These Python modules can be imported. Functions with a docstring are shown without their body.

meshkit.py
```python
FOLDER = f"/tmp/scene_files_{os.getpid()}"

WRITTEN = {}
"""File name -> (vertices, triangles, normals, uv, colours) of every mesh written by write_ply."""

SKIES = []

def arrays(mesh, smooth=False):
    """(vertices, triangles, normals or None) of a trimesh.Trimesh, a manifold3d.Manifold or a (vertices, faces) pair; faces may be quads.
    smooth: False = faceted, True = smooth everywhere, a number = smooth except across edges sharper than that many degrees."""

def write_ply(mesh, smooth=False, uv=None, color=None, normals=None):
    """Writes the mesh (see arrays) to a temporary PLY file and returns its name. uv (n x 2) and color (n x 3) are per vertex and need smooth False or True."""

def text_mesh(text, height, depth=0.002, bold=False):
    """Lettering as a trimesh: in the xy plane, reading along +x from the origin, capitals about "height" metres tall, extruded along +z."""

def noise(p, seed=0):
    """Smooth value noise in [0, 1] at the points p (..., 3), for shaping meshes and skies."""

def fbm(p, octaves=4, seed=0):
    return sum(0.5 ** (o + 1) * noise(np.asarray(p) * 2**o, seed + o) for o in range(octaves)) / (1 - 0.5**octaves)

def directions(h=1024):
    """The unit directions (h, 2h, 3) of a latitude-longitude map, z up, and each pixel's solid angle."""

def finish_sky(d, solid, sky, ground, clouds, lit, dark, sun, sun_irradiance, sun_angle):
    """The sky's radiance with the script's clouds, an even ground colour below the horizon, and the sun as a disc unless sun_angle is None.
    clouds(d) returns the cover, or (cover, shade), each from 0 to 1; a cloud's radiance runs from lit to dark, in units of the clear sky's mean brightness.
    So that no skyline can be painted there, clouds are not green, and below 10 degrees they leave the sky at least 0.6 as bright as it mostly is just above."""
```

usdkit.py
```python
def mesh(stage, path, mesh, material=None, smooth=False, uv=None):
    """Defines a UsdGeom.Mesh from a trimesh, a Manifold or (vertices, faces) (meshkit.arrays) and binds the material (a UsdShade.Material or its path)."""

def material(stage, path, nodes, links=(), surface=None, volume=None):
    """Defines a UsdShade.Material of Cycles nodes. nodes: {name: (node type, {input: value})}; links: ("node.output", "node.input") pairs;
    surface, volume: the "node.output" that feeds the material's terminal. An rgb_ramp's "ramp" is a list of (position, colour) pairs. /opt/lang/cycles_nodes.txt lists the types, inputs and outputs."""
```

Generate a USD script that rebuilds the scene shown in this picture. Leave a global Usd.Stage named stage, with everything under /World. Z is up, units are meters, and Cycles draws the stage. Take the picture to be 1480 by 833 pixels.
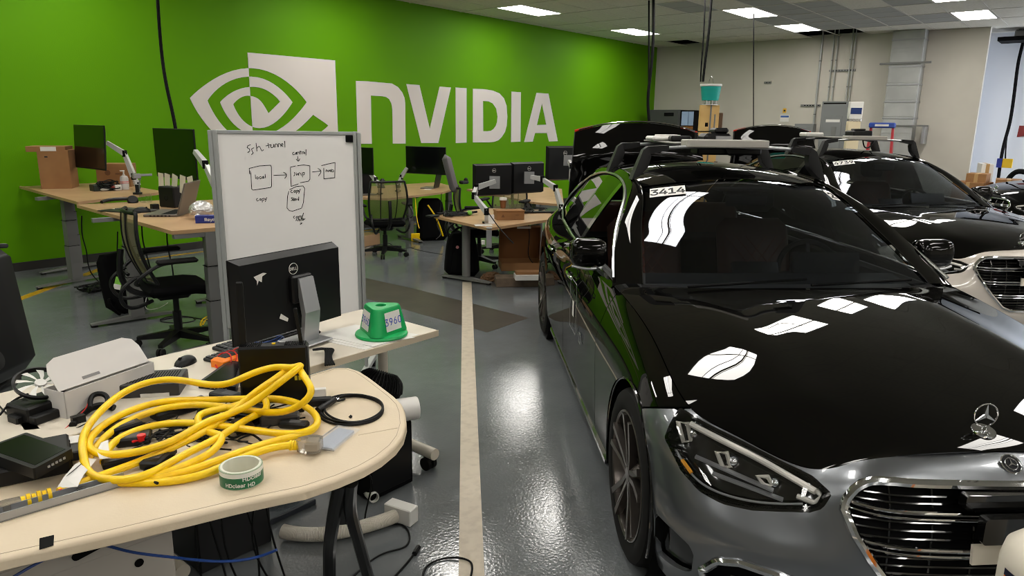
import math, random
import numpy as np, trimesh, shapely
from scipy.interpolate import CubicSpline, PchipInterpolator
from shapely.geometry import Polygon, LineString, Point, box as sbox
import usdkit, meshkit
from pxr import Usd, UsdGeom, UsdLux, UsdShade, Gf, Sdf

stage = Usd.Stage.CreateInMemory()
UsdGeom.SetStageUpAxis(stage, UsdGeom.Tokens.z)
UsdGeom.SetStageMetersPerUnit(stage, 1.0)
UsdGeom.Xform.Define(stage, '/World')
PI = math.pi
rng = random.Random(7)

# ------------------------------------------------------------------ camera
CAM_H, YAW, PITCH, ROLL = 1.742, math.radians(39.851), math.radians(12.948), math.radians(0.783)
cam = UsdGeom.Camera.Define(stage, '/World/camera')
cam.CreateHorizontalApertureAttr(36.0)
cam.CreateVerticalApertureAttr(36.0 * 833 / 1480)
cam.CreateFocalLengthAttr(36.0 * 1032.4 / 1480)
cam.CreateClippingRangeAttr(Gf.Vec2f(0.05, 200))
_f = np.array([math.cos(YAW) * math.cos(PITCH), math.sin(YAW) * math.cos(PITCH), -math.sin(PITCH)])
_r = np.array([math.sin(YAW), -math.cos(YAW), 0.0])
_u = np.cross(_r, _f)
_c, _s = math.cos(ROLL), math.sin(ROLL)
_R, _U = _c * _r + _s * _u, -_s * _r + _c * _u
cam.AddTransformOp().Set(Gf.Matrix4d(*_R, 0, *_U, 0, *(-_f), 0, 0, 0, CAM_H, 1))
EXPOSURE = 0.78
cam.CreateExposureAttr(EXPOSURE)
PANEL = 11.0          # emission of the ceiling lights
DAY = 10.0             # emission of the daylight window in the recess

# faint ambient only: the room is closed, its lamps are the ceiling panels
dome = UsdLux.DomeLight.Define(stage, '/World/sky')
dome.CreateIntensityAttr(0.05)
dome.CreateColorAttr(Gf.Vec3f(0.8, 0.9, 1.0))

# ------------------------------------------------------------------ helpers
_mats = {}
def lin(c):
    c = np.asarray(c, float) / 255.0
    return tuple(np.where(c <= 0.04045, c / 12.92, ((c + 0.055) / 1.055) ** 2.4))
def mat(name, col=(128, 128, 128), rough=0.5, metal=0.0, coat=0.0, spec=0.5, bump=None, vary=None, **kw):
    """col in sRGB 0-255; bump=(scale,strength); vary=(scale, other colour sRGB, low, high)"""
    if name in _mats: return _mats[name]
    n = {'p': ('principled_bsdf', dict(base_color=lin(col), roughness=rough, metallic=metal, coat_weight=coat, specular_ior_level=spec, **kw))}
    L = []
    if bump or vary:
        n['t'] = ('texture_coordinate', {})
    if bump:
        n['bn'] = ('noise_texture', dict(scale=bump[0], detail=3.0))
        n['b'] = ('bump', dict(strength=bump[1], distance=0.01))
        L += [('t.object', 'bn.vector'), ('bn.fac', 'b.height'), ('b.normal', 'p.normal')]
    if vary:
        n['vn'] = ('noise_texture', dict(scale=vary[0], detail=4.0))
        n['vr'] = ('rgb_ramp', dict(ramp=[(vary[2], lin(col)), (vary[3], lin(vary[1]))]))
        L += [('t.object', 'vn.vector'), ('vn.fac', 'vr.fac'), ('vr.color', 'p.base_color')]
    _mats[name] = usdkit.material(stage, '/World/Looks/' + name, n, L, surface='p.BSDF')
    return _mats[name]
def emit(name, col, strength):
    if name not in _mats:
        _mats[name] = usdkit.material(stage, '/World/Looks/' + name, {'e': ('emission', dict(color=col, strength=strength))}, surface='e.emission')
    return _mats[name]
def pane(name, tint, rough=0.0, gl=(1, 1, 1), ior=1.5):
    if name not in _mats:
        _mats[name] = usdkit.material(stage, '/World/Looks/' + name, {
            't': ('transparent_bsdf', dict(color=tint)), 'g': ('glossy_bsdf', dict(color=gl, roughness=rough)),
            'w': ('layer_weight', dict(blend=.5)), 'q': ('math', dict(math_type='power', value2=5.0)), 'f': ('math', dict(math_type='multiply_add', value2=.95 - ((ior - 1) / (ior + 1)) ** 2, value3=((ior - 1) / (ior + 1)) ** 2 + .01)), 'm': ('mix_closure', {})},
            [('w.facing', 'q.value1'), ('q.value', 'f.value1'), ('f.value', 'm.fac'), ('t.BSDF', 'm.closure1'), ('g.BSDF', 'm.closure2')], surface='m.closure')
    return _mats[name]

_names, _loc = {}, {}
def numbered(parent, name):
    k = (parent, name); i = _names.get(k, 0); _names[k] = i + 1
    return f'{parent}/{name}' + (f'_{i:03d}' if i else '')
def _tag(prim, label=None, cat=None, group=None, kind=None):
    for k, v in (('label', label), ('category', cat), ('group', group), ('kind', kind)):
        if v: prim.SetCustomDataByKey(k, v)
def thing(name, label, cat, loc=(0, 0, 0), rz=0.0, group=None, kind=None, tilt=None):
    p = numbered('/World', name)
    x = UsdGeom.Xform.Define(stage, p)
    x.AddTranslateOp().Set(Gf.Vec3d(*[float(v) for v in (*loc, 0)[:3]]))
    if rz: x.AddRotateZOp().Set(float(rz))
    if tilt: x.AddRotateXYZOp().Set(Gf.Vec3f(*tilt))
    _tag(x.GetPrim(), label, cat, group, kind)
    return p
def part(parent, name, mesh, m, label=None, smooth=35, kind=None):
    if isinstance(mesh, (list, tuple)) and len(mesh) and not isinstance(mesh[0], np.ndarray): mesh = cat(*mesh)
    p = numbered(parent, name)
    q = usdkit.mesh(stage, p, mesh, m, smooth=smooth)
    q.CreateDoubleSidedAttr(True)
    _tag(q.GetPrim(), label, kind=kind)
    return p
def holder(parent, name, label=None):
    p = numbered(parent, name); x = UsdGeom.Xform.Define(stage, p); _tag(x.GetPrim(), label); return p
def single(name, label, cat, mesh, m, loc=(0, 0, 0), rz=0.0, group=None, kind=None, smooth=35):
    if isinstance(mesh, (list, tuple)): mesh = globals()['cat'](*mesh)
    p = numbered('/World', name)
    q = usdkit.mesh(stage, p, mesh, m, smooth=smooth)
    q.CreateDoubleSidedAttr(True)
    q.AddTranslateOp().Set(Gf.Vec3d(*[float(v) for v in (*loc, 0)[:3]]))
    if rz: q.AddRotateZOp().Set(float(rz))
    _tag(q.GetPrim(), label, cat, group, kind)
    return p
def struct(name, mesh, m, parent='/World', smooth=False, label=None):
    p = numbered(parent, name)
    q = usdkit.mesh(stage, p, mesh, m, smooth=smooth)
    _tag(q.GetPrim(), label, kind='structure' if parent == '/World' else None)
    return p
def dup(src, name, label, loc, rz=0.0, cat=None, group=None, inst=True):
    p = numbered('/World', name)
    x = UsdGeom.Xform.Define(stage, p)
    x.GetPrim().GetReferences().AddInternalReference(src)
    x.ClearXformOpOrder()
    for a in ('xformOp:translate', 'xformOp:rotateZ'):
        pass
    at = x.GetPrim().GetAttribute('xformOp:translate') or x.GetPrim().CreateAttribute('xformOp:translate', Sdf.ValueTypeNames.Double3)
    at.Set(Gf.Vec3d(*[float(v) for v in (*loc, 0)[:3]]))
    ar = x.GetPrim().CreateAttribute('xformOp:rotateZ', Sdf.ValueTypeNames.Double if (x.GetPrim().GetAttribute('xformOp:rotateZ') and x.GetPrim().GetAttribute('xformOp:rotateZ').GetTypeName() == Sdf.ValueTypeNames.Double) else Sdf.ValueTypeNames.Float)
    ar.Set(float(rz))
    x.GetXformOpOrderAttr().Set(['xformOp:translate', 'xformOp:rotateZ'])
    if inst: x.GetPrim().SetInstanceable(True)
    s = stage.GetPrimAtPath(src).GetCustomData()
    _tag(x.GetPrim(), label, cat or s.get('category'), group or s.get('group'))
    return p

# ------------------------------------------------------------------ mesh makers
def TM(v, f): return trimesh.Trimesh(np.asarray(v, float), np.asarray(f, int), process=False)
def cat(*ms):
    ms = [m for m in ms if m is not None]
    out = []
    for m in ms: out += list(m) if isinstance(m, (list, tuple)) else [m]
    return trimesh.util.concatenate(out) if len(out) > 1 else out[0]
def hull(p): return trimesh.convex.convex_hull(np.asarray(p, float))
def bx(x0, x1, y0, y1, z0, z1, b=0.003):
    """box with chamfered edges"""
    x0, x1 = min(x0, x1), max(x0, x1); y0, y1 = min(y0, y1), max(y0, y1); z0, z1 = min(z0, z1), max(z0, z1)
    b = min(b, (x1 - x0) * .45, (y1 - y0) * .45, (z1 - z0) * .45)
    if b <= 0:
        m = trimesh.creation.box((x1 - x0, y1 - y0, z1 - z0)); m.apply_translation(((x0 + x1) / 2, (y0 + y1) / 2, (z0 + z1) / 2)); return m
    p = []
    for sx in (0, 1):
        for sy in (0, 1):
            for sz in (0, 1):
                X, Y, Z = (x0, x1)[sx], (y0, y1)[sy], (z0, z1)[sz]
                ix, iy, iz = X + b * (1 - 2 * sx), Y + b * (1 - 2 * sy), Z + b * (1 - 2 * sz)
                p += [(X, iy, iz), (ix, Y, iz), (ix, iy, Z)]
    return hull(p)
def cb(cx, cy, z0, sx, sy, sz, b=0.003): return bx(cx - sx / 2, cx + sx / 2, cy - sy / 2, cy + sy / 2, z0, z0 + sz, b)
def cyl(p, q, r, n=16, r1=None, caps=True):
    p, q = np.asarray(p, float), np.asarray(q, float); r1 = r if r1 is None else r1
    d = (q - p) / np.linalg.norm(q - p)
    a = np.cross(d, (0, 0, 1) if abs(d[2]) < .9 else (1, 0, 0)); a /= np.linalg.norm(a); b = np.cross(d, a)
    t = np.arange(n) * 2 * PI / n
    ring = np.cos(t)[:, None] * a + np.sin(t)[:, None] * b
    v = np.vstack([p + ring * r, q + ring * r1, p, q]); i = np.arange(n); j = (i + 1) % n
    f = [np.c_[i, j, i + n], np.c_[j, j + n, i + n]]
    if caps: f += [np.c_[j, i, np.full(n, 2 * n)], np.c_[i + n, j + n, np.full(n, 2 * n + 1)]]
    f = np.vstack(f); m = TM(v, f)
    return m if np.dot(np.cross(v[f[0, 1]] - v[f[0, 0]], v[f[0, 2]] - v[f[0, 0]]), v[f[0, 0]] - p) > 0 else TM(v, f[:, ::-1])
def spline(pts, k=8, closed=False):
    pts = np.asarray(pts, float)
    if closed: pts = np.vstack([pts, pts[:1]])
    t = np.r_[0, np.cumsum(np.maximum(np.linalg.norm(np.diff(pts, axis=0), axis=1), 1e-6) ** .5)]
    if len(pts) < 3: return pts
    cs = CubicSpline(t, pts, bc_type='periodic' if closed else 'natural')
    u = np.interp(np.linspace(0, len(pts) - 1, k * (len(pts) - 1) + 1), np.arange(len(pts)), t)
    r = cs(u); return r[:-1] if closed else r
def tube(pts, r, n=8, k=6, closed=False, smooth=True, flat=None):
    P = spline(pts, k, closed) if smooth else np.asarray(pts, float)
    R = np.full(len(P), r) if np.ndim(r) == 0 else np.interp(np.linspace(0, 1, len(P)), np.linspace(0, 1, len(r)), r)
    T = np.roll(P, -1, 0) - np.roll(P, 1, 0) if closed else np.gradient(P, axis=0)
    T /= np.maximum(np.linalg.norm(T, axis=1, keepdims=True), 1e-9)
    a = np.cross(T[0], (0, 0, 1) if abs(T[0][2]) < .9 else (1, 0, 0)); a /= np.linalg.norm(a); A = []
    for t in T:
        a = a - t * np.dot(a, t); a /= max(np.linalg.norm(a), 1e-9); A.append(a)
    A = np.array(A); B = np.cross(T, A); th = np.arange(n) * 2 * PI / n
    ring = (np.cos(th)[None, :, None] * A[:, None] + np.sin(th)[None, :, None] * B[:, None]) * R[:, None, None]
    if flat is not None: ring[..., 2] *= flat
    V = (P[:, None] + ring).reshape(-1, 3); F = []; m = len(P)
    i, j = np.meshgrid(np.arange(m if closed else m - 1), np.arange(n), indexing='ij'); i, j = i.ravel(), j.ravel()
    a0, a1, b0, b1 = i * n + j, i * n + (j + 1) % n, ((i + 1) % m) * n + j, ((i + 1) % m) * n + (j + 1) % n
    F = np.vstack([np.c_[a0, a1, b0], np.c_[a1, b1, b0]])
    if not closed:
        c0, c1 = len(V), len(V) + 1; V = np.vstack([V, P[:1], P[-1:]]); q = np.arange(n); w = (q + 1) % n
        F = np.vstack([F, np.c_[w, q, np.full(n, c0)], np.c_[(m - 1) * n + q, (m - 1) * n + w, np.full(n, c1)]])
    return TM(V, F)
def lathe(prof, n=32, axis='z'):
    pr = np.asarray(prof, float); t = np.arange(n) * 2 * PI / n; m = len(pr)
    V = np.stack([pr[:, None, 0] * np.cos(t), pr[:, None, 0] * np.sin(t), np.repeat(pr[:, 1:2], n, 1)], -1).reshape(-1, 3)
    i, j = np.meshgrid(np.arange(m - 1), np.arange(n), indexing='ij'); i, j = i.ravel(), j.ravel()
    a0, a1 = i * n + j, i * n + (j + 1) % n
    M = TM(V, np.vstack([np.c_[a0, a1, a0 + n], np.c_[a1, a1 + n, a0 + n]]))
    if axis == 'y': M.apply_transform(rotm('x', 90))
    if axis == 'x': M.apply_transform(rotm('y', 90))
    return M
def prism(poly, h, z0=0.0):
    """extrude a shapely polygon (or list of points) along +z"""
    if not hasattr(poly, 'geom_type'): poly = Polygon(poly)
    if not poly.is_valid: poly = poly.buffer(0)
    gs = list(getattr(poly, 'geoms', [poly]))
    m = cat(*[trimesh.creation.extrude_polygon(g, h, engine='earcut') for g in gs if g.area > 1e-9]); m.apply_translation((0, 0, z0)); return m
def rotm(ax, deg): return trimesh.transformations.rotation_matrix(math.radians(deg), {'x': (1, 0, 0), 'y': (0, 1, 0), 'z': (0, 0, 1)}[ax])
def tf(m, *ops):
    """ops in order: ('x',deg) ('y',deg) ('z',deg) or (dx,dy,dz) or 4x4"""
    m = m.copy()
    for o in ops:
        if isinstance(o, np.ndarray): m.apply_transform(o)
        elif isinstance(o[0], str): m.apply_transform(rotm(*o))
        else: m.apply_translation(o)
    return m
def frame4(o, xa, ya):
    """matrix taking local x,y,z to xa,ya,xa x ya at o"""
    xa = np.asarray(xa, float) / np.linalg.norm(xa); ya = np.asarray(ya, float); ya = ya - xa * np.dot(xa, ya); ya /= np.linalg.norm(ya)
    M = np.eye(4); M[:3, 0], M[:3, 1], M[:3, 2], M[:3, 3] = xa, ya, np.cross(xa, ya), o; return M
def rpoly(x0, x1, y0, y1, r, n=6): return sbox(min(x0, x1) + r, min(y0, y1) + r, max(x0, x1) - r, max(y0, y1) - r).buffer(r, quad_segs=n)
def text(s, h, d=0.001, bold=False, center=True):
    m = meshkit.text_mesh(s, h, d, bold)
    if center: m.apply_translation((-m.bounds.mean(0)[0], -h / 2, 0))
    return m
def grid(P):
    """P (n,m,3) -> mesh"""
    n, m = P.shape[:2]; i, j = np.meshgrid(np.arange(n - 1), np.arange(m - 1), indexing='ij'); a = (i * m + j).ravel()
    return TM(P.reshape(-1, 3), np.vstack([np.c_[a, a + 1, a + m], np.c_[a + 1, a + m + 1, a + m]]))
def clip(M, phi):
    """keep the side phi > 0 of a mesh, cut exactly along phi = 0"""
    V, F = np.array(M.vertices), np.array(M.faces); phi = np.where(np.abs(phi) < 1e-7, 1e-7, phi)
    s = phi[F] > 0; c = s.sum(1); keep = [F[c == 3]]; newV = []; cache = {}; nf = []
    def mid(a, b):
        k = (a, b) if a < b else (b, a)
        if k not in cache:
            t = phi[k[0]] / (phi[k[0]] - phi[k[1]]); cache[k] = len(V) + len(newV); newV.append(V[k[0]] * (1 - t) + V[k[1]] * t)
        return cache[k]
    for f, q in zip(F[(c == 1) | (c == 2)], s[(c == 1) | (c == 2)]):
        if q.sum() == 1:
            i = int(np.argmax(q)); a, b, d = f[i], f[(i + 1) % 3], f[(i + 2) % 3]; nf.append((a, mid(a, b), mid(a, d)))
        else:
            i = int(np.argmin(q)); a, b, d = f[i], f[(i + 1) % 3], f[(i + 2) % 3]; p, r = mid(a, b), mid(a, d)
            nf += [(p, b, d), (p, d, r)]
    if nf: keep.append(np.array(nf))
    F2 = np.vstack(keep); V2 = np.vstack([V, np.array(newV)]) if newV else V
    u, inv = np.unique(F2.ravel(), return_inverse=True)
    return TM(V2[u], inv.reshape(-1, 3))
def inside(poly, a, b):
    """signed distance, positive inside"""
    pts = shapely.points(a, b); d = shapely.distance(poly.boundary, pts); return np.where(shapely.contains(poly, pts), d, -d)
def thick(M, d):
    """gives a sheet a return edge of depth d behind it (opposite its normals)"""
    M = TM(M.vertices, M.faces); N = M.vertex_normals; V = np.array(M.vertices); F = np.array(M.faces)
    e = np.vstack([F[:, [0, 1]], F[:, [1, 2]], F[:, [2, 0]]]); key = np.sort(e, 1); _, idx, cnt = np.unique(key, axis=0, return_index=True, return_counts=True)
    b = e[idx[cnt == 1]]; u, inv = np.unique(b.ravel(), return_inverse=True); inv = inv.reshape(-1, 2)
    Vb = V[u]; Vi = V[u] - N[u] * d; k = len(u); v2 = np.vstack([Vb, Vi]); a, c = inv[:, 0], inv[:, 1]
    return cat(M, TM(v2, np.vstack([np.c_[c, a, a + k], np.c_[c, a + k, c + k]])))

# ------------------------------------------------------------------ materials shared
M = {}
M['black_plastic'] = mat('black_plastic', (13, 13, 14), .42, spec=.3)
M['matte_black'] = mat('matte_black', (7, 7, 8), .75, spec=.12)
M['rubber'] = mat('rubber', (14, 13, 12), .8, spec=.25)
M['cable'] = mat('cable_black', (9, 9, 10), .5, spec=.2)
M['white_plastic'] = mat('white_plastic', (214, 212, 206), .4)
M['silver'] = mat('silver_paint', (165, 166, 168), .35, metal=.7)
M['steel'] = mat('galvanised_steel', (176, 177, 175), .45, metal=.45, vary=(2.5, (160, 161, 159), .35, .7))
M['chrome'] = mat('chrome', (225, 226, 228), .07, metal=1.0)
M['grey_metal'] = mat('grey_leg_metal', (118, 118, 116), .45, metal=.3)
M['screen'] = mat('screen_glass', (6, 7, 9), .18, spec=.5)
M['wood'] = mat('light_maple_laminate', (176, 142, 104), .42, vary=(3, (160, 126, 90), .35, .7))
M['white_lam'] = mat('white_laminate', (205, 196, 180), .38, vary=(2.2, (196, 186, 170), .4, .75))
M['card'] = mat('cardboard', (150, 108, 66), .85, vary=(5, (136, 96, 58), .35, .7))
M['paper'] = mat('white_paper', (216, 213, 208), .7)
M['fabric_black'] = mat('black_fabric', (8, 8, 9), .95, spec=.1)
M['leather_black'] = mat('black_leather', (7, 7, 8), .4, spec=.25)
M['yellow'] = mat('yellow_cord_jacket', (244, 202, 0), .36, vary=(14, (214, 168, 4), .5, .8))
M['green_paint'] = mat('green_plastic', (2, 158, 82), .42)
M['blue'] = mat('blue_cable', (20, 60, 130), .4)
M['orange'] = mat('orange_plastic', (245, 130, 10), .4)
M['red'] = mat('red_plastic', (205, 25, 25), .4)
M['ink'] = mat('black_ink', (14, 14, 14), .6)
M['pcb'] = mat('green_circuit_board', (20, 70, 30), .5)

# ------------------------------------------------------------------ room shell
X0, X1, Y0, Y1, HC = -7.0, 17.2, -9.0, 9.589, 3.706
floor_m = usdkit.material(stage, '/World/Looks/epoxy_floor', {
    't': ('texture_coordinate', {}),
    'n1': ('noise_texture', dict(scale=.55, detail=5.0, roughness=.6)), 'r1': ('rgb_ramp', dict(ramp=[(.3, lin((92, 95, 97))), (.72, lin((112, 116, 118)))])),
    'n2': ('noise_texture', dict(scale=7.0, detail=6.0, roughness=.7)), 'r2': ('map_range', dict(from_min=.3, from_max=.75, to_min=.06, to_max=.15)),
    'n3': ('noise_texture', dict(scale=70.0, detail=2.5)), 'b': ('bump', dict(strength=.2, distance=.004)),
    'v': ('voronoi_texture', dict(scale=3.1, feature='f1')), 'vr': ('rgb_ramp', dict(ramp=[(0, (0, 0, 0)), (.018, (0, 0, 0)), (.03, (1, 1, 1))])),
    'mx': ('mix_color', dict(blend_type='multiply', fac=.55)),
    'p': ('principled_bsdf', dict(specular_ior_level=.75))},
    [('t.object', 'n1.vector'), ('n1.fac', 'r1.fac'), ('t.object', 'n2.vector'), ('n2.fac', 'r2.value'), ('t.object', 'n3.vector'), ('n3.fac', 'b.height'), ('b.normal', 'p.normal'),
     ('t.object', 'v.vector'), ('v.distance', 'vr.fac'), ('r1.color', 'mx.a'), ('vr.color', 'mx.b'), ('mx.result', 'p.base_color'), ('r2.result', 'p.roughness')], surface='p.BSDF')
struct('floor', bx(X0 - .3, 19.5, Y0 - .3, Y1 + .3, -.2, 0, 0), floor_m)
green_m = mat('green_wall_paint', (86, 142, 0), .6, spec=.12, bump=(90, .12))
white_m = mat('white_wall_paint', (192, 187, 176), .7, bump=(60, .15), vary=(1.2, (184, 179, 168), .35, .7))
struct('wall_left', bx(X0 - .3, X1, Y1, Y1 + .2, 0, 4.6, 0), green_m)
wb = struct('wall_back', bx(X1, X1 + .15, 2.32, Y1 + .2, 0, 4.6, 0), white_m)
struct('wall_right', bx(X0 - .3, 19.5, Y0 - .2, Y0, 0, 4.6, 0), white_m)
struct('wall_front', bx(X0 - .2, X0, Y0, Y1, 0, 4.6, 0), white_m)
blue_white = mat('white_recess_paint', (214, 216, 220), .6, bump=(40, .15))
struct('wall_recess', cat(bx(18.5, 18.65, -1.6, 2.8, 0, 4.6, 0), prism([(X1 + .02, 2.325), (18.62, 2.75), (18.62, 2.9), (X1 + .02, 2.5)], 4.6, 0), bx(X1, 18.6, -1.75, -1.6, 0, 4.6, 0), bx(X1, X1 + .15, Y0, -1.6, 0, 4.6, 0)), blue_white)
wn = thing('window_1', None, None, kind='structure')
part(wn, 'window_frame', cat(bx(17.3, 18.45, -1.6, -1.53, .1, .2), bx(17.3, 18.45, -1.6, -1.53, 3.4, 3.5), bx(17.3, 17.38, -1.6, -1.53, .1, 3.5), bx(18.37, 18.45, -1.6, -1.53, .1, 3.5)), M['silver'])
part(wn, 'pane', bx(17.38, 18.37, -1.58, -1.56, .2, 3.4, 0), emit('daylight_pane', (.80, .88, 1.0), DAY), smooth=False)
struct('baseboard_left', bx(X0, X1, Y1 - .012, Y1, 0, .10, .003), mat('dark_baseboard', (38, 36, 32), .6))
struct('baseboard_back', bx(X1 - .012, X1, 2.4, Y1 - .02, 0, .10, .003), mat('dark_baseboard', (38, 36, 32), .6))

# floor paint: tape line, worn repair patch, yellow line by the green wall
def strip(name, pts, m, h=.0012):
    return struct(name, prism(pts, h, .0003), m)
tape_m = mat('cream_floor_tape', (196, 184, 164), .45, vary=(18, (178, 165, 146), .45, .75))
d = np.array([.7227, .6912]); nrm = np.array([-d[1], d[0]]) * .051; a0, a1 = np.array([-.6, -.61]), np.array([5.7, 5.42])
strip('trim_1', [tuple(a0 + nrm), tuple(a0 - nrm), tuple(a1 - nrm), tuple(a1 + nrm)], tape_m, .0020)
patch_m = mat('worn_brown_floor_patch', (72, 66, 58), .35, vary=(4, (58, 52, 46), .35, .7), bump=(40, .1))
strip('trim_2', [(4.979,3.944,0)[:2], (4.368,3.916,0)[:2], (4.402,4.856,0)[:2], (4.442,5.696,0)[:2], (5.052,6.466,0)[:2], (5.064,5.58,0)[:2]], patch_m)
yel_m = mat('yellow_floor_line', (176, 136, 16), .45, vary=(6, (120, 104, 40), .5, .75))
strip('trim_3', [(1.2, 7.32), (1.27, 7.25), (3.75, 9.44), (3.68, 9.51)], yel_m)
strip('trim_4', [(3.6, 9.35), (3.6, 9.28), (9.5, 9.28), (9.5, 9.35)], yel_m)

# ------------------------------------------------------------------ ceiling: tiles, tee grid, open bays, lamps
ce = thing('ceiling', None, None, kind='structure')
tile_a = mat('ceiling_tile', (206, 200, 186), .85, bump=(140, .3), vary=(30, (196, 190, 176), .4, .7))
tile_b = mat('ceiling_tile_grey', (158, 156, 150), .85, bump=(140, .3))
grid_m = mat('ceiling_tee_grid', (196, 190, 178), .6)
GX, GY, TX, TY = 14.79, 2.05, 1.22, .61
lamps = set()
for y, xs_ in ((8.455, (10.52, 14.18, 6.86, 3.20, -.46)), (5.405, (15.4, 12.96, 10.52, 7.75, 5.35, 2.9, .46, -2.0)), (2.355, (15.4, 12.96)), (2.7, (11.25, 8.75, 4.75, 2.3, -.2, -2.6)),
              (-1.0, (14.3, 11.85, 9.4, 6.95, 4.45, 2.0, -.45, -2.9)), (-3.75, (15.4, 12.96, 10.52, 8.08, 5.64, 3.2, .76, -1.7)), (-6.8, (15.4, 12.96, 10.52, 8.08, 5.64, 3.2, .76, -1.7))):
    for x in xs_: lamps.add((x, y))
def near_lamp(x, y): return any(abs(x + TX / 2 - a) < 1.1 and abs(y + TY / 2 - b) < .55 for a, b in lamps)
open_cells = {(1, 10), (1, 4), (1, 5)}
rest = []
for i in range(-18, 2):
    for j in range(-18, 13):
        x, y = GX + i * TX, GY + j * TY
        if x > X1 - .05 or y > Y1 - .05 or x < X0 - TX or y < Y0 - TY: continue
        if (i, j) in open_cells: continue
        x1, y1 = min(x + TX, X1), min(y + TY, Y1)
        if any(x < a + .6 and x1 > a - .6 and y < b + .29 and y1 > b - .29 for a, b in lamps):
            # trim the tile around the lamps that break the grid
            pg = sbox(x + .012, y + .012, x1 - .012, y1 - .012)
            for a, b in lamps: pg = pg.difference(sbox(a - .61, b - .305, a + .61, b + .305))
            if pg.area > .02: rest.append(prism(pg, .016, HC + .004))
            continue
        m = bx(x + .012, x1 - .012, y + .012, y1 - .012, HC + .004, HC + .02, .004)
        dark = 10.5 < x + .6 < 16.3 and 2.9 < y + .3 < 4.9 and not (i + j) % 5 == 0 or (i, j) in ((0, 2), (-1, 5), (-3, 6))
        if x > 8.5 and y > .8:
            if dark:
                mm = bx(x + .012, (x + x1) / 2 - .004, y + .012, y1 - .012, HC + .004, HC + .02, .004), bx((x + x1) / 2 + .004, x1 - .012, y + .012, y1 - .012, HC + .004, HC + .02, .004)
                for q in mm: part(ce, 'tile', q, tile_b, smooth=False)
            else: part(ce, 'tile', m, tile_a, smooth=False)
        else: rest.append(m)
part(ce, 'tile_field', rest, tile_a, smooth=False, kind='stuff')
tees = [bx(GX + i * TX - .012, GX + i * TX + .012, Y0, Y1, HC - .001, HC + .012, 0) for i in range(-18, 3) if GX + i * TX < X1]
tees += [bx(X0, X1, GY + j * TY - .012, GY + j * TY + .012, HC, HC + .011, 0) for j in range(-18, 13)]
part(ce, 'tee_grid', tees, grid_m, smooth=False)
part(ce, 'deck', bx(X0 - .3, 19.5, Y0 - .3, Y1 + .3, 4.4, 4.6, 0), mat('dark_deck', (40, 40, 42), .9), smooth=False)
part(ce, 'plenum_liner', [bx(X1 - .03, X1 - .01, 4.2, 9.5, HC + .05, 4.4, 0), bx(15.7, 15.72, 4.2, 9.5, HC + .05, 4.4, 0)], M['matte_black'], smooth=False)
part(ce, 'recess_panel', bx(X1, 18.6, -1.7, 2.8, HC + .02, HC + .04, 0), tile_a, smooth=False)
lens_a, lens_b = emit('lamp_lens', (1.0, .965, .90), PANEL), emit('lamp_lens_centre', (1.0, .97, .91), PANEL * 1.25)
LL = {(10.52, 8.455): 'ceiling light nearest above the green wall lettering', (14.18, 8.455): 'ceiling light by the far corner of the green wall',
      (12.96, 5.405): 'ceiling light above the teal bucket', (15.4, 5.405): 'ceiling light beside the open ceiling bay with conduits',
      (12.96, 2.355): 'ceiling light cut by the top edge right of the duct', (15.4, 2.355): 'ceiling light above the white wall right of the duct', (10.52, 5.405): 'ceiling light cut by the top edge above the hanging cords'}
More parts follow.
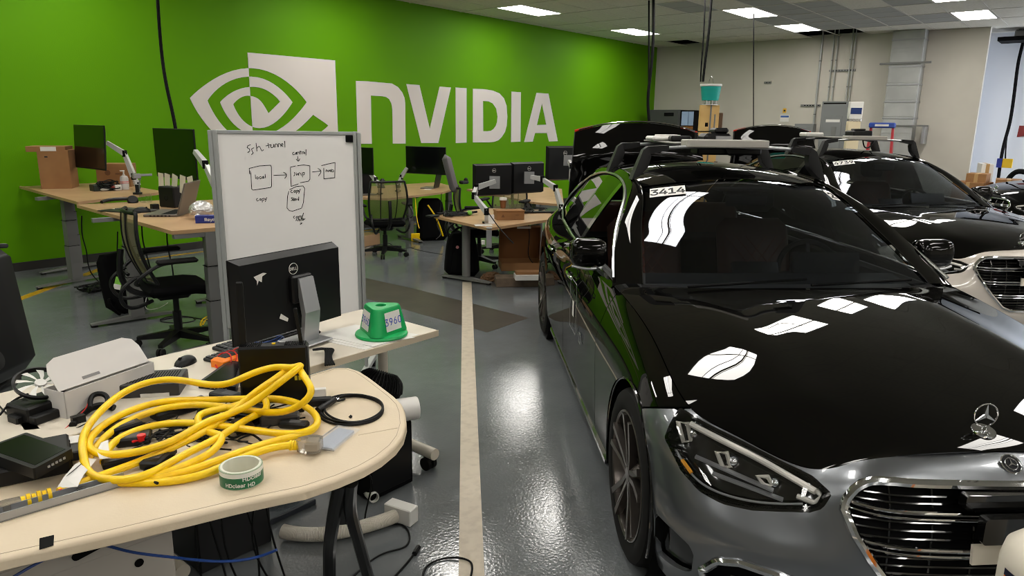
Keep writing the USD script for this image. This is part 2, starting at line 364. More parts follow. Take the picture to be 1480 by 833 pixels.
for x, y in sorted(lamps):
    lab = LL.get((x, y))
    t = thing('ceiling_light', (lab + ', recessed white rectangular panel') if lab else 'recessed rectangular ceiling light above the top edge, seen only mirrored in paint and floor', 'ceiling light', (x, y, HC), group=None if lab else 'ceiling lights above and behind the viewer')
    part(t, 'frame', [bx(-.605, .605, s * .27, s * .3, .0, .05, 0) for s in (-1, 1)] + [bx(s * .578, s * .603, -.3, .3, .0, .05, 0) for s in (-1, 1)] + [bx(-.6, .6, -.3, .3, .055, .065, 0)], M['white_plastic'], smooth=False)
    for a, b, m in ((-.268, -.068, lens_a), (-.058, .058, lens_b), (.068, .268, lens_a)):
        part(t, 'lens', bx(-.577, .577, a, b, .006, .03, 0), m, smooth=False)
    part(t, 'divider', [bx(-.577, .577, a - .004, a + .004, .004, .03, 0) for a in (-.063, .063)], M['black_plastic'], smooth=False)

# ------------------------------------------------------------------ sign painted on the green wall
def svg_eye():
    import re
    d = "M101.3 53.6V37.4c1.6-.1 3.2-.2 4.8-.2 44.4-1.4 73.5 38.2 73.5 38.2S148.2 119 114.5 119c-4.5 0-8.9-.7-13.1-2.1V67.7c17.3 2.1 20.8 9.7 31.1 27l23.1-19.4s-16.9-22.1-45.3-22.1c-3-.1-6 .1-9 .4m0-53.6v24.2l4.8-.3c61.7-2.1 102 50.6 102 50.6s-46.2 56.2-94.3 56.2c-4.2 0-8.3-.4-12.4-1.1v15c3.4.4 6.9.7 10.3.7 44.8 0 77.2-22.9 108.6-49.9 5.2 4.2 26.5 14.3 30.9 18.7-29.8 25-99.3 45.1-138.7 45.1-3.8 0-7.4-.2-11-.6v21.1h170.2V0H101.3zm0 116.9v12.8c-41.4-7.4-52.9-50.5-52.9-50.5s19.9-22 52.9-25.6v14h-.1c-17.3-2.1-30.9 14.1-30.9 14.1s7.7 27.3 31 35.2M27.8 77.4s24.5-36.2 73.6-40V24.2C47 28.6 0 74.6 0 74.6s26.6 77 101.3 84v-14c-54.8-6.8-73.5-67.2-73.5-67.2z"
    tok = re.findall(r'[A-Za-z]|-?\d*\.?\d+', d); i = 0; cur = np.zeros(2); start = cur; rings = []; ring = []; last = None; cmd = None
    def num():
        nonlocal i
        v = float(tok[i]); i += 1; return v
    def bez(p0, p1, p2, p3):
        t = np.linspace(0, 1, 13)[1:, None]; return [tuple(q) for q in (1 - t) ** 3 * p0 + 3 * (1 - t) ** 2 * t * p1 + 3 * (1 - t) * t * t * p2 + t ** 3 * p3]
    while i < len(tok):
        if tok[i].isalpha(): cmd = tok[i]; i += 1
        if cmd in 'zZ':
            cur = start; continue
        if cmd in 'Mm':
            v = np.array([num(), num()]); base = start if cmd == 'm' and ring and np.allclose(cur, start) else cur
            if ring: rings.append(ring)
            cur = v if cmd == 'M' else cur + v; start = cur; ring = [tuple(cur)]; last = None; cmd = 'L' if cmd == 'M' else 'l'; continue
        if cmd in 'vV': y = num(); cur = np.array([cur[0], y if cmd == 'V' else cur[1] + y]); ring.append(tuple(cur)); last = None
        elif cmd in 'hH': x = num(); cur = np.array([x if cmd == 'H' else cur[0] + x, cur[1]]); ring.append(tuple(cur)); last = None
        elif cmd in 'lL': v = np.array([num(), num()]); cur = v if cmd == 'L' else cur + v; ring.append(tuple(cur)); last = None
        elif cmd in 'cC':
            a = [np.array([num(), num()]) for _ in range(3)]
            if cmd == 'c': a = [cur + q for q in a]
            ring += bez(cur, *a); last = a[1]; cur = a[2]
        elif cmd in 'sS':
            a = [np.array([num(), num()]) for _ in range(2)]
            if cmd == 's': a = [cur + q for q in a]
            c1 = 2 * cur - last if last is not None else cur
            ring += bez(cur, c1, *a); last = a[0]; cur = a[1]
    rings.append(ring)
    out = Polygon()
    for r in rings: out = out.symmetric_difference(Polygon(r).buffer(0))
    return out
sign = thing('wall_sign', 'large white painted eye emblem and lettering on the green wall', 'wall sign', (0, Y1, 0))
sign_m = mat('white_sign_paint', (206, 199, 194), .6)
def on_wall(poly, h=.006):
    return tf(prism(poly, h), ('x', 90), (0, -.0005, 0))        # polygon (x, z) standing on the wall, proud of it
S = .008684
from shapely import affinity
part(sign, 'emblem', on_wall(affinity.affine_transform(svg_eye(), [S, 0, 0, -S, 5.636 - 101.3 * S, 2.667])), sign_m, smooth=False)
def L(*z): return z
LET = [([(7.504,2.381), (7.741,2.386), (8.257,2.377), (8.39,2.325), (8.482,2.24), (8.532,2.148), (8.544,2.056), (8.534,1.382), (8.247,1.386), (8.252,1.955), (8.236,2.047), (8.188,2.122), (8.126,2.152), (8.047,2.162), (7.799,2.165), (7.788,1.386), (7.499,1.389)], None),
       ([(8.578,2.384), (8.881,2.382), (9.116,1.639), (9.373,2.38), (9.66,2.376), (9.326,1.383), (8.905,1.388)], None),
       ([(9.78,2.382), (10.074,2.381), (10.072,1.383), (9.783,1.378)], None),
       ([(10.248,2.379), (10.575,2.386), (10.816,2.37), (11.015,2.325), (11.15,2.238), (11.235,2.098), (11.263,1.88), (11.245,1.701), (11.197,1.585), (11.099,1.484), (11,1.42), (10.869,1.388), (10.72,1.379), (10.25,1.383)],
        [(10.533,2.165), (10.697,2.163), (10.819,2.127), (10.919,2.035), (10.965,1.875), (10.947,1.766), (10.911,1.694), (10.845,1.637), (10.773,1.603), (10.661,1.594), (10.543,1.596)]),
       ([(11.381,2.375), (11.683,2.374), (11.69,1.384), (11.39,1.38)], None),
       ([(12.196,2.382), (12.61,2.383), (12.992,1.383), (12.671,1.379), (12.584,1.558), (12.174,1.559), (12.101,1.38), (11.814,1.376)], [(12.39,2.174), (12.558,1.735), (12.232,1.725)])]
for o, hh in LET:
    part(sign, 'letter', on_wall(Polygon(o, [hh] if hh else [])), sign_m, smooth=False)

# ------------------------------------------------------------------ cars (local: x forward from the front axle, y left, z up)
black_paint = usdkit.material(stage, '/World/Looks/car_black_paint', {'p': ('principled_bsdf', dict(base_color=(.0018, .0017, .0016), roughness=.5, specular_ior_level=0.0, coat_weight=1.0, coat_roughness=0.0, coat_ior=1.38))}, surface='p.BSDF')
grey_paint = usdkit.material(stage, '/World/Looks/car_grey_metallic', {'t': ('texture_coordinate', {}), 'n': ('noise_texture', dict(scale=900.0)), 'b': ('bump', dict(strength=.06, distance=.001)),
    'p': ('principled_bsdf', dict(base_color=lin((118, 121, 125)), metallic=.85, roughness=.3, coat_weight=1.0, coat_roughness=.02))}, [('t.object', 'n.vector'), ('n.fac', 'b.height'), ('b.normal', 'p.normal')], surface='p.BSDF')
white_paint = usdkit.material(stage, '/World/Looks/car_white_paint', {'p': ('principled_bsdf', dict(base_color=lin((205, 196, 186)), roughness=.3, coat_weight=1.0, coat_roughness=.02))}, surface='p.BSDF')
gloss_black = mat('gloss_black_trim', (8, 8, 8), .1, coat=1.0)
glass_ws = pane('windshield_glass', (.30, .33, .36), gl=(.86, .90, 1.0), ior=1.55)
glass_dark = pane('privacy_glass', (.06, .065, .06), gl=(1, 1, 1), ior=1.6)
lens_clear = pane('headlight_lens', (.86, .87, .88))
tan = mat('tan_leather', (70, 34, 22), .5, bump=(40, .2))
interior = mat('car_interior_black', (16, 16, 18), .6)
mirror_m = mat('mirror_glass', (200, 205, 210), .03, metal=1.0)

WCOL = [  # columns of the flank and nose: six rails from sill to top edge
 [(-4.30, 0, .22), (-4.38, 0, .35), (-4.41, 0, .52), (-4.40, 0, .70), (-4.36, 0, .86), (-4.28, 0, 1.0)],
 [(-4.27, .50, .22), (-4.34, .52, .35), (-4.37, .53, .52), (-4.36, .53, .70), (-4.32, .52, .86), (-4.24, .50, .995)],
 [(-4.08, .74, .22), (-4.16, .79, .35), (-4.19, .81, .52), (-4.18, .80, .70), (-4.14, .77, .86), (-4.05, .69, .985)],
 [(-3.75, .85, .2), (-3.77, .90, .33), (-3.78, .915, .52), (-3.78, .91, .70), (-3.77, .87, .87), (-3.74, .77, .99)],
 [(-3.2, .89, .17), (-3.2, .945, .30), (-3.2, .955, .52), (-3.2, .955, .72), (-3.2, .915, .88), (-3.2, .82, 1.0)],
 [(-2.4, .895, .17), (-2.4, .955, .27), (-2.4, .962, .50), (-2.4, .968, .74), (-2.4, .93, .88), (-2.4, .872, 1.0)],
 [(-1.5, .895, .17), (-1.5, .955, .27), (-1.5, .962, .48), (-1.5, .970, .73), (-1.5, .935, .87), (-1.5, .885, .99)],
 [(-.70, .895, .17), (-.70, .950, .27), (-.70, .958, .46), (-.70, .965, .70), (-.70, .928, .85), (-.70, .862, .965)],
 [(-.05, .89, .18), (-.05, .945, .28), (-.05, .957, .46), (-.05, .958, .66), (-.05, .925, .79), (-.05, .838, .885)],
 [(.34, .90, .18), (.34, .935, .29), (.34, .948, .46), (.33, .938, .62), (.335, .90, .72), (.36, .825, .795)],
 [(.57, .80, .17), (.60, .835, .29), (.60, .835, .46), (.57, .80, .59), (.53, .75, .675), (.485, .695, .74)],
 [(.72, .61, .17), (.76, .63, .29), (.765, .625, .46), (.725, .59, .575), (.69, .56, .645), (.645, .525, .705)],
 [(.79, .42, .17), (.84, .43, .29), (.85, .43, .46), (.835, .43, .60), (.80, .43, .715), (.715, .40, .765)],
 [(.82, .20, .17), (.875, .20, .29), (.885, .20, .46), (.875, .20, .60), (.835, .20, .74), (.735, .19, .79)],
 [(.83, 0, .17), (.885, 0, .29), (.895, 0, .46), (.885, 0, .60), (.845, 0, .745), (.745, 0, .80)]]
W = np.array(WCOL)
_ref = W[:, 2]; _t = np.r_[0, np.cumsum(np.linalg.norm(np.diff(_ref, axis=0), axis=1) ** .75)]
# symmetric ends so that the nose and tail are smooth across the centre line
_Wm = np.concatenate([W[1:4][::-1] * [1, -1, 1], W, W[-4:-1][::-1] * [1, -1, 1]])
_tm = np.r_[-_t[1:4][::-1], _t, 2 * _t[-1] - _t[-4:-1][::-1]]
_cs = CubicSpline(_tm, _Wm, axis=0)
_v = np.array([0, .14, .36, .62, .82, 1.0])
NU, NV = 330, 44
_cols = _cs(np.linspace(_t[0], _t[-1], NU))                      # NU,6,3
_flank = PchipInterpolator(_v, _cols, axis=1)(np.linspace(0, 1, NV))
FL = grid(_flank[:, ::-1])                                        # left flank (y > 0)
FL.fix_normals() if False else None
if FL.vertex_normals[np.argmax(FL.vertices[:, 1])][1] < 0: FL = TM(FL.vertices, FL.faces[:, ::-1])
_top_rail = _cols[:, 5]
def mir(m): q = m.copy(); q.vertices = q.vertices * [1, -1, 1]; return TM(q.vertices, q.faces[:, ::-1])
RW, WB = .356, 3.216

def side_y(x, z):
    yb = np.interp(x, [-4.2, -3.6, -3.0, -2.4, -1.2, -.6], [.66, .76, .835, .872, .885, .862]); dz = np.clip(z - .985, -.1, 1)
    k = np.interp(x, [-4.2, -3.4, -2.4, -1.5, -.6], [.34, .48, .50, .50, .36])
    return yb - k * dz - .36 * dz ** 2

TOP = [  # x, half width and height of the edge; x and height on the centre line: windshield, roof, rear window
 (-.735, .735, .985, -.585, 1.012), (-1.10, .665, 1.185, -.98, 1.235), (-1.535, .572, 1.392, -1.44, 1.447), (-1.85, .560, 1.435, -1.80, 1.497), (-2.25, .556, 1.45, -2.25, 1.512),
 (-2.8, .55, 1.422, -2.8, 1.487), (-3.12, .548, 1.385, -3.16, 1.447), (-3.55, .57, 1.235, -3.62, 1.285), (-3.86, .60, 1.10, -3.95, 1.13)]
_tp = np.array(TOP); _tt = np.r_[0, np.cumsum(np.hypot(np.diff(_tp[:, 0]), np.diff(_tp[:, 2])))]
_tcs = PchipInterpolator(_tt, _tp, axis=0)
def top_patch(t0, t1, n, inset=0.0, lift=0.0, w=31):
    e = _tcs(np.linspace(t0, t1, n)); u = np.linspace(-1, 1, w)
    xe, ye, ze, xc, zc = [e[:, k, None] for k in range(5)]
    ye = ye - inset; q = np.abs(u[None]) ** 1.95
    return np.stack([xc + (xe - xc) * q, ye * u[None], zc + (ze - zc) * q + lift], -1)
def up(m): return m if m.vertex_normals[:, 2].mean() > 0 else TM(m.vertices, m.faces[:, ::-1])
T_WS, T_RF = _tt[2], _tt[6]

HC_ = [(-.585, 1.0), (-.30, .985), (.1, .955), (.4, .91), (.62, .855), (.745, .803)]  # bonnet centre line
def hood_mesh():
    n = 70
    ed = _top_rail[(_top_rail[:, 0] > -.70)]
    ed = np.vstack([[(-.715, .80, .975)], ed[ed[:, 0] > -.68]])
    ed = ed[ed[:, 1] >= .40] if False else ed
    s = np.r_[0, np.cumsum(np.linalg.norm(np.diff(ed, axis=0), axis=1))]; k = np.argmin(np.abs(ed[:, 1] - .40))
    sk = s[k]
    a = PchipInterpolator(s, ed, axis=0)(np.linspace(0, sk, n)) - np.array([0, .004, -.001])
    c = PchipInterpolator(np.linspace(0, 1, len(HC_)), np.array(HC_))(np.linspace(0, 1, n) ** 1.0)
    u = np.linspace(-1, 1, 61); q = np.abs(u) ** 2.0
    rows = []
    for i in range(n):
        f = i / (n - 1); p = 2.0 + .9 * f
        q = np.abs(u) ** p; y = a[i, 1] * u; x = c[i, 0] + (a[i, 0] - c[i, 0]) * np.abs(u) ** 2.4; z = c[i, 1] + (a[i, 2] - c[i, 1]) * q
        z = z + .012 * np.exp(-((np.abs(u) - .60) / .13) ** 2) * math.sin(PI * min(1, f * 1.1)) 
        rows.append(np.stack([x, y, z], -1))
    return up(grid(np.array(rows)))

from scipy.interpolate import LinearNDInterpolator
_fm = (FL.vertices[:, 0] > .30) & (FL.vertices[:, 1] > -.001)
_FX = LinearNDInterpolator(FL.vertices[_fm][:, 1:], FL.vertices[_fm][:, 0])
def FX(a, b):
    r = float(_FX(a, b)); return r if r == r else float(FL.vertices[_fm][np.argmin(((FL.vertices[_fm][:, 1:] - [a, b]) ** 2).sum(1)), 0])
def wheel_parts(car, cx, side, name='wheel'):
    w = holder(car, name)
    yo = side * .955
    def put(m, s=1):
        q = tf(m, ('x', -90 if side > 0 else 90)) if True else m    # lathe axis z -> outward y
        return tf(q, (cx, yo, RW))
    R = RW
    tyre = lathe([(.245, -.245), (.30, -.25), (.335, -.243), (.351, -.225), (.356, -.19), (.3565, -.175), (.350, -.172), (.350, -.168), (.3565, -.165), (.357, -.125), (.350, -.122), (.350, -.118), (.357, -.115), (.3565, -.078), (.350, -.075), (.350, -.071), (.356, -.068), (.351, -.03), (.341, -.012), (.318, -.001), (.285, -.004), (.266, -.010), (.258, -.016)], 64)
    part(w, 'tire', put(tyre), M['rubber'])
    rim_m = mat('wheel_grey_alloy', (104, 98, 94), .3, metal=.85)
    part(w, 'rim', put(lathe([(.262, -.02), (.262, -.008), (.257, -.006), (.248, -.012), (.243, -.03), (.236, -.07), (.225, -.2), (.14, -.21)], 64)), rim_m)
    sp = []
    for k in range(5):
        for s in (-1, 1):
            pl = Polygon([(.03, s * .004), (.03, s * .022), (.10, s * .030), (.246, s * .062), (.246, s * .034), (.10, s * .008)])
            m = trimesh.creation.extrude_polygon(pl, .03, engine='earcut'); v = m.vertices.copy(); rr = np.hypot(v[:, 0], v[:, 1])
            v[:, 2] += -.045 + .02 * (rr / .25) ** 2; m.vertices = v
            sp.append(tf(m, ('z', 72 * k + 18)))
    for q in range(5): part(w, 'spoke', put(cat(*sp[2 * q:2 * q + 2])), rim_m, smooth=20)
    part(w, 'hub_cap', put(lathe([(0, -.012), (.03, -.013), (.036, -.018), (.05, -.03), (.07, -.05), (.03, -.06)], 24)), rim_m)
    part(w, 'brake_disc', put(lathe([(.05, -.11), (.18, -.11), (.18, -.135), (.05, -.135)], 40)), mat('brake_disc', (92, 90, 88), .4, metal=.8))

def make_car(name, label, loc, rz, front_mat):
    t = thing(name, label, 'car', loc, rz)
    V = FL.vertices; x, y, z = V.T
    arch = np.minimum(np.hypot(x, z - RW) - .392, np.hypot(x + WB, z - RW) - .392)
    gap = .0035
    seams = lambda a: np.abs(a) - gap
    # panel borders along the flank (x), the bumper border near the front arch leans along the headlight
    xs = lambda xx, lean=0.0: x - xx - lean * (z - .6)
    nose = np.minimum(xs(.385, .04) - gap, 1)
    # headlight outline in (y, z)
    HLP = Polygon([(.925, .792), (.84, .783), (.75, .752), (.66, .722), (.585, .700), (.525, .690), (.505, .675), (.53, .628), (.56, .605), (.62, .588), (.70, .572), (.78, .568), (.835, .58), (.875, .615), (.908, .69)])
    front = x > .1
    hlim = x - .335 - .25 * (.79 - z)
    hl = np.minimum(np.where(front, inside(HLP, y, z), -1.0), hlim)
    GRP = Polygon([(-.6, .752), (.36, .749), (.405, .745), (.437, .732), (.462, .710), (.482, .68), (.490, .65), (.468, .585), (.425, .515), (.375, .45), (.32, .395), (.27, .345), (.2, .318), (-.6, .31)])
    gr = np.where(x > .5, inside(GRP, y, z), -1.0)
    INT = Polygon([(.97, .43), (.90, .412), (.862, .395), (.85, .37), (.852, .30), (.88, .28), (.97, .235)])           # black vent behind the front corner
    LIP = Polygon([(.835, .335), (.80, .395), (.74, .42), (.64, .415), (.42, .36), (.38, .32), (.42, .25), (.76, .235), (.82, .27)])   # lower side intake
    vent = np.minimum(np.where(x > .3, inside(INT, y, z), -1.0), x - .40); lip = np.where(x > .3, inside(LIP, y, z), -1.0)
    Ln = .69 + .4 * (x - .10)
    nose = np.maximum(np.minimum(Ln - z - gap, x - .05), x - .42)
    bump = np.minimum.reduce([nose, -hl - .002, -gr - .002, -vent, -lip])
    bump = np.minimum(bump, arch)
    b = clip(FL, bump)
    part(t, 'front_bumper', [thick(b, .02), thick(mir(b), .02)], front_mat, 'metallic front bumper around the grille', smooth=40)
    top_cut = 1.0
    def panel(a, bb): return np.minimum.reduce([arch, xs(*a) - gap, -(xs(*bb)) - gap])
    for nm, a, bb in (('fender', (-.68, .0), (.60, .0)), ('front_door', (-1.86, .0), (-.68, .0)), ('rear_door', (-2.93, -.28), (-1.86, .0)), ('quarter_panel', (-4.0, 0), (-2.93, -.28)), ('rear_bumper', (-9, 0), (-4.0, 0))):
        m = clip(FL, np.minimum.reduce([panel(a, bb), -hl - .004, np.maximum(z - Ln - gap, .05 - x), -(x - .42) - gap]) if nm == 'fender' else panel(a, bb))
        if nm == 'rear_bumper': part(t, nm, [thick(m, .02), thick(mir(m), .02)], black_paint, smooth=40)
        else:
            for q in (m, mir(m)): part(t, nm, thick(q, .02), black_paint, smooth=40)
    # dark liner behind the gaps, and wheel wells
    Lm = FL.copy(); Lm = TM(np.array(FL.vertices) - FL.vertex_normals * .024, FL.faces); Lm = clip(Lm, np.minimum(arch - .01, np.where(x > .30, -1, 1)))
    part(t, 'inner_liner', [Lm, mir(Lm), bx(-2.8, -.43, -.85, .85, .17, .42, .02), bx(-4.1, -3.65, -.75, .75, .22, .8, .02), bx(-.43, .40, -.60, .60, .2, .72, .02), bx(.40, .72, -.36, .36, .18, .70, .02), bx(-3.7, -2.75, -.62, .62, .2, .9, .02)]
         + [tf(lathe([(.40, -.35), (.40, 0.0)], 40), ('x', -90 if s > 0 else 90), (cx, s * .93, RW)) for cx in (0, -WB) for s in (-1, 1)], M['matte_black'], smooth=False)
    for q in (lambda m: m, mir):
        part(t, 'arch_trim', q(tube([(.392 * math.cos(a), .945, RW + .392 * math.sin(a)) for a in np.linspace(-.35, PI + .35, 24)], .006, 6)), gloss_black)
    # bonnet
    part(t, 'hood', thick(hood_mesh(), .02), black_paint, 'black gloss bonnet', smooth=60)
    # glasshouse
    part(t, 'windshield', up(grid(top_patch(.012, T_WS - .012, 30, .018, -.004, 41))), glass_ws, smooth=True)
    part(t, 'roof', up(grid(top_patch(T_WS + .006, T_RF - .006, 40, .012, 0, 41))), black_paint, smooth=True)
    part(t, 'rear_window', up(grid(top_patch(T_RF + .012, _tt[-1] - .01, 20, .018, -.004, 31))), glass_dark, smooth=True)
    frit = top_patch(.012, T_WS - .012, 30, .018, -.0065, 41)
    part(t, 'windshield_band', [up(grid(frit[:, :4])), up(grid(frit[:, -4:])), up(grid(frit[:3])), up(grid(frit[-3:]))], M['matte_black'], smooth=True) if False else None
    # side glass surface in (x, z): window opening, its chrome border, pillars
    xg, zg = np.meshgrid(np.linspace(-4.05, -.60, 150), np.linspace(.955, 1.50, 40), indexing='ij')
    sg = grid(np.stack([xg, side_y(xg, zg), zg], -1)); sg = sg if sg.vertex_normals[:, 1].mean() > 0 else TM(sg.vertices, sg.faces[:, ::-1])
    sx, sz = sg.vertices[:, 0], sg.vertices[:, 2]
    upper = spline([(-.76, .985), (-1.08, 1.135), (-1.5, 1.325), (-1.9, 1.404), (-2.35, 1.418), (-2.8, 1.385), (-3.2, 1.295), (-3.55, 1.155), (-3.72, 1.045)], 8)
    DLO = Polygon(list(map(tuple, upper)) + [(-3.70, 1.02), (-3.0, 1.012), (-2.2, 1.005), (-1.4, .998), (-.82, .985)])
    OUT = Polygon([(-.60, .955)] + [(p[0] + .03, p[1] + .035) for p in upper[::-1]][::-1] + [(-3.95, 1.04), (-3.95, .955)])
    PIL = Polygon([(-.77, .968), (-1.03, 1.125), (-1.30, 1.290), (-1.58, 1.402), (-1.9, 1.447), (-2.35, 1.457), (-2.85, 1.425), (-3.27, 1.335), (-3.66, 1.185), (-3.98, 1.03), (-3.98, .955), (-.77, .955)])
    ins = inside(DLO, sx, sz)
    frame = clip(sg, np.minimum(inside(PIL, sx, sz), -(ins + .0)))
    bar_b = np.abs(sx + 1.90 - .10 * (sz - 1.0)) - .045; bar_c = np.abs(sx + 3.02 + .20 * (sz - 1.0)) - .028
    for s, q in ((1, lambda m: m), (-1, mir)):
        part(t, 'side_frame', q(thick(frame, .015)), black_paint, smooth=40)
        base = np.minimum(ins - .016, 1)
        gl = clip(sg, np.minimum.reduce([base, bar_b, -(sx + 1.86)])); gl.vertices = gl.vertices - [0, .010, 0]
        part(t, 'rear_side_glass', q(gl), glass_dark, smooth=True)
        if s > 0:
            gf = clip(sg, np.minimum.reduce([base, bar_b, sx + 1.94])); gf.vertices = gf.vertices - [0, .010, 0]
            part(t, 'front_side_glass', q(gf), pane('side_glass', (.42, .46, .46)), smooth=True)
        pil = clip(sg, np.minimum(base, -bar_b)); pil.vertices = pil.vertices - [0, .006, 0]
        part(t, 'centre_pillar', q(thick(pil, .01)), gloss_black, smooth=True)
        pil2 = clip(sg, np.minimum(base, -bar_c)); pil2.vertices = pil2.vertices - [0, .006, 0]
        part(t, 'rear_pillar', q(pil2), gloss_black, smooth=True)
        ring = [(p[0], float(side_y(p[0], p[1])) + .003, p[1]) for p in (list(map(tuple, upper[1:])) + [(-3.70, 1.02), (-3.0, 1.012), (-2.2, 1.005), (-1.4, .998), (-.88, .985)])]
        part(t, 'window_trim', q(tube(ring, .0085, 6, 2, smooth=False)), mat('brushed_window_trim', (196, 200, 196), .22, metal=1.0), 'bright metal window surround')
        # A pillar, roof rail and C pillar between glass and side frame
        eb = _tcs(np.linspace(0, _tt[-1], 46)); pl = PIL.exterior; side = np.array([(p[0], p[1]) for p in spline([(-.77, .968), (-1.03, 1.125), (-1.30, 1.290), (-1.58, 1.402), (-1.9, 1.447), (-2.35, 1.457), (-2.85, 1.425), (-3.27, 1.335), (-3.66, 1.185), (-3.98, 1.03)], 6)])
        tl = np.r_[0, np.cumsum(np.linalg.norm(np.diff(side, axis=0), axis=1))]; sd = PchipInterpolator(tl, side)(np.linspace(0, tl[-1], 46))
        A = np.stack([eb[:, 0], eb[:, 1] - .006, eb[:, 2]], -1); B = np.stack([sd[:, 0], side_y(sd[:, 0], sd[:, 1]), sd[:, 1]], -1)
        w = np.linspace(0, 1, 8)[None, :, None]; mid = A[:, None] * (1 - w) + B[:, None] * w
        bulge = np.array([0, .5, .86]) * (.009 * np.sin(PI * w)); P = grid(mid + bulge)
        P = P if P.vertex_normals[:, 2].mean() > 0 else TM(P.vertices, P.faces[:, ::-1])
        part(t, 'roof_pillar', q(P), black_paint, smooth=60)
        part(t, 'roof_gutter', q(tube(list(map(tuple, A + [0, .004, .001])), .004, 5, 1, smooth=False)), gloss_black)
        # mirror
        mr = holder(t, 'door_mirror')
        sh = trimesh.creation.icosphere(3); v = sh.vertices; v = np.sign(v) * np.abs(v) ** .5; sh.vertices = v * [.062, .096, .076]
        v = sh.vertices; v[:, 0] = np.where(v[:, 0] > 0, v[:, 0] * 1.25 * (1 - .25 * np.abs(v[:, 2]) / .078), v[:, 0] * .6); v[:, 2] += .12 * (v[:, 1]) * .25; sh.vertices = v
        part(mr, 'shell', q(tf(sh, (-1.07, .949, 1.085))), black_paint, smooth=60)
        part(mr, 'mirror_glass', q(tf(prism(rpoly(-.095, .095, -.062, .062, .03), .003), ('y', -90), ('x', 90), ('x', -90), ('x', 90), (-1.11, .949, 1.085))), mirror_m, smooth=False)
        part(mr, 'arm', q(hull([(-.95, .875, .965), (-1.08, .875, .965), (-1.08, .885, 1.0), (-.95, .885, 1.0), (-1.02, .93, 1.01), (-1.09, .93, 1.01), (-1.09, .93, 1.04), (-1.02, .93, 1.04)])), gloss_black)
        part(mr, 'lower_trim', q(tube([(-1.01, .88, 1.015), (-1.0, .95, 1.008), (-1.03, 1.04, 1.018)], .007, 6)), M['silver'])
        # handles
        for hx in (-1.66, -2.66):
            part(t, 'door_handle', q(tf(tube([(-.11, 0, 0), (-.08, .012, .004), (.08, .012, .004), (.11, 0, 0)], .011, 8), (hx, .951, .835))), M['chrome'])
        part(t, 'sill', q(bx(-2.75, -.46, .86, .935, .15, .20, .015)), gloss_black)
        # headlight
        hd = holder(t, 'headlight')
        lens = clip(FL, np.minimum(np.where(front, inside(HLP.buffer(-.004), y, z), -1.0), hlim - .004))
        part(hd, 'lens', q(lens), lens_clear, smooth=True)
        bk = TM(np.array(lens.vertices) - np.array([.05, .035, -.002]), lens.faces)
        part(hd, 'housing', q(thick(bk, -.05)) if False else q(bk), gloss_black, smooth=True)
        rimm = clip(FL, np.minimum(np.where(front, inside(HLP.buffer(.002), y, z), -1.0), np.minimum(hlim + .002, -np.minimum(np.where(front, inside(HLP.buffer(-.010), y, z), -1.0), hlim - .010))))
        part(hd, 'surround', q(thick(rimm, .06)), gloss_black, smooth=True)
        def hp(yy, zz, dd=.02):      # a point dd behind the lens, from (y, z)
            return np.array([float(FX(yy, zz)) - dd, yy - dd * .6, zz])
        drl = mat('daylight_strip', (220, 216, 208), .25, metal=.2)
        a = [hp(.835, .748, .012), hp(.75, .722, .012), hp(.66, .694, .012), hp(.595, .672, .012), hp(.535, .657, .012)]
        part(hd, 'light_strip', q(tube([tuple(p) for p in a], .011, 8)), drl)
        part(hd, 'light_strip', q(tube([tuple(p) for p in (hp(.535, .657), hp(.527, .648), hp(.545, .625), hp(.58, .625))], .009, 8, smooth=False)), drl)
        for yy, zz, dz in ((.862, .715, .055), (.765, .67, .04), (.66, .638, .022)):
            p = hp(yy, zz, .03); fr = [tuple(p + np.array(o)) for o in ((0, .022, dz * .6), (0, -.012, dz * .5), (.012, -.024, -dz * .6), (.006, .0, -dz * .7))]
            part(hd, 'light_frame', q(tube(fr, .0085, 6, closed=True, smooth=False)), mat('frosted_light_guide', (190, 186, 176), .3))
            part(hd, 'projector', q(cat(tf(trimesh.creation.icosphere(2, .02), tuple(p - np.array([-.004, .035, .01]))), tf(lathe([(.022, 0), (.03, .02)], 20, 'x'), tuple(p - np.array([.01, .035, .01]))))), M['chrome'])
        for (ya, za), (yb, zb) in (((.84, .655), (.64, .618)), ((.80, .625), (.62, .602))): part(hd, 'reflector_blade', q(hull([tuple(hp(*c, dd) + np.array([0, 0, o])) for c in ((ya, za), (yb, zb)) for dd in (.016, .034) for o in (0, .006)])), M['silver'])
        part(hd, 'lower_strip', q(tube([tuple(hp(*c, .012)) for c in ((.885, .66), (.84, .602), (.76, .586), (.66, .592), (.57, .615))], .004, 6)), M['silver'])
        part(hd, 'side_reflector', q(tube([tuple(hp(*c, .010)) for c in ((.872, .64), (.852, .615))], .007, 6)), mat('amber_reflector', (210, 140, 30), .3))
        # corner vent and lower intake
        vb = clip(FL, np.where(x > .3, inside(INT, y, z), -1.0)); vb.vertices = vb.vertices - [.02, .025, 0]
        part(t, 'corner_vent', q(vb), gloss_black, smooth=True)
        lb = clip(FL, np.where(x > .3, inside(LIP.buffer(.004), y, z), -1.0)); lb.vertices = lb.vertices - [.045, .02, 0]
        it = holder(t, 'lower_intake'); part(it, 'intake_back', q(lb), M['matte_black'], smooth=True)
        lipc = LIP.buffer(-.006).exterior; pts = [lipc.interpolate(f, True) for f in np.linspace(0, 1, 60)[:-1]]
        lp = [np.array([FX(p.x, p.y) + .002, p.x, p.y]) for p in pts]
        up_ = [tuple(p) for p in lp if p[2] > .315]
        part(it, 'intake_trim', q(tube(list(map(tuple, lp)), .015, 8, 1, closed=True, smooth=False)), M['chrome'], 'chrome rim of the lower air intake')
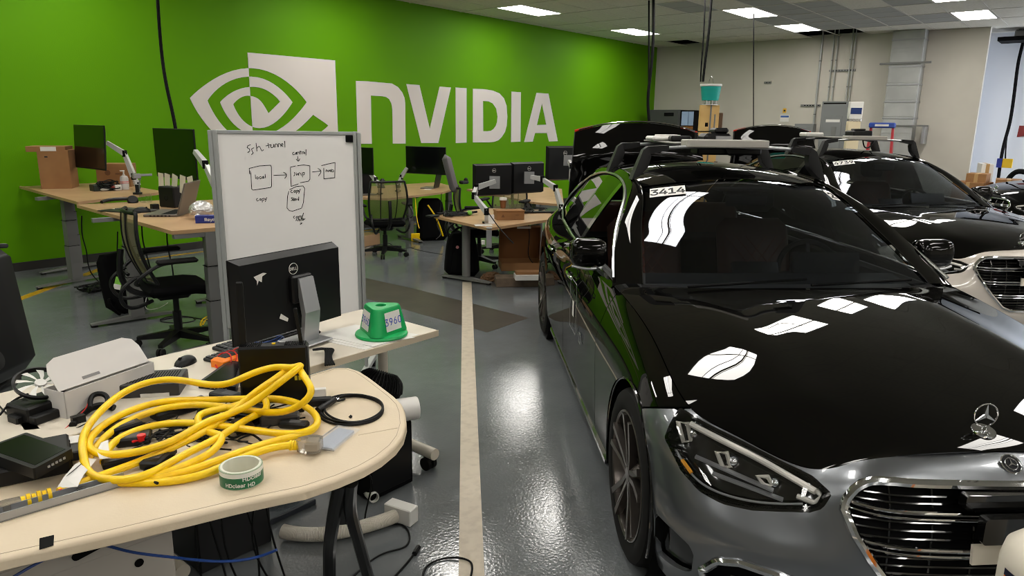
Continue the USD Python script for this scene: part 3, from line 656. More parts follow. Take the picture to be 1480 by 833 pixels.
        for zz in (.28, .31, .34):
            part(it, 'intake_slat', q(tube([(FX(yy, zz) - .025, yy - .01, zz) for yy in (.76, .6, .5, .42)], .005, 6)), gloss_black)
    # grille
    g = holder(t, 'grille')
    gb = clip(FL, np.where(x > .5, inside(GRP.buffer(.002), y, z), -1.0)); gb.vertices = gb.vertices - [.05, 0, 0]
    part(g, 'grille_back', [gb, mir(gb)], M['matte_black'], smooth=True)
    def fx(yy, zz): return float(FX(abs(yy), zz))
    gx = GRP.buffer(-.004).exterior; half = [(p.x, p.y) for p in (gx.interpolate(f, True) for f in np.linspace(0, 1, 160)) if p.x >= 0]
    half.sort(key=lambda p: math.atan2(p[1] - .53, p[0])); full = [(a, b_) for a, b_ in half] + [(-a, b_) for a, b_ in half[::-1]]
    part(g, 'grille_surround', tube([(fx(a, b_) + .004, a, b_) for a, b_ in full], .014, 8, 1, closed=True, smooth=False), M['chrome'], 'chrome grille surround')
    def gw(zz): return np.interp(zz, [.31, .345, .395, .45, .515, .585, .655, .70, .738], [.2, .27, .32, .375, .425, .468, .49, .47, .425])
    for zz in (.655, .545, .435):
        w = gw(zz) - .02
        for dz, r in ((.008, .0075), (-.012, .005)):
            part(g, 'grille_bar', tube([(fx(yy, zz) - .012 - .03 * (abs(yy) / w) ** 6, yy, zz + dz) for yy in np.linspace(-w, w, 15)], r, 8, 2), M['chrome'])
    for zz in (.725, .70, .68, .625, .60, .575, .515, .49, .465, .405, .38, .355, .335):
        w = gw(zz) - .012
        part(g, 'grille_slat', tube([(fx(yy, zz) - .030, yy, zz) for yy in np.linspace(-w, w, 11)], .004, 5, 2), gloss_black)
    for yy in (-.36, -.24, -.12, .12, .24, .36):
        zl = .33 if abs(yy) < .26 else .47
        part(g, 'grille_rib', tube([(fx(yy, zz) - .034, yy, zz) for zz in np.linspace(zl, .73, 7)], .004, 5, 1), gloss_black)
    sb = holder(g, 'sensor_block') if False else g
    part(g, 'radar_cover', tf(prism(rpoly(-.155, .155, .608, .688, .012), .03), ('x', 90), ('z', 90), (fx(0, .58) + .012, 0, 0)), gloss_black)
    part(g, 'radar_bezel', tf(prism(rpoly(-.185, .185, .69, .735, .01), .03), ('x', 90), ('z', 90), (fx(0, .7) - .012, 0, 0)), gloss_black)
    part(g, 'plate_holder', hull([(.905, a, b) for a, b in ((-.160, .592), (-.02, .592), (-.02, .532), (-.155, .530))] + [(.895, a, b) for a, b in ((-.160, .592), (-.02, .592), (-.02, .532), (-.155, .530))]), mat('plate_white', (222, 214, 198), .45), 'white number plate holder')
    # star on the bonnet, roundel on the nose
    o = holder(t, 'hood_ornament'); zs = .835
    part(o, 'ring', tf(tube([(.0375 * math.cos(a), .0375 * math.sin(a), 0) for a in np.linspace(0, 2 * PI, 40)[:-1]], .0026, 8, 1, closed=True, smooth=False), ('x', 90), ('z', 90), (.672, 0, zs + .052)), M['chrome'])
    arms = []
    for k in range(3):
        a = PI / 2 + k * 2 * PI / 3; e = np.array([math.cos(a), math.sin(a)]) * .036; n_ = np.array([-math.sin(a), math.cos(a)])
        m = prism([tuple(e + n_ * .0012), tuple(e - n_ * .0012), tuple(-n_ * .0065), tuple(n_ * .0065)], .004, -.002); arms.append(m)
    part(o, 'star', tf(cat(*arms), ('x', 90), ('z', 90), (.672, 0, zs + .052)), M['chrome'])
    part(o, 'stem', tf(lathe([(.0, .018), (.006, .016), (.006, .004), (.034, .003), (.036, -.004)], 28), ('y', 14), (.672, 0, zs + .002)), M['chrome'])
    bd = holder(t, 'nose_badge'); bp = (.797, 0, .787); bo = [('y', 42), bp]
    part(bd, 'badge_disc', tf(lathe([(0, .003), (.027, .003), (.028, 0)], 32), *bo), mat('badge_dark', (18, 20, 26), .2, coat=1))
    part(bd, 'badge_ring', tf(cat(tube([(.029 * math.cos(a), .029 * math.sin(a), .003) for a in np.linspace(0, 2 * PI, 33)[:-1]], .0022, 6, 1, closed=True, smooth=False), tube([(.018 * math.cos(a), .018 * math.sin(a), .004) for a in np.linspace(0, 2 * PI, 33)[:-1]], .0015, 6, 1, closed=True, smooth=False), *[prism([tuple(.018 * np.array([math.cos(a), math.sin(a)])), tuple(.003 * np.array([math.cos(a + 1.05), math.sin(a + 1.05)])), (0, 0), tuple(.003 * np.array([math.cos(a - 1.05), math.sin(a - 1.05)]))], .003, .003) for a in (PI, PI + 2.094, PI - 2.094)]), *bo), M['chrome'])
    # trunk lid standing open behind the rear window
    u = np.linspace(-1, 1, 41); h = np.linspace(0, 1, 26)
    U, Hh = np.meshgrid(u, h, indexing='ij'); wl = .63 - .05 * Hh ** 2
    zt = 1.06 + (.615 + .09 * (1 - np.abs(U) ** 2.2)) * Hh
    xl = -4.00 + .10 * Hh - .16 * Hh ** 3 - .05 * np.abs(U) ** 3 + .03 * np.exp(-((Hh - .62) / .12) ** 2)
    lid = grid(np.stack([xl, U * wl, zt], -1)); lid = lid if lid.vertex_normals[:, 0].mean() > 0 else TM(lid.vertices, lid.faces[:, ::-1])
    tr = holder(t, 'trunk_lid', 'raised black trunk lid')
    part(tr, 'outer_skin', thick(lid, .05), black_paint, smooth=50)
    inn = lid.copy(); inn.vertices = inn.vertices - [.05, 0, 0]; part(tr, 'inner_skin', inn, interior, smooth=50)
    for sg_ in (-1, 1): part(tr, 'tail_light', tube([(-4.095 - .05 * s_ ** 3, sg_ * .58 * s_, 1.685 + .085 * (1 - s_ ** 2.2)) for s_ in np.linspace(.72, 1, 7)], .012, 6, 1), mat('tail_light_red', (190, 50, 30), .25))
    part(tr, 'spoiler_strip', tube([(-4.06 - .05 * abs(s_) ** 3, .56 * s_, 1.692 + .085 * (1 - abs(s_) ** 2.2)) for s_ in np.linspace(-.98, .98, 21)], .008, 6, 1), M['chrome'])
    # interior
    it = holder(t, 'dashboard')
    part(it, 'dash_top', hull([(-.68, -.70, .93), (-.68, .70, .93), (-1.08, -.74, .97), (-1.08, .74, .97), (-1.12, -.74, .90), (-1.12, .74, .90), (-.75, -.7, .7), (-.75, .7, .7), (-1.05, -.7, .65), (-1.05, .7, .65)]), interior)
    part(it, 'instrument_screen', tf(bx(-.012, .012, -.19, .19, 0, .13, .006), ('y', -18), (-1.08, .37, .955)), M['screen'])
    part(it, 'centre_screen', tf(bx(-.012, .012, -.13, .13, -.16, .1, .006), ('y', -35), (-1.12, 0, .93)), M['screen'])
    sw = holder(t, 'steering_wheel')
    part(sw, 'rim', tf(tube([(.185 * math.cos(a), .185 * math.sin(a), 0) for a in np.linspace(0, 2 * PI, 37)[:-1]], .016, 8, 1, closed=True, smooth=False), ('y', 68), (-1.27, .37, .93)), M['black_plastic'])
    part(sw, 'hub', tf(cat(lathe([(0, .02), (.06, .02), (.075, -.02)], 20), bx(-.012, .012, -.18, .18, -.01, .01), bx(-.18, 0, -.012, .012, -.01, .01)), ('y', 68), (-1.27, .37, .93)), M['black_plastic'])
    for s in (-1, 1):
        st = holder(t, 'front_seat')
        part(st, 'cushion', bx(-2.02, -1.48, s * .38 - .26, s * .38 + .26, .45, .62, .06), tan, smooth=50)
        bk_ = bx(-.07, .07, -.25, .25, 0, .58, .06)
        part(st, 'seat_back', tf(bk_, ('y', -20), (-2.0, s * .38, .58)), tan, smooth=50)
        q_ = []
        for k in range(-3, 4):
            for sl in (-1, 1):
                p0, p1 = (.072, k * .07 - sl * .14, .08), (.072, k * .07 + sl * .14, .44)
                if abs(p0[1]) < .24 and abs(p1[1]) < .24: q_.append(tube([p0, p1], .0035, 5, 1, smooth=False))
        part(st, 'quilting', tf(cat(*q_), ('y', -20), (-2.0, s * .38, .58)), mat('tan_stitch', (96, 48, 30), .7))
        part(st, 'headrest', tf(bx(-.05, .05, -.14, .14, .60, .78, .04), ('y', -16), (-2.0, s * .38, .60)), interior, smooth=50)
    part(t, 'rear_bench', [bx(-3.0, -2.5, -.66, .66, .42, .60, .06), tf(bx(-.08, .08, -.66, .66, 0, .62, .05), ('y', -24), (-3.0, 0, .55))], tan, smooth=50)
    part(t, 'cabin_lining', [bx(-3.45, -.75, s * .80 - .03, s * .80 + .03, .40, .96, .02) for s in (-1, 1)] + [bx(-3.5, -3.3, -.7, .7, .42, 1.0, .03)], interior)
    part(t, 'rear_view_mirror', tf(bx(-.012, .012, -.12, .12, -.035, .035, .01), (-1.36, 0, 1.335)), interior)
    part(t, 'camera_bracket', [bx(-1.50, -1.36, -.16, .16, 1.385, 1.40, .004), bx(-1.47, -1.40, -.1, .1, 1.36, 1.39, .004)], interior)
    # wipers and cowl
    part(t, 'cowl', [up(grid(np.stack([np.linspace(-.60, -.545, 4)[:, None] - .14 * (np.abs(np.linspace(-1, 1, 25))[None] ** 2.2), .74 * np.linspace(-1, 1, 25)[None] + np.zeros((4, 1)), np.full((4, 25), .985) - .02 * np.linspace(0, 1, 4)[:, None]], -1)))], M['matte_black'], smooth=True)
    for a, b_ in (((-.60, -.55, 1.003), (-.655, .05, 1.028)), ((-.60, .05, 1.01), (-.69, .60, 1.018))):
        part(t, 'wiper', [tube([a, b_], .007, 6, 1, smooth=False)], M['matte_black'])
    # roof rack
    rk = holder(t, 'roof_rack', 'roof rack with black feet and silver bars')
    for rx in (-1.69, -2.42):
        part(rk, 'bar', tube([(rx, -.40, 1.612), (rx, 0, 1.626), (rx, .40, 1.612)], .019, 10, 4, flat=.6), M['silver'])
        for s in (-1, 1):
            q = [(rx + dx, s * yy, zz) for dx in (-.045, .045) for yy, zz in ((.60, 1.425), (.555, 1.445))] + [(rx + dx, s * yy, zz) for dx in (-.03, .03) for yy, zz in ((.535, 1.60), (.50, 1.50), (.505, 1.622), (.485, 1.56))]
            part(rk, 'foot', [hull(q), hull([(rx + dx, s * yy, zz) for dx in (-.028, .028) for yy, zz in ((.53, 1.60), (.50, 1.622), (.38, 1.628), (.38, 1.598), (.50, 1.575))])], M['black_plastic'])
    for cx in (0, -WB):
        for s in (-1, 1): wheel_parts(t, cx, s)
    return t
CAR1 = make_car('car', 'black saloon car with grey metallic bumper, nearest, number 3414 on its windshield', (3.003, .659, 0), -136.354, grey_paint)

# ------------------------------------------------------------------ number cards, sensors; the other cars
def ws_frame(u, v):
    """frame on the windshield: u across (-1 right .. 1 left of the car), v 0 bottom .. 1 top"""
    a = top_patch(.012, T_WS - .012, 30, .018, -.001, 41)
    i, j = v * 29, (u + 1) / 2 * 40; i0, j0 = min(int(i), 28), min(int(j), 39)
    p = a[i0, j0] * (1 - i + i0) * (1 - j + j0) + a[i0 + 1, j0] * (i - i0) * (1 - j + j0) + a[i0, j0 + 1] * (1 - i + i0) * (j - j0) + a[i0 + 1, j0 + 1] * (i - i0) * (j - j0)
    xa, ya = a[i0, j0 + 1] - a[i0, j0], a[i0 + 1, j0] - a[i0, j0]
    return frame4(p, xa, ya)
card_m = mat('white_number_card', (226, 224, 220), .55)
def cards(car, digits, u0, du, v, hgt=.062, edge=None):
    h = holder(car, 'number_plate', 'white number cards on the windshield' )
    for k, c in enumerate(digits):
        F = ws_frame(u0 + k * du, v); w = abs(du) * .66 * .985
        part(h, 'number_card', tf(prism(sbox(-w / 2 * .99, -hgt / 2, w / 2 * .99, hgt / 2), .001, .002), F), edge or card_m, smooth=False)
        part(h, 'digit', tf(text(c, hgt * .60, .001, True), (0, 0, .0032), F), M['ink'], smooth=False)

cards(CAR1, '3414', -.915, .082, .885, .105)
cards(CAR1, '2', .90, .085, .86, .10)
# sensor deck on the roof rack of the first car
sd = holder(CAR1, 'sensor_deck', 'pale grey sensor deck on the roof rack')
deck_m = mat('pale_grey_deck', (168, 164, 156), .45)
part(sd, 'deck_bar', bx(-1.80, -1.66, -.27, .235, 1.618, 1.665, .006), deck_m)
part(sd, 'deck_plate', bx(-2.62, -1.80, -.30, .22, 1.632, 1.642, .003), mat('grey_plate', (120, 118, 112), .45))
part(sd, 'gps_puck', [bx(-2.42, -2.22, -.34, -.12, 1.642, 1.675, .012), bx(-2.40, -2.24, -.28, -.14, 1.675, 1.684, .004)], M['white_plastic'])
part(sd, 'connector_block', bx(-2.2, -2.12, -.24, -.10, 1.642, 1.68, .01), M['black_plastic'])
part(sd, 'lidar_base', [bx(-2.02, -1.86, -.10, .08, 1.645, 1.70, .02), bx(-2.0, -1.88, -.03, .06, 1.70, 1.735, .012)], M['black_plastic'])
part(sd, 'lidar_label', bx(-1.862, -1.856, -.03, .07, 1.66, 1.685, 0), M['silver'])
part(sd, 'antenna', cyl((-2.05, .02, 1.70), (-2.05, .02, 1.82), .005, 8), M['grey_metal'])
part(sd, 'hanging_cable', tube([(-1.78, .0, 1.62), (-1.80, .05, 1.57), (-1.82, .12, 1.60), (-1.80, .17, 1.625)], .006, 6), M['cable'])
part(sd, 'tray', bx(-1.95, -1.80, -.16, .25, 1.57, 1.615, .01), M['black_plastic'])
part(sd, 'small_antenna', cyl((-2.5, .05, 1.642), (-2.5, .05, 1.70), .012, 10), M['black_plastic'])
part(CAR1, 'door_label', [tf(prism(rpoly(-.03, .03, -.045, .045, .008), .001), ('x', 90), (-1.36, -.9735, .70))], M['white_plastic'], 'small white label on the door')
part(CAR1, 'door_label', [tf(prism(rpoly(-.03, .03, -.03, .03, .006).difference(rpoly(-.022, .022, -.022, .022, .004)), .001), ('x', 90), (-1.10, -.9735, .60))], M['silver'], 'small outlined label on the door')
part(CAR1, 'door_label', [tf(prism(rpoly(-.12, .12, -.15, .15, .02).difference(rpoly(-.114, .114, -.144, .144, .018)), .001), ('x', 90), (-1.36, -.974, .72))], M['silver'], 'thin outlined frame on the door')

def copy_car(label, loc, rz, bumper):
    p = dup(CAR1, 'car', label, loc, rz, inst=False)
    for n in ('number_plate', 'number_plate_001', 'sensor_deck', 'door_label', 'door_label_001', 'door_label_002'):
        stage.OverridePrim(f'{p}/{n}').SetActive(False)
    UsdShade.MaterialBindingAPI.Apply(stage.OverridePrim(f'{p}/front_bumper')).Bind(bumper)
    _names[(p, 'number_plate')] = 2; _names[(p, 'sensor_deck')] = 1
    return p
CAR2 = copy_car('black saloon car with white front bumper and number 4739 on its windshield', (7.646, .987, 0), -134.65, white_paint)
stage.OverridePrim(f'{CAR2}/front_bumper').SetCustomDataByKey('label', 'white painted front bumper around the grille')
cards(CAR2, '4739', -.905, .085, .885, .10)
sd = holder(CAR2, 'sensor_deck', 'flat silver sensor deck on the roof rack')
part(sd, 'deck_bar', bx(-1.80, -1.66, -.26, .20, 1.618, 1.662, .006), deck_m)
part(sd, 'deck_plate', bx(-2.62, -1.80, -.26, .22, 1.632, 1.642, .003), mat('grey_plate', (120, 118, 112), .45))
part(sd, 'sensor_head', [bx(-2.30, -2.12, -.52, -.30, 1.642, 1.69, .012)], M['white_plastic'])
part(sd, 'camera_unit', [bx(-2.25, -2.05, .02, .26, 1.642, 1.72, .015), bx(-2.2, -2.1, .06, .2, 1.72, 1.74, .01)], M['black_plastic'])
part(sd, 'hanging_cable', tube([(-1.9, .05, 1.62), (-1.95, .12, 1.53), (-2.0, .22, 1.55), (-2.0, .26, 1.64)], .008, 6), M['cable'])
CAR3 = copy_car('black saloon car cut by the right edge, nose towards the white fronted car', (13.75, .92, 0), 134.0, black_paint)
for n in ('roof_rack', 'trunk_lid'):
    stage.OverridePrim(f'{CAR3}/{n}').SetActive(False)
stage.OverridePrim(f'{CAR3}/front_bumper').SetCustomDataByKey('label', 'black front bumper around the grille')
# white jug with an orange label standing in front of the first car
tb = thing('oil_jug', 'white plastic jug with orange and navy label in front of the nearest car grille', 'jug', (2.125, -.045, 0), -42)
part(tb, 'support_box', bx(-.14, .14, -.14, .14, 0, .36, .01), M['white_plastic'])
jug_m = mat('white_tub_plastic', (222, 214, 198), .4)
part(tb, 'body', lathe([(0, .361), (.118, .361), (.128, .375), (.130, .66), (.122, .70), (.09, .735), (.045, .752), (.04, .775), (0, .776)], 48), jug_m)
def arc_band(r, z0, z1): return grid(np.array([[(r * math.cos(a), r * math.sin(a), z) for z in (z0, z1)] for a in np.radians(np.linspace(165, 345, 40))]))
part(tb, 'label', arc_band(.1308, .44, .655), M['orange'])
part(tb, 'label_border', arc_band(.1314, .638, .657), mat('navy_band', (16, 20, 46), .4))
part(tb, 'handle', tube([(.0, -.115, .69), (.0, -.13, .74), (.0, -.09, .785), (.0, -.04, .77)], .016, 10), jug_m)

# ------------------------------------------------------------------ foreground: folding table, white desk and what lies on them
ZT, ZD = .72, .73
top = [(0.382,1.889,0.72)[:2], (0.617,1.795,0.72)[:2], (0.893,1.698,0.72)[:2], (1.047,1.632,0.72)[:2], (1.15,1.614,0.72)[:2], (1.239,1.611,0.72)[:2], (1.32,1.624,0.72)[:2], (1.405,1.654,0.72)[:2], (1.474,1.695,0.72)[:2], (1.55,1.763,0.72)[:2], (1.617,1.845,0.72)[:2], (1.661,1.913,0.72)[:2], (1.692,1.993,0.72)[:2], (1.714,2.067,0.72)[:2], (1.74,2.153,0.72)[:2], (1.761,2.226,0.72)[:2], (1.782,2.316,0.72)[:2], (1.778,2.386,0.72)[:2], (1.735,2.433,0.72)[:2]]
TP = Polygon(top + [(-1.0, 2.455), (-1.0, 2.27)]).buffer(.012).buffer(-.012)
ft = thing('folding_table', 'cream folding table with rounded end under the yellow cord', 'table', (0, 0, 0))
cream = mat('cream_table_plastic', (208, 192, 166), .45, vary=(3, (200, 183, 156), .35, .7), bump=(120, .05))
def rounded_slab(P, z, h, r):
    ms = []
    for k in range(4):
        a0, a1 = k / 4 * PI / 2, (k + 1) / 4 * PI / 2
        ms.append(prism(P.buffer(-r * (1 - math.cos(a1))), r * (math.sin(a1) - math.sin(a0)) if 0 else .0005, z - r + r * math.sin(a1) - .0005))
    rings = [(0, z - h), (0, z - r)] + [(-r * (1 - math.cos(a)), z - r + r * math.sin(a)) for a in np.linspace(.2, PI / 2, 5)]
    n = 260; loops = []
    for d_, zz in rings:
        e = P.buffer(d_).exterior; off = e.project(Point(P.exterior.coords[0])) / e.length
        loops.append([(*e.interpolate((f + off) % 1.0, True).coords[0], zz) for f in np.linspace(0, 1, n, endpoint=False)])
    Lp = np.array(loops + [loops[0]]) if 0 else np.array(loops); Lp = np.concatenate([Lp, Lp[:, :1]], 1)
    g = grid(Lp); cap = prism(P.buffer(-r), .0004, z - .0004); bot = prism(P, .001, z - h)
    return cat(g, cap, bot)
part(ft, 'tabletop', rounded_slab(TP, ZT, .032, .012), cream, smooth=40)
gr_ = TP.buffer(-.022); part(ft, 'edge_groove', prism(gr_.difference(gr_.buffer(-.0016)), .0006, ZT), mat('groove', (150, 136, 116), .7), smooth=False)
part(ft, 'fold_seam', prism(LineString([(1.379,1.809,0.72)[:2], (1.501,1.757,0.72)[:2]]).buffer(.0022), .0008, ZT), mat('seam', (188, 172, 146), .6), smooth=False)
part(ft, 'edge_tape', prism([(0.472,1.914,0.72)[:2], (0.501,1.904,0.72)[:2], (0.484,1.855,0.72)[:2], (0.455,1.861,0.72)[:2]], .0012, ZT), M['matte_black'], 'black tape square on the table edge', smooth=False)
steel_b = mat('black_steel_tube', (10, 10, 11), .25)
part(ft, 'leg', tube([(1.198,1.669,0.67), (1.238,1.764,0.52), (1.272,1.837,0.4), (1.322,1.928,0.25), (1.336,1.958,0)], .023, 10), steel_b)
part(ft, 'leg', tube([(1.219,1.645,0.67), (1.276,1.734,0.52), (1.312,1.762,0.42), (1.414,1.837,0.16), (1.435,1.815,0)], .021, 10), steel_b)
part(ft, 'leg_web', hull([(1.196,1.68,0.66), (1.225,1.647,0.66), (1.24,1.763,0.52), (1.277,1.733,0.52), (1.281,1.829,0.42), (1.313,1.781,0.43)]), steel_b)
part(ft, 'leg_hinge', cyl((1.205,1.702,0.672), (1.273,1.686,0.672), .016, 12), steel_b)
for s_ in (-1, 1): part(ft, 'leg', tube([(-.4, 2.3, .69), (-.4, 2.3 + s_ * .03, .45), (-.4, 2.3 + s_ * .16, 0)], .018, 10), steel_b)

wd = thing('desk', 'white rectangular desk on castors carrying the big black monitor and green cone', 'desk', (0, 0, 0))
part(wd, 'desktop', bx(.56, 2.405, 2.49, 3.09, ZD - .032, ZD, .003), M['white_lam'])
part(wd, 'edge_band', bx(.56, 2.409, 2.486, 2.490, ZD - .032, ZD - .001, 0), mat('desk_edge', (196, 182, 158), .5))
wtube = mat('white_steel_tube', (202, 194, 180), .4)
for x in (2.33, 1.03):
    part(wd, 'leg', cyl((x, 2.83, .09), (x, 2.83, ZD - .03), .026, 20), wtube)
    part(wd, 'foot', cyl((x, 2.44, .095), (x, 3.12, .095), .03, 20), wtube)
    for y in (2.49, 3.08):
        c = holder(wd, 'castor'); part(c, 'castor_wheel', cat(cyl((x - .028, y, .034), (x - .006, y, .034), .034, 20), cyl((x + .006, y, .034), (x + .028, y, .034), .034, 20)), M['rubber']); part(c, 'castor_hood', bx(x - .02, x + .02, y - .025, y + .025, .045, .07, .008), M['black_plastic'])

# big black monitor, back to the viewer
dell = [M['white_plastic']]
def logo_ring(parent, F, r=.019, m=None):
    r = r * 1.3; m = m or M['white_plastic']
    part(parent, 'logo_ring', tf(tube([(r * math.cos(a), r * math.sin(a), 0) for a in np.linspace(0, 2 * PI, 33)[:-1]], r * .06, 6, 1, closed=True, smooth=False), F), m)
    part(parent, 'logo_lettering', tf(text('DELL', r * .52, .0006, True), F), m, smooth=False)
def monitor(name, label, tl, tr, h, th=.035, back=True, group=None, tiltz=0.0, face='front', screen_m=None):
    """tl, tr: top corners in the world; the panel hangs h below them. x axis runs tl -> tr, so its +z normal looks at the viewer"""
    tl, tr = np.array(tl, float), np.array(tr, float); w = np.linalg.norm(tr - tl); c = (tl + tr) / 2
    rz = math.degrees(math.atan2(tr[1] - tl[1], tr[0] - tl[0]))
    t = thing(name, label, 'monitor', (c[0], c[1], c[2] - h), rz, group)
    # local: x along the panel, -y towards the viewer, z up from the lower edge
    R = lambda m: tf(m, ('x', tiltz), (0, 0, 0)) if tiltz else m
    if face == 'back':
        part(t, 'back_shell', R(hull([(sx * w / 2, .006, zz) for sx in (-1, 1) for zz in (0, h)] + [(sx * w / 2, 0, zz) for sx in (-1, 1) for zz in (0, h)] + [(sx * w * .475, -th, zz) for sx in (-1, 1) for zz in (h * .04, h * .955)])), M['black_plastic'], smooth=25)
        part(t, 'bezel', R(bx(-w / 2 - .003, w / 2 + .003, .004, .012, -.003, h + .003, .002)), M['black_plastic'])
        part(t, 'screen', R(bx(-w / 2 + .012, w / 2 - .012, .0115, .0135, .012, h - .012, 0)), screen_m or M['screen'], smooth=False)
        logo_ring(t, np.array(frame4((0, -th - .001, h * .80), (1, 0, 0), (0, 0, 1))), .019 * h / .37)
    else:
        part(t, 'back_shell', R(hull([(sx * w / 2, .012, zz) for sx in (-1, 1) for zz in (0, h)] + [(sx * w * .42, .012 + th, zz) for sx in (-1, 1) for zz in (h * .12, h * .88)])), M['black_plastic'], smooth=25)
        part(t, 'bezel', R(bx(-w / 2, w / 2, 0, .012, 0, h, .003)), M['black_plastic'])
        part(t, 'screen', R(bx(-w / 2 + .008, w / 2 - .008, -.0015, .001, .018, h - .008, 0)), screen_m or M['screen'], smooth=False)
    return t, rz
mo, mrz = monitor('monitor', 'large black monitor seen from behind on a silver stand on the white desk', (1.488, 2.79, 1.155), (2.085, 2.885, 1.176), .375, .05, face='back')
part(mo, 'stand_column', [hull([(x, y, z) for x, y, z in ((.0, -.06, .26), (.085, -.06, .26), (.0, -.085, .255), (.085, -.085, .255), (.0, -.115, .1), (.09, -.115, .1), (.0, -.09, .08), (.09, -.09, .08))]), hull([(x, y, z) for x, y, z in ((.0, -.115, .1), (.09, -.115, .1), (.0, -.09, .1), (.09, -.09, .1), (-.005, -.10, -.04), (.085, -.10, -.04), (-.005, -.08, -.04), (.085, -.08, -.04))])], M['silver'], 'silver stand column', smooth=25)
part(mo, 'stand_base', bx(-.05, .13, -.15, .03, -.05, -.040, .004), M['silver'])
part(mo, 'hinge_block', bx(-.03, .09, -.075, -.04, .14, .27, .008), M['black_plastic'])
part(mo, 'torn_sticker', [tf(prism([(-.2, .30), (-.15, .31), (-.13, .305), (-.155, .295), (-.16, .27), (-.175, .28), (-.185, .26), (-.185, .28)], .0006), ('x', 90), (-.02, -.0515, .0))], M['paper'], 'torn remains of a white sticker', smooth=False)
part(mo, 'label_tag', tf(prism([(-.09, .11), (-.05, .08), (-.055, .065), (-.10, .09)], .001), ('x', 90), (0, -.056, 0)), M['paper'], smooth=False)
kb = thing('keyboard', 'black keyboard under the big black monitor', 'keyboard', (1.72, 2.965, ZD), 8)
part(kb, 'body', bx(-.22, .22, -.07, .07, 0, .016, .004), M['black_plastic'])
part(kb, 'key', [bx(-.205 + i * .0275, -.205 + i * .0275 + .023, -.06 + j * .025, -.06 + j * .025 + .02, .016, .023, .002) for i in range(15) for j in range(5)], mat('key_black', (40, 41, 43), .5), smooth=False, kind='stuff')
kb2 = thing('keyboard', 'black keyboard lying left of the yellow and orange meter', 'keyboard', (1.50, 2.86, ZD), 12)
part(kb2, 'body', bx(-.10, .12, -.05, .05, 0, .014, .004), M['black_plastic'])
part(kb2, 'key', [bx(-.09 + i * .0275, -.09 + i * .0275 + .022, -.04 + j * .022, -.04 + j * .022 + .018, .014, .02, .002) for i in range(7) for j in range(4)], mat('key_black', (40, 41, 43), .5), smooth=False, kind='stuff')

# green three-sided cone hat
def rtri(r, rc, rot):
    return Polygon([(r * math.cos(rot + k * 2 * PI / 3), r * math.sin(rot + k * 2 * PI / 3)) for k in range(3)]).buffer(-rc, join_style=2).buffer(rc, quad_segs=8)
hat = thing('car_top_hat', 'green plastic car top hat with white cards reading 3960 on stacked papers', 'car top hat', (2.150, 2.615, ZD + .007), 0)
rot = math.radians(-82 + 60)
b0, t0 = rtri(.166, .04, rot), rtri(.124, .032, rot)
def loft(polys):
    n = 120; lp = []
    for P, z in polys:
        e = P.exterior; a = np.linspace(0, 2 * PI, n, endpoint=False); pts = []
        for q in a:
            r_ = LineString([(0, 0), (math.cos(q), math.sin(q))]).intersection(e); pts.append((r_.x, r_.y, z) if r_.geom_type == 'Point' else (0, 0, z))
        lp.append(pts + pts[:1])
    return grid(np.array(lp))
shell = cat(loft([(b0, .018), (b0, .022), (rtri(.128, .033, rot), .139), (t0.buffer(-.004), .146), (Point(0, 0).buffer(.026), .147), (Point(0, 0).buffer(.024), .11)]))
part(hat, 'shell', shell, M['green_paint'], smooth=40)
part(hat, 'base_flange', lathe([(0, .0), (.124, .0), (.127, .006), (.124, .014), (.09, .020), (0, .02)], 56), M['green_paint'])
part(hat, 'top_hole', lathe([(0, .125), (.025, .125)], 28), M['matte_black'])
for k in range(3):
    a = math.radians(-82 + 120 * k); nx = np.array([math.cos(a), math.sin(a), 0]); tx = np.array([-math.sin(a), math.cos(a), 0])
    lo, hi = nx * (.125 - .035 * 2 + .0 + .035 - .0625 + .0), 0
    p0, p1 = nx * .0832 + np.array([0, 0, .022]), nx * .0645 + np.array([0, 0, .139])
    upv = p1 - p0; F = frame4((p0 + p1) / 2 + nx * .0012, tx, upv)
    part(hat, 'number_card', tf(prism(sbox(-.052, -.045, .052, .046), .001), F), M['paper'], smooth=False)
    part(hat, 'number', tf(text('3960', .034, .0006), (0, 0, .0012), F), mat('blue_marker', (30, 60, 170), .6), smooth=False)
for k, (pts, z, lab) in enumerate((([(1.893,2.838,0.73)[:2], (2.184,2.804,0.73)[:2], (2.286,2.495,0.73)[:2], (1.955,2.5,0.73)[:2]], 0, 'lowest white sheet under the green car top hat'), ([(1.917,2.846,0.73)[:2], (2.183,2.824,0.73)[:2], (2.234,2.467,0.73)[:2], (1.966,2.549,0.73)[:2]], .002, 'middle white sheet under the green car top hat'), ([(1.938,2.858,0.73)[:2], (2.177,2.85,0.73)[:2], (2.234,2.517,0.73)[:2], (2.002,2.495,0.73)[:2]], .004, 'top white sheet with a small red mark under the green car top hat'))):
    s_ = thing('paper_sheet', lab, 'paper', (0, 0, ZD + z), group='sheets under the green hat')
    part(s_, 'sheet', prism(pts, .0016, .0002), M['paper'], smooth=False)
    if k == 2: part(s_, 'red_mark', prism([(1.926,2.802,0.73)[:2], (1.944,2.8,0.73)[:2], (1.935,2.759,0.73)[:2], (1.909,2.755,0.73)[:2]], .0004, .0018), M['red'], smooth=False)

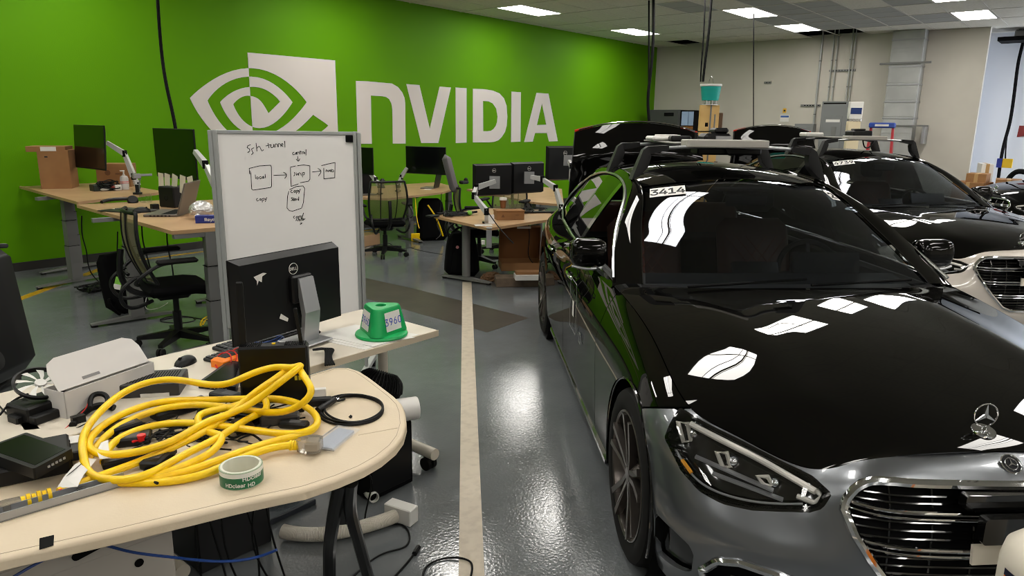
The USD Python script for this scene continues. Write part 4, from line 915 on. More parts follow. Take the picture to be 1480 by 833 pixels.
# black mouse, little board, orange meter, dark tablets
def mouse(name, label, loc, rz, s=1.0):
    m = trimesh.creation.icosphere(3); v = m.vertices; v[:, 2] = np.where(v[:, 2] < 0, 0, v[:, 2]); m.vertices = v * np.array([.058, .033, .036]) * s
    t = thing(name, label, 'mouse', loc, rz); part(t, 'shell', m, M['black_plastic'], smooth=50)
    part(t, 'scroll_wheel', cyl((.03 * s, -.004, .03 * s), (.03 * s, .004, .03 * s), .008, 12), M['rubber']); return t
mouse('computer_mouse', 'black computer mouse on the white desk behind the coiled cord', (1.325, 2.905, ZD), 205)
bd = thing('circuit_board', 'small circuit board with green and white blocks beside the black mouse', 'circuit board', (1.228,2.824,0.73), 20)
part(bd, 'board', bx(-.04, .04, -.03, .03, .0, .006, .001), M['pcb']); part(bd, 'chip', bx(-.03, -.01, -.02, .02, .006, .016, .002), mat('lime_block', (120, 190, 60), .5)); part(bd, 'connector', [bx(0, .035, -.02 + k * .014, -.01 + k * .014, .006, .018, .001) for k in range(3)], M['paper'], kind='stuff')
mm = thing('multimeter', 'orange multimeter wrapped in red test leads', 'multimeter', (1.469,2.776,0.73), 14)
part(mm, 'holster', hull([(sx * .085, sy * .035, z) for sx in (-1, 1) for sy in (-1, 1) for z in (0, .03)] + [(sx * .075, sy * .025, .04) for sx in (-1, 1) for sy in (-1, 1)]), M['orange'], smooth=25)
part(mm, 'face', bx(-.06, .06, -.024, .024, .039, .042, .001), M['black_plastic'])
part(mm, 'test_lead', [tube([(x + .02 * math.sin(q), .042 * math.cos(q), .024 + .028 * math.sin(q)) for q in np.linspace(0, 2 * PI, 12)[:-1]], .003, 6, 3, closed=True) for x in (-.05, -.02, .03)] + [tube([(-.05, -.045, .01), (-.09, -.07, .004), (-.1, -.03, .004), (-.07, .03, .02)], .003, 6)], M['red'])
def tablet(name, label, corners, z, th, m_screen=None):
    """slab from four ground corners"""
    c = np.mean(corners, 0); t = thing(name, label, 'screen unit', (*c, z)); P = Polygon([tuple(np.array(q) - c) for q in corners])
    part(t, 'case', prism(P.buffer(-.006).buffer(.006), th, 0), M['black_plastic'])
    part(t, 'screen', prism(P.buffer(-.014), .0012, th), m_screen or M['screen'], smooth=False)
    e = np.array(corners) - c; a, b = e[0], e[1]
    part(t, 'button', [tf(bx(-.004, .004, -.0015, .0015, -.0035, .0035, .0005), tuple(a + (b - a) * f) + (th * .5,)) for f in (.35, .45, .55, .65, .75)], M['silver'], smooth=False, kind='stuff')
    return t
tablet('screen_unit', 'dark flat screen unit lying between the vented grey box and the tall black router', [(1.222,2.593,0.745)[:2], (1.293,2.438,0.745)[:2], (1.465,2.677,0.745)[:2], (1.436,2.748,0.745)[:2]], ZT + .004, .03)
lp = thing('power_supply_box', 'black equipment box under the large dark screen unit at the left edge', 'equipment box', (.56, 2.36, ZT), -17)
part(lp, 'case', bx(-.15, .13, -.10, .10, 0, .05, .006), M['black_plastic']); part(lp, 'vent', [bx(.128, .132, -.08 + k * .02, -.07 + k * .02, .012, .038, 0) for k in range(8)], M['matte_black'], kind='stuff')
tablet('screen_unit', 'large dark screen unit resting on a black box at the left edge', [(0.54,2.147,0.8)[:2], (0.657,2.207,0.8)[:2], (0.606,2.43,0.8)[:2], (0.478,2.396,0.8)[:2]], ZT + .052, .032)

# metal rail, tape roll
rl = thing('metal_rail', 'grey aluminium rail lying along the table at the left edge', 'rail', (0, 0, ZT))
P0, P1 = np.array((0.373,2.078,0.72)[:2]), np.array((0.732,2.031,0.72)[:2]); dv = (P1 - P0) / np.linalg.norm(P1 - P0); nv = np.array([-dv[1], dv[0]])
part(rl, 'base', prism([tuple(P0), tuple(P1), tuple(P1 + nv * .042), tuple(P0 + nv * .042)], .004, 0), M['grey_metal'])
part(rl, 'flange', [prism([tuple(P0 + nv * a), tuple(P1 + nv * a), tuple(P1 + nv * (a + .004)), tuple(P0 + nv * (a + .004))], .02, .004) for a in (0, .038)], M['silver'])
part(rl, 'knob', tf(lathe([(0, .022), (.012, .02), (.012, .004)], 16), (*(P0 + dv * .25 + nv * .02), 0)), M['black_plastic'])
tp = thing('tape_roll', 'roll of clear tape with green and white printed core at the table front', 'tape roll', (0.958,1.812,0.72), 0)
part(tp, 'core', lathe([(.0500, 0), (.0500, .052), (.0565, .052), (.0565, 0)], 48), mat('tape_core_white', (205, 206, 190), .5))
part(tp, 'clear_tape', lathe([(.0565, .001), (.0600, .001), (.0600, .051), (.0565, .051)], 48), mat('clear_tape', (160, 176, 150), .15))
part(tp, 'green_band', lathe([(.0603, .003), (.0603, .036)], 48), mat('tape_green', (12, 96, 58), .35))
part(tp, 'white_band', lathe([(.06025, .036), (.06025, .049)], 48), mat('tape_white', (214, 214, 204), .35))
def wrap_text(s, h, r, a0, z0, bold=True):
    m = text(s, h, .0004, bold, center=False); v = m.vertices.copy(); a = a0 + v[:, 0] / r
    m.vertices = np.stack([(r + v[:, 2]) * np.cos(a), (r + v[:, 2]) * np.sin(a), z0 + v[:, 1]], -1); return m
part(tp, 'lettering', [wrap_text('HDclear', .011, .0605, math.radians(-165), .009)], M['paper'], smooth=False)
part(tp, 'lettering', [wrap_text('HD', .011, .0605, math.radians(-105), .006)], M['paper'], smooth=False)
part(tp, 'lettering', [wrap_text('HDclear', .012, .0605, math.radians(-118), .026)], M['paper'], smooth=False)

# the big yellow extension cord: one long line of loops over the clutter
def pxz(seq): return seq
cord = [(0.578,2.105,0.735), (0.681,2.114,0.735), (0.796,2.112,0.74), (0.969,2.115,0.76), (1.108,2.154,0.78), (1.201,2.132,0.84), (1.268,2.107,0.88), (1.328,2.096,0.905), (1.304,1.996,0.9), (1.277,1.923,0.87), (1.242,1.958,0.82), (1.204,2.1,0.775), (1.141,2.261,0.77), (1.041,2.409,0.76), (0.879,2.411,0.75), (0.758,2.318,0.74), (0.682,2.191,0.73),
        (0.722,2.03,0.735), (0.849,1.962,0.735), (0.991,1.947,0.74), (1.145,1.927,0.745), (1.254,1.916,0.74), (1.332,1.973,0.74), (1.36,2.09,0.75), (1.298,2.211,0.765), (1.151,2.327,0.775), (1.016,2.457,0.77), (0.86,2.441,0.765), (0.732,2.305,0.765), (0.725,2.198,0.765), (0.784,2.124,0.77), (0.9,2.106,0.775), (1.029,2.14,0.785), (1.129,2.121,0.8), (1.208,2.077,0.85), (1.266,2.039,0.9), (1.32,2.04,0.925),
        (1.305,2.056,0.92), (1.297,2.151,0.9), (1.235,2.206,0.88), (1.181,2.253,0.85), (1.135,2.334,0.835), (1.066,2.502,0.83), (0.957,2.529,0.82), (0.842,2.468,0.8), (0.731,2.331,0.785), (0.682,2.206,0.765), (0.672,2.108,0.745), (0.747,1.996,0.75), (0.879,2.012,0.76), (1.026,2.049,0.765), (1.157,2.109,0.765), (1.25,2.157,0.76), (1.277,2.229,0.79)]
cord2 = [(0.732,2.2,0.735), (0.799,2.293,0.745), (0.885,2.321,0.75), (0.98,2.281,0.755), (1.07,2.13,0.76), (1.142,2,0.755), (1.206,1.921,0.75), (1.289,1.927,0.745), (1.35,2.026,0.75), (1.343,2.15,0.76), (1.275,2.218,0.77), (1.154,2.238,0.77), (1.058,2.245,0.77),
         (1.018,2.139,0.76), (1.021,2.04,0.765), (0.951,1.981,0.755), (0.878,1.978,0.745), (0.774,1.994,0.74), (0.71,2.047,0.732), (0.794,1.952,0.732), (0.902,1.902,0.735), (0.989,1.902,0.74), (1.066,1.897,0.745), (1.123,1.884,0.745), (1.156,1.862,0.745)]
cord_loop_unused = [(1.257,2.218,0.83), (1.168,2.235,0.81), (1.064,2.15,0.795), (0.985,2.064,0.775), (0.926,2.009,0.755), (0.835,1.975,0.74)]
yc = thing('extension_cord', 'thick yellow extension cord coiled in a heap on the cream table', 'extension cord', (0, 0, 0))
part(yc, 'cord', tube(cord, .0118, 12, 7), M['yellow'])
part(yc, 'cord', tube(cord2, .0118, 12, 7), M['yellow'])
e0 = np.array((1.156,1.862,0.745)); e1 = np.array((1.172,1.844,0.745)); ed = (e1 - e0) / np.linalg.norm(e1 - e0)
part(yc, 'strain_relief', cat(*[cyl(e0 - ed * (.004 - .008 * k), e0 + ed * (.003 + .008 * k), .0165 - .0006 * k, 14) for k in range(4)]), M['yellow'])
clear = mat('clear_plastic', (206, 200, 190), .12, transmission_weight=.85, ior=1.45)
part(yc, 'socket', hull([tuple(e0 + ed * a + np.array([-ed[1], ed[0], 0]) * s * w + np.array([0, 0, zz])) for a, w in ((.02, .012), (.05, .03), (.075, .032), (.095, .022)) for s in (-1, 1) for zz in (-.016, .022)]), clear, 'clear plastic triple socket')
part(yc, 'socket_face', hull([tuple(e0 + ed * a + np.array([-ed[1], ed[0], 0]) * s * .02 + np.array([0, 0, zz])) for a in (.05, .085) for s in (-1, 1) for zz in (-.01, .012)]), mat('socket_white', (206, 196, 180), .5))
f0, f1 = np.array((0.562,2.106,0.735)), np.array((0.505,2.115,0.735)); fd = (f1 - f0) / np.linalg.norm(f1 - f0)
part(yc, 'strain_relief', cat(*[cyl(f0 + fd * .012 * k, f0 + fd * (.012 * k + .009), .0175 if k % 2 == 0 else .0145, 14) for k in range(6)]), M['yellow'])
part(yc, 'plug', hull([tuple(f0 + fd * a + np.array([-fd[1], fd[0], 0]) * s * w + np.array([0, 0, zz])) for a, w in ((.07, .012), (.10, .018), (.13, .016)) for s in (-1, 1) for zz in (-.012, .012)]), clear, 'clear plug end')
part(yc, 'warning_tag', grid(np.array([[(0.577,2.108,0.745), (0.617,2.074,0.745)], [(0.603,2.13,0.76), (0.645,2.11,0.755)], [(0.648,2.178,0.765), (0.674,2.138,0.76)], [(0.691,2.211,0.76), (0.711,2.19,0.755)]])), M['paper'], 'white printed warning tag', smooth=False)
part(yc, 'warning_tag', grid(np.array([[(0.749,2.254,0.775), (0.771,2.259,0.775)], [(0.718,2.203,0.775), (0.746,2.187,0.77)], [(0.709,2.162,0.765), (0.746,2.149,0.76)]])), M['paper'], 'white printed warning tag', smooth=False)
part(yc, 'tag_dot', prism(Point((0.58,2.09,0.746)[:2]).buffer(.004), .0006, .7462), M['red'], smooth=False)
part(yc, 'tag_print', [prism(LineString([tuple(np.array((0.606,2.12,0.758)[:2]) * (1 - f) + np.array((0.681,2.188,0.758)[:2]) * f + np.array(o) * .003) for f in (.08, .92)]).buffer(.0007), .0004, .7635) for o in ((-1.5, -1), (0, 0), (1.5, 1))], M['ink'], smooth=False, kind='stuff')

# black coiled power cord on the bare end of the table
bc = thing('coiled_lead', 'coiled black power cord with its plug on the bare end of the cream table', 'power cord', (0, 0, ZT))
cc = np.array((1.489,1.996,0.72)[:2]); ux = (np.array((1.583,1.931,0.72)[:2]) - np.array((1.419,2.094,0.72)[:2])) / 2; uy = (np.array((1.583,2.114,0.72)[:2]) - np.array((1.408,1.895,0.72)[:2])) / 2
for k in range(4):
    s = 1 - .035 * k; pts = [tuple(cc + ux * s * math.cos(a) + uy * s * math.sin(a) + np.array([.003 * k, -.002 * k])) + (.005 + .006 * (k % 2) + .002 * math.sin(3 * a + k),) for a in np.linspace(0, 2 * PI, 25)[:-1]]
    part(bc, 'loop', tube(pts, .0042, 8, 3, closed=True), M['cable'])
q0, q1 = np.array((1.401,2.06,0.735)), np.array((1.493,2.095,0.735)); qd = (q1 - q0) / np.linalg.norm(q1 - q0)
part(bc, 'plug', [cyl(q0 - [0, 0, ZT], q1 - [0, 0, ZT], .011, 12), cyl(q0 - [0, 0, ZT], q0 - qd * .012 - [0, 0, ZT], .012, 12)], M['black_plastic'])
part(bc, 'prong', [cyl(q1 - [0, 0, ZT] + np.array([-qd[1], qd[0], 0]) * s * .005, q1 + qd * .018 - [0, 0, ZT] + np.array([-qd[1], qd[0], 0]) * s * .005, .0018, 6) for s in (-1, 1)], M['chrome'], kind='stuff')
single('rubber_stopper', 'small black lump inside the coiled black power cord', 'stopper', [tf(hull(np.array([[0, 0, .012], [.008, 0, .004], [-.007, .004, .004], [0, -.008, .003], [0, .008, 0], [.007, 0, 0], [-.006, -.005, 0]])), (0, 0, 0))], M['black_plastic'], (1.45,1.946,0.72))
ss = thing('drive_in_bag', 'silver drive in a clear bag beside the cord socket on the table', 'drive', (0, 0, ZT))
A4 = [(1.201,1.845,0.72)[:2], (1.243,1.761,0.72)[:2], (1.393,1.827,0.72)[:2], (1.366,1.908,0.72)[:2]]
part(ss, 'drive', prism(Polygon(A4).buffer(-.012), .007, .002), mat('silver_drive', (158, 166, 180), .35, metal=.15))
part(ss, 'bag', prism(Polygon(A4).buffer(.004), .0006, .0095), mat('clear_film', (220, 224, 230), .15, alpha=.18), smooth=False)
part(ss, 'bag_fold', [tube([(*A4[0], .006), (*A4[3], .008)], .0025, 5, 2), tube([(*A4[0], .006), (*A4[1], .008)], .003, 5, 2)], clear, kind='stuff')

def part_s(par, nm, m, mm, *a, **k):
    m = cat(*m) if isinstance(m, list) else m
    return part(par, nm, tf(m, np.diag([1.17, 1.0, 1.42, 1.0])), mm, *a, **k)
# tall black router with two aerials
rt = thing('router', 'tall black router with two aerials standing on the table', 'router', (1.35,2.26,0.72), math.degrees(math.atan2((1.429,2.152,0.72)[1] - (1.243,2.31,0.72)[1], (1.429,2.152,0.72)[0] - (1.243,2.31,0.72)[0])))
part_s(rt, 'case', [bx(-.105, .105, 0, .055, 0, .155, .006)], M['black_plastic'])
part_s(rt, 'front_panel', bx(-.099, .099, -.003, .001, .006, .15, .001), mat('satin_black', (10, 10, 11), .3, spec=.3))
part_s(rt, 'top_vent', [bx(-.10 + k * .006, -.097 + k * .006, .006, .05, .154, .1575, 0) for k in range(11)] + [bx(.035 + k * .006, .038 + k * .006, .006, .05, .154, .1575, 0) for k in range(11)], M['matte_black'], smooth=False, kind='stuff')
part_s(rt, 'antenna', tf(bx(-.011, .011, -.005, .005, 0, .17, .003), ('x', -4), (-.092, .03, .15)), M['black_plastic'])
part_s(rt, 'antenna', tf(bx(-.006, .006, -.003, .003, 0, .10, .002), ('y', -8), (.085, .03, .15)), M['black_plastic'])
part_s(rt, 'power_button', tf(lathe([(0, .004), (.006, .003), (.006, 0)], 14), (.0, .03, .155)), M['yellow'])
part_s(rt, 'sticker', bx(.034, .052, -.0042, -.003, .085, .105, 0), M['paper'], smooth=False)
part_s(rt, 'hazard_strip', [bx(.062 + k * .012, .07 + k * .012, -.0042, -.003, .062, .074, 0) for k in range(4)], mat('hazard_yellow', (190, 170, 20), .5), smooth=False, kind='stuff')
cb_ = thing('cable_bundle', 'black cable bundle hanging behind the router on the white desk', 'cable bundle', (0, 0, 0))
for k in range(5): part(cb_, 'cable', tube([(1.762,2.62,0.75), (1.80 + .006 * k, 2.60 - .01 * k, .752), (1.745 + .007 * k, 2.50, .75), (1.70 + .008 * k, 2.44 - .004 * k, .735)], .005, 6), M['cable'])
bl = thing('network_cable', 'coiled blue network cable on the white desk behind the router', 'network cable', (1.715,2.902,0.73))
for k in range(4): part(bl, 'loop', tube([(.085 * math.cos(a) * (1 - .08 * k), .045 * math.sin(a) * (1 - .1 * k), .006 + .006 * k + .004 * math.sin(2 * a + k)) for a in np.linspace(0, 2 * PI, 17)[:-1]], .003, 6, 3, closed=True), M['blue'])
wl = thing('wallet', 'dark folded pouch behind the silver monitor stand', 'pouch', (1.927,2.887,0.73), -10)
part(wl, 'body', bx(-.05, .05, -.03, .03, 0, .02, .008), mat('dark_brown_leather', (40, 32, 26), .6))
pb = thing('power_brick', 'black power brick right of the router on the table', 'power brick', (1.439,2.131,0.72), -38)
part(pb, 'brick', bx(-.055, .055, -.018, .018, 0, .028, .005), M['black_plastic']); part(pb, 'lead', tube([(.055, 0, .012), (.08, .01, .008), (.10, .03, .006)], .004, 6), M['cable'])
wb_ = thing('small_carton', 'small white carton behind the black power brick', 'carton', (1.488,2.21,0.72), -35)
part(wb_, 'carton', bx(-.05, .04, -.012, .012, 0, .03, .002), M['paper'])
pb2 = thing('power_brick', 'dark grey power brick under the right loops of the yellow cord', 'power brick', (1.259,2.088,0.72), -36)
part(pb2, 'brick', bx(-.065, .065, -.026, .026, 0, .034, .006), mat('dark_grey_brick', (44, 44, 45), .5)); part(pb2, 'lead', tube([(-.065, 0, .014), (-.1, -.02, .006), (-.16, .02, .005), (-.2, -.03, .005)], .004, 6), M['cable'])
pg = thing('plug_adapter', 'black plug adapter standing beside the yellow cord loops', 'adapter', (1.343,2.103,0.72), -30)
part(pg, 'body', bx(-.02, .02, -.014, .014, .012, .034, .004), M['black_plastic']); part(pg, 'prong', [bx(-.012 + k * .018, -.008 + k * .018, -.003, .003, 0, .014, 0) for k in range(2)], M['chrome'], kind='stuff')
ck = thing('cable_heap', 'tangle of thin black cables under the yellow cord', 'cables', (0, 0, ZT))
r2 = random.Random(3)
for k in range(34):
    c = np.array((1.057,2.204,0.72)[:2]) + np.array([r2.uniform(-.22, .20), r2.uniform(-.10, .12)]); a = r2.uniform(0, 6.3); pts = []
    for j in range(7): pts.append((c[0] + .05 * j * math.cos(a) - .12 * math.cos(a) + r2.uniform(-.03, .03), c[1] + .05 * j * math.sin(a) - .12 * math.sin(a) + r2.uniform(-.03, .03), .004 + r2.uniform(0, .016)))
    part(ck, 'cable', tube(pts, r2.choice((.0022, .003, .0042)), 6, 5), M['cable'])
for k, (px_, s, lab) in enumerate((((0.863,2.301,0.72), (.05, .035, .03), 'black connector block by the red cap under the cord'), ((0.791,2.178,0.72), (.07, .03, .025), 'black charger brick under the left loops of the cord'), ((1.079,2.435,0.72), (.10, .03, .03), 'flat black box under the middle loops of the cord'), ((1.215,2.191,0.72), (.05, .04, .04), 'round cornered black device under the crossing of the cord'), ((0.853,2.108,0.72), (.06, .03, .028), 'small black plug body under the front loops of the cord'), ((1.114,2.313,0.72), (.09, .035, .03), 'black strip shaped block in the middle of the cord heap'), ((1.145,2.13,0.72), (.05, .03, .03), 'black block beneath the second crossing of the cord'), ((0.875,2.408,0.72), (.04, .05, .035), 'black block inside the leftmost loops of the cord'), ((1.254,2.428,0.72), (.07, .03, .025), 'black block behind the upper loops of the cord'), ((1.271,2.023,0.72), (.05, .02, .022), 'thin black block beside the cord socket'))):
    t = thing('charger', lab, 'charger', px_, -30 + 17 * k); part(t, 'body', bx(-s[0], s[0], -s[1], s[1], 0, s[2], .006), M['black_plastic']); part(t, 'label', bx(-s[0] * .5, s[0] * .3, -s[1] * .6, s[1] * .5, s[2], s[2] + .0005, 0), mat('grey_label', (70, 70, 72), .6), smooth=False)
rc = thing('red_cap', 'small red plastic cap under the yellow cord', 'cap', (0.872,2.267,0.735)); part(rc, 'cap', lathe([(0, .02), (.013, .02), (.014, .0), (0, 0)], 20), M['red']); part(rc, 'tab', bx(-.03, -.01, -.004, .004, .002, .008, .001), M['red'])

# vented grey box, white carton, PC parts, cable bundle at the left
vb_ = thing('vented_box', 'dark grey vented power box behind the yellow cord', 'power box', (1.057,2.637,0.72), math.degrees(math.atan2((1.138,2.557,0.72)[1] - (0.951,2.704,0.72)[1], (1.138,2.557,0.72)[0] - (0.951,2.704,0.72)[0])))
part(vb_, 'case', bx(-.105, .105, 0, .16, 0, .062, .004), mat('dark_grey_sheet', (46, 45, 44), .5))
part(vb_, 'top_slot', [bx(-.08 + k * .0095, -.0765 + k * .0095, .02, .14, .0615, .0628, 0) for k in range(18)], M['matte_black'], smooth=False, kind='stuff')
part(vb_, 'label', bx(-.03, .07, -.0012, 0, .006, .024, 0), M['paper'], smooth=False)
def part_w(par, nm, m, mm, *a, **k):
    m = cat(*m) if isinstance(m, list) else m
    return part(par, nm, tf(m, np.diag([.84, .9, 1.25, 1.0])), mm, *a, **k)
wx = thing('shoe_carton', 'long open white carton with raised lid on the desk left of the cord', 'carton', (0.955,2.69,0.72), math.degrees(math.atan2((1.177,2.836,0.72)[1] - (0.803,2.725,0.72)[1], (1.177,2.836,0.72)[0] - (0.803,2.725,0.72)[0])))
cw = mat('white_card', (202, 198, 194), .75)
part_w(wx, 'tray', [bx(-.215, .215, 0, .003, 0, .085, 0), bx(-.215, .215, .112, .115, 0, .085, 0), bx(-.215, -.212, 0, .115, 0, .085, 0), bx(.212, .215, 0, .115, 0, .085, 0), bx(-.215, .215, 0, .115, 0, .003, 0)], cw, smooth=False)
part_w(wx, 'lid', [tf(prism(Polygon([(-.215, 0), (.215, 0), (.215, .07), (.20, .10), (.16, .115), (-.16, .115), (-.20, .10), (-.215, .07)]), .003), ('x', 42), (0, .03, .083))], cw, smooth=False)
part_w(wx, 'print', tf(prism(sbox(-.10, .012, -.02, .022), .0004), ('x', 42), (0, .028, .0865)), mat('faint_print', (120, 118, 116), .7), smooth=False)
gp = thing('graphics_card', 'black graphics card with a large white bladed fan at the left of the desk', 'graphics card', (0.792,2.768,0.73), 16)
part(gp, 'shroud', [bx(-.13, .14, -.05, .07, 0, .055, .006), bx(-.13, -.02, -.085, -.05, 0, .03, .004)], M['black_plastic'])
F_ = tf(lathe([(.082, 0), (.086, .014), (.078, .016), (.074, .0)], 36), ('x', 24), ('y', -4), (-.02, .04, .09)); part(gp, 'fan_ring', F_, M['black_plastic'])
for k in range(9):
    a = 2 * PI * k / 9; bl_ = grid(np.array([[(r * math.cos(a + .2 * r / .05 + d), r * math.sin(a + .2 * r / .05 + d), .004 + d * .012) for d in (-.16, 0, .16)] for r in (.018, .046, .074)]))
    part(gp, 'fan_blade', tf(bl_, ('x', 24), ('y', -4), (-.02, .04, .093)), M['white_plastic'])
part(gp, 'fan_hub', tf(lathe([(0, .01), (.018, .009), (.019, 0)], 20), ('x', 24), ('y', -4), (-.02, .04, .093)), M['white_plastic'])
ad = thing('power_adapter', 'square black adapter with a grey block at the left edge of the desk', 'adapter', (0.686,2.747,0.72), 12)
part(ad, 'body', bx(-.04, .04, -.03, .03, 0, .035, .005), M['black_plastic']); part(ad, 'clip', bx(-.02, .025, -.01, .02, .035, .044, .003), M['black_plastic']); part(ad, 'grey_block', tf(bx(-.015, .015, -.02, .02, 0, .03, .003), (.055, -.015, 0)), M['grey_metal'])
single('ethernet_cable', 'bright green cable running behind the square black adapter', 'cable', [tube([(0.633,2.746,0.725), (0.682,2.735,0.73), (0.722,2.691,0.75), (0.795,2.69,0.735)], .004, 7)], mat('lime_cable', (120, 190, 30), .4))
hs = thing('wire_harness', 'black wire harness with a red wire left of the yellow cord', 'wire harness', (0, 0, 0))
part(hs, 'bundle', [tube([(0.771,2.558,0.735), (0.82,2.617,0.74), (0.858,2.631,0.75), (0.896,2.626,0.75), (0.919,2.599,0.74)], .012, 8), tube([(0.846,2.608,0.76), (0.876,2.654,0.785), (0.903,2.645,0.785), (0.908,2.616,0.77), (0.877,2.573,0.76)], .009, 8)], M['cable'])
part(hs, 'end_block', hull([np.array((0.797,2.581,0.74)) + np.array(o) for o in ((-.02, -.012, -.015), (.02, -.012, -.015), (-.02, .012, -.015), (.02, .012, -.015), (-.02, -.012, .015), (.02, -.012, .015), (-.02, .012, .015), (.02, .012, .015))]), M['black_plastic'])
part(hs, 'red_wire', tube([(0.687,2.525,0.724), (0.742,2.555,0.728), (0.791,2.596,0.74), (0.826,2.603,0.76), (0.854,2.638,0.775)], .0016, 6), M['red'])
part(hs, 'black_wire', tube([(0.697,2.506,0.724), (0.763,2.538,0.726), (0.804,2.529,0.74)], .0018, 6), M['cable'])
bg = thing('plastic_bag', 'clear plastic bag lying flat behind the large dark screen unit', 'plastic bag', (0, 0, ZT))
part(bg, 'film', prism([(0.611,2.814,0.72)[:2], (0.702,2.774,0.72)[:2], (0.803,2.688,0.72)[:2], (0.772,2.548,0.72)[:2], (0.696,2.553,0.72)[:2], (0.589,2.657,0.72)[:2]], .0018, .0004), mat('film_beige', (196, 184, 162), .3), smooth=False)
part(bg, 'packet', prism([(0.663,2.712,0.72)[:2], (0.701,2.713,0.72)[:2], (0.693,2.621,0.72)[:2], (0.656,2.645,0.72)[:2]], .008, .002), mat('grey_packet', (150, 146, 140), .5))
sk = thing('steel_box', 'low grey box with white cover between the dark screen unit and the cord', 'metal box', (0.682,2.343,0.72), -22)
part(sk, 'case', bx(-.05, .05, -.035, .04, 0, .03, .004), mat('dark_grey_sheet', (46, 45, 44), .5)); part(sk, 'cover', tf(bx(-.03, .05, .0, .06, 0, .004, .001), (.01, .03, .03)), M['paper'])
single('desk_cable', 'black lead hanging over the left edge of the desk beside the graphics card', 'cable', [tube([(0.623,2.766,0.76), (0.648,2.793,0.77), (0.687,2.825,0.78), (0.718,2.793,0.8)], .004, 6), tube([(0.666,2.976,0.735), (0.659,2.833,0.735), (0.665,2.747,0.732)], .003, 6)], M['cable'])
# ------------------------------------------------------------------ below the tables
ubx = thing('archive_box', 'white cardboard archive box with hand slots under the cream table', 'cardboard box', (.69, 2.43, 0), -5)
wcard = mat('white_cardboard', (186, 180, 172), .8, vary=(4, (176, 170, 160), .35, .7))
part(ubx, 'body', bx(-.25, .25, -.17, .20, 0, .46, .004), wcard); part(ubx, 'lid', bx(-.256, .256, -.176, .206, .40, .468, .004), wcard)
part(ubx, 'hand_slot', tf(prism(LineString([(-.05, 0), (.05, .02)]).buffer(.014), .002), ('x', 90), (.02, -.1765, .435)), M['matte_black'], smooth=False); part(ubx, 'hand_slot', tf(prism(Point(0, 0).buffer(.014), .002), ('x', 90), (.14, -.1705, .33)), M['matte_black'], smooth=False)
ub2 = thing('carton', 'white carton with black swirl print at the lower left edge', 'cardboard box', (.25, 2.40, 0), -4)
part(ub2, 'body', bx(-.16, .10, -.14, .16, 0, .44, .004), wcard)
part(ub2, 'print', [tf(prism(Point(0, 0).buffer(r).difference(Point(0, 0).buffer(r - .008)), .001), ('x', 90), (.0, -.1405, .36)) for r in (.03, .045, .06)] + [tf(text('M', .05, .001, True), ('x', 90), (.02, -.1405, .345))], M['ink'], smooth=False, kind='stuff')
ub3 = thing('subwoofer_box', 'black glossy carton with white print under the cream table', 'black carton', (1.30, 2.66, 0), 0)
part(ub3, 'body', bx(-.17, .14, -.15, .18, 0, .42, .004), mat('black_print_card', (12, 12, 14), .45)); part(ub3, 'print', [tf(bx(.04 + .0 * k, .10 - .01 * k, -.1515, -.150, .28 - .03 * k, .287 - .03 * k, 0), (0, 0, 0)) for k in range(3)], M['silver'], smooth=False, kind='stuff')
ub4 = thing('computer_tower', 'black computer tower beneath the white desk castor', 'computer', (2.005, 2.56, 0), 0)
part(ub4, 'case', bx(-.09, .175, -.12, .22, .005, .33, .006), M['matte_black']); part(ub4, 'side_panel', bx(-.08, .16, -.122, -.119, .03, .31, .002), mat('satin_black', (18, 18, 19), .5)); part(ub4, 'foot', [bx(sx - .02, sx + .02, sy - .015, sy + .015, 0, .006, 0) for sx in (-.06, .13) for sy in (-.09, .07)], M['rubber'], kind='stuff')
fan = thing('desk_fan', 'black round fan with ribbed housing on the computer tower behind the table end', 'fan', (2.14, 2.64, .332), 0)
part(fan, 'housing', tf(lathe([(0, -.08), (.07, -.08), (.105, -.05), (.118, 0), (.105, .05), (.07, .08), (0, .085)], 40), ('y', 24), (0, 0, .125)), M['matte_black'], smooth=30)
part(fan, 'rib', [tf(tube([(.07 * math.cos(a), .07 * math.sin(a), .083), (.107 * math.cos(a), .107 * math.sin(a), .052), (.1205 * math.cos(a), .1205 * math.sin(a), 0)], .0022, 5, 3), ('y', 24), (0, 0, .125)) for a in np.linspace(0, 2 * PI, 41)[:-1]], M['black_plastic'], kind='stuff')
part(fan, 'stand', lathe([(0, .02), (.07, .015), (.075, 0)], 30), M['black_plastic'])
pr_ = thing('paper_roll', 'roll of white bubble wrap lying on the black computer tower', 'paper roll', (2.14, 2.47, .332), 0)
part(pr_, 'roll', [tf(lathe([(.02, -.14), (.052, -.14), (.055, -.135), (.055, .135), (.052, .14), (.02, .14)], 28), ('x', 90), ('z', 62), (-.06, .02, .062))], M['paper'])
ho = thing('vacuum_hose', 'ribbed white hose with a square white nozzle on the floor', 'hose', (0, 0, 0))
hpts = spline([(1.476,2.486,0.04), (1.511,2.427,0.035), (1.588,2.339,0.035), (1.701,2.275,0.035), (1.805,2.239,0.035), (1.879,2.224,0.035)], 40)
hr = [.029 + .0018 * (k % 2) for k in range(len(hpts))]
part(ho, 'tube', tube(hpts, hr, 14, 1, smooth=False), mat('hose_white', (196, 190, 178), .45), smooth=40)
part(ho, 'nozzle', tf(bx(-.072, .072, -.032, .032, 0, .078, .004), ('z', -78), (*(1.911,2.224,0)[:2], 0)), M['white_plastic'])
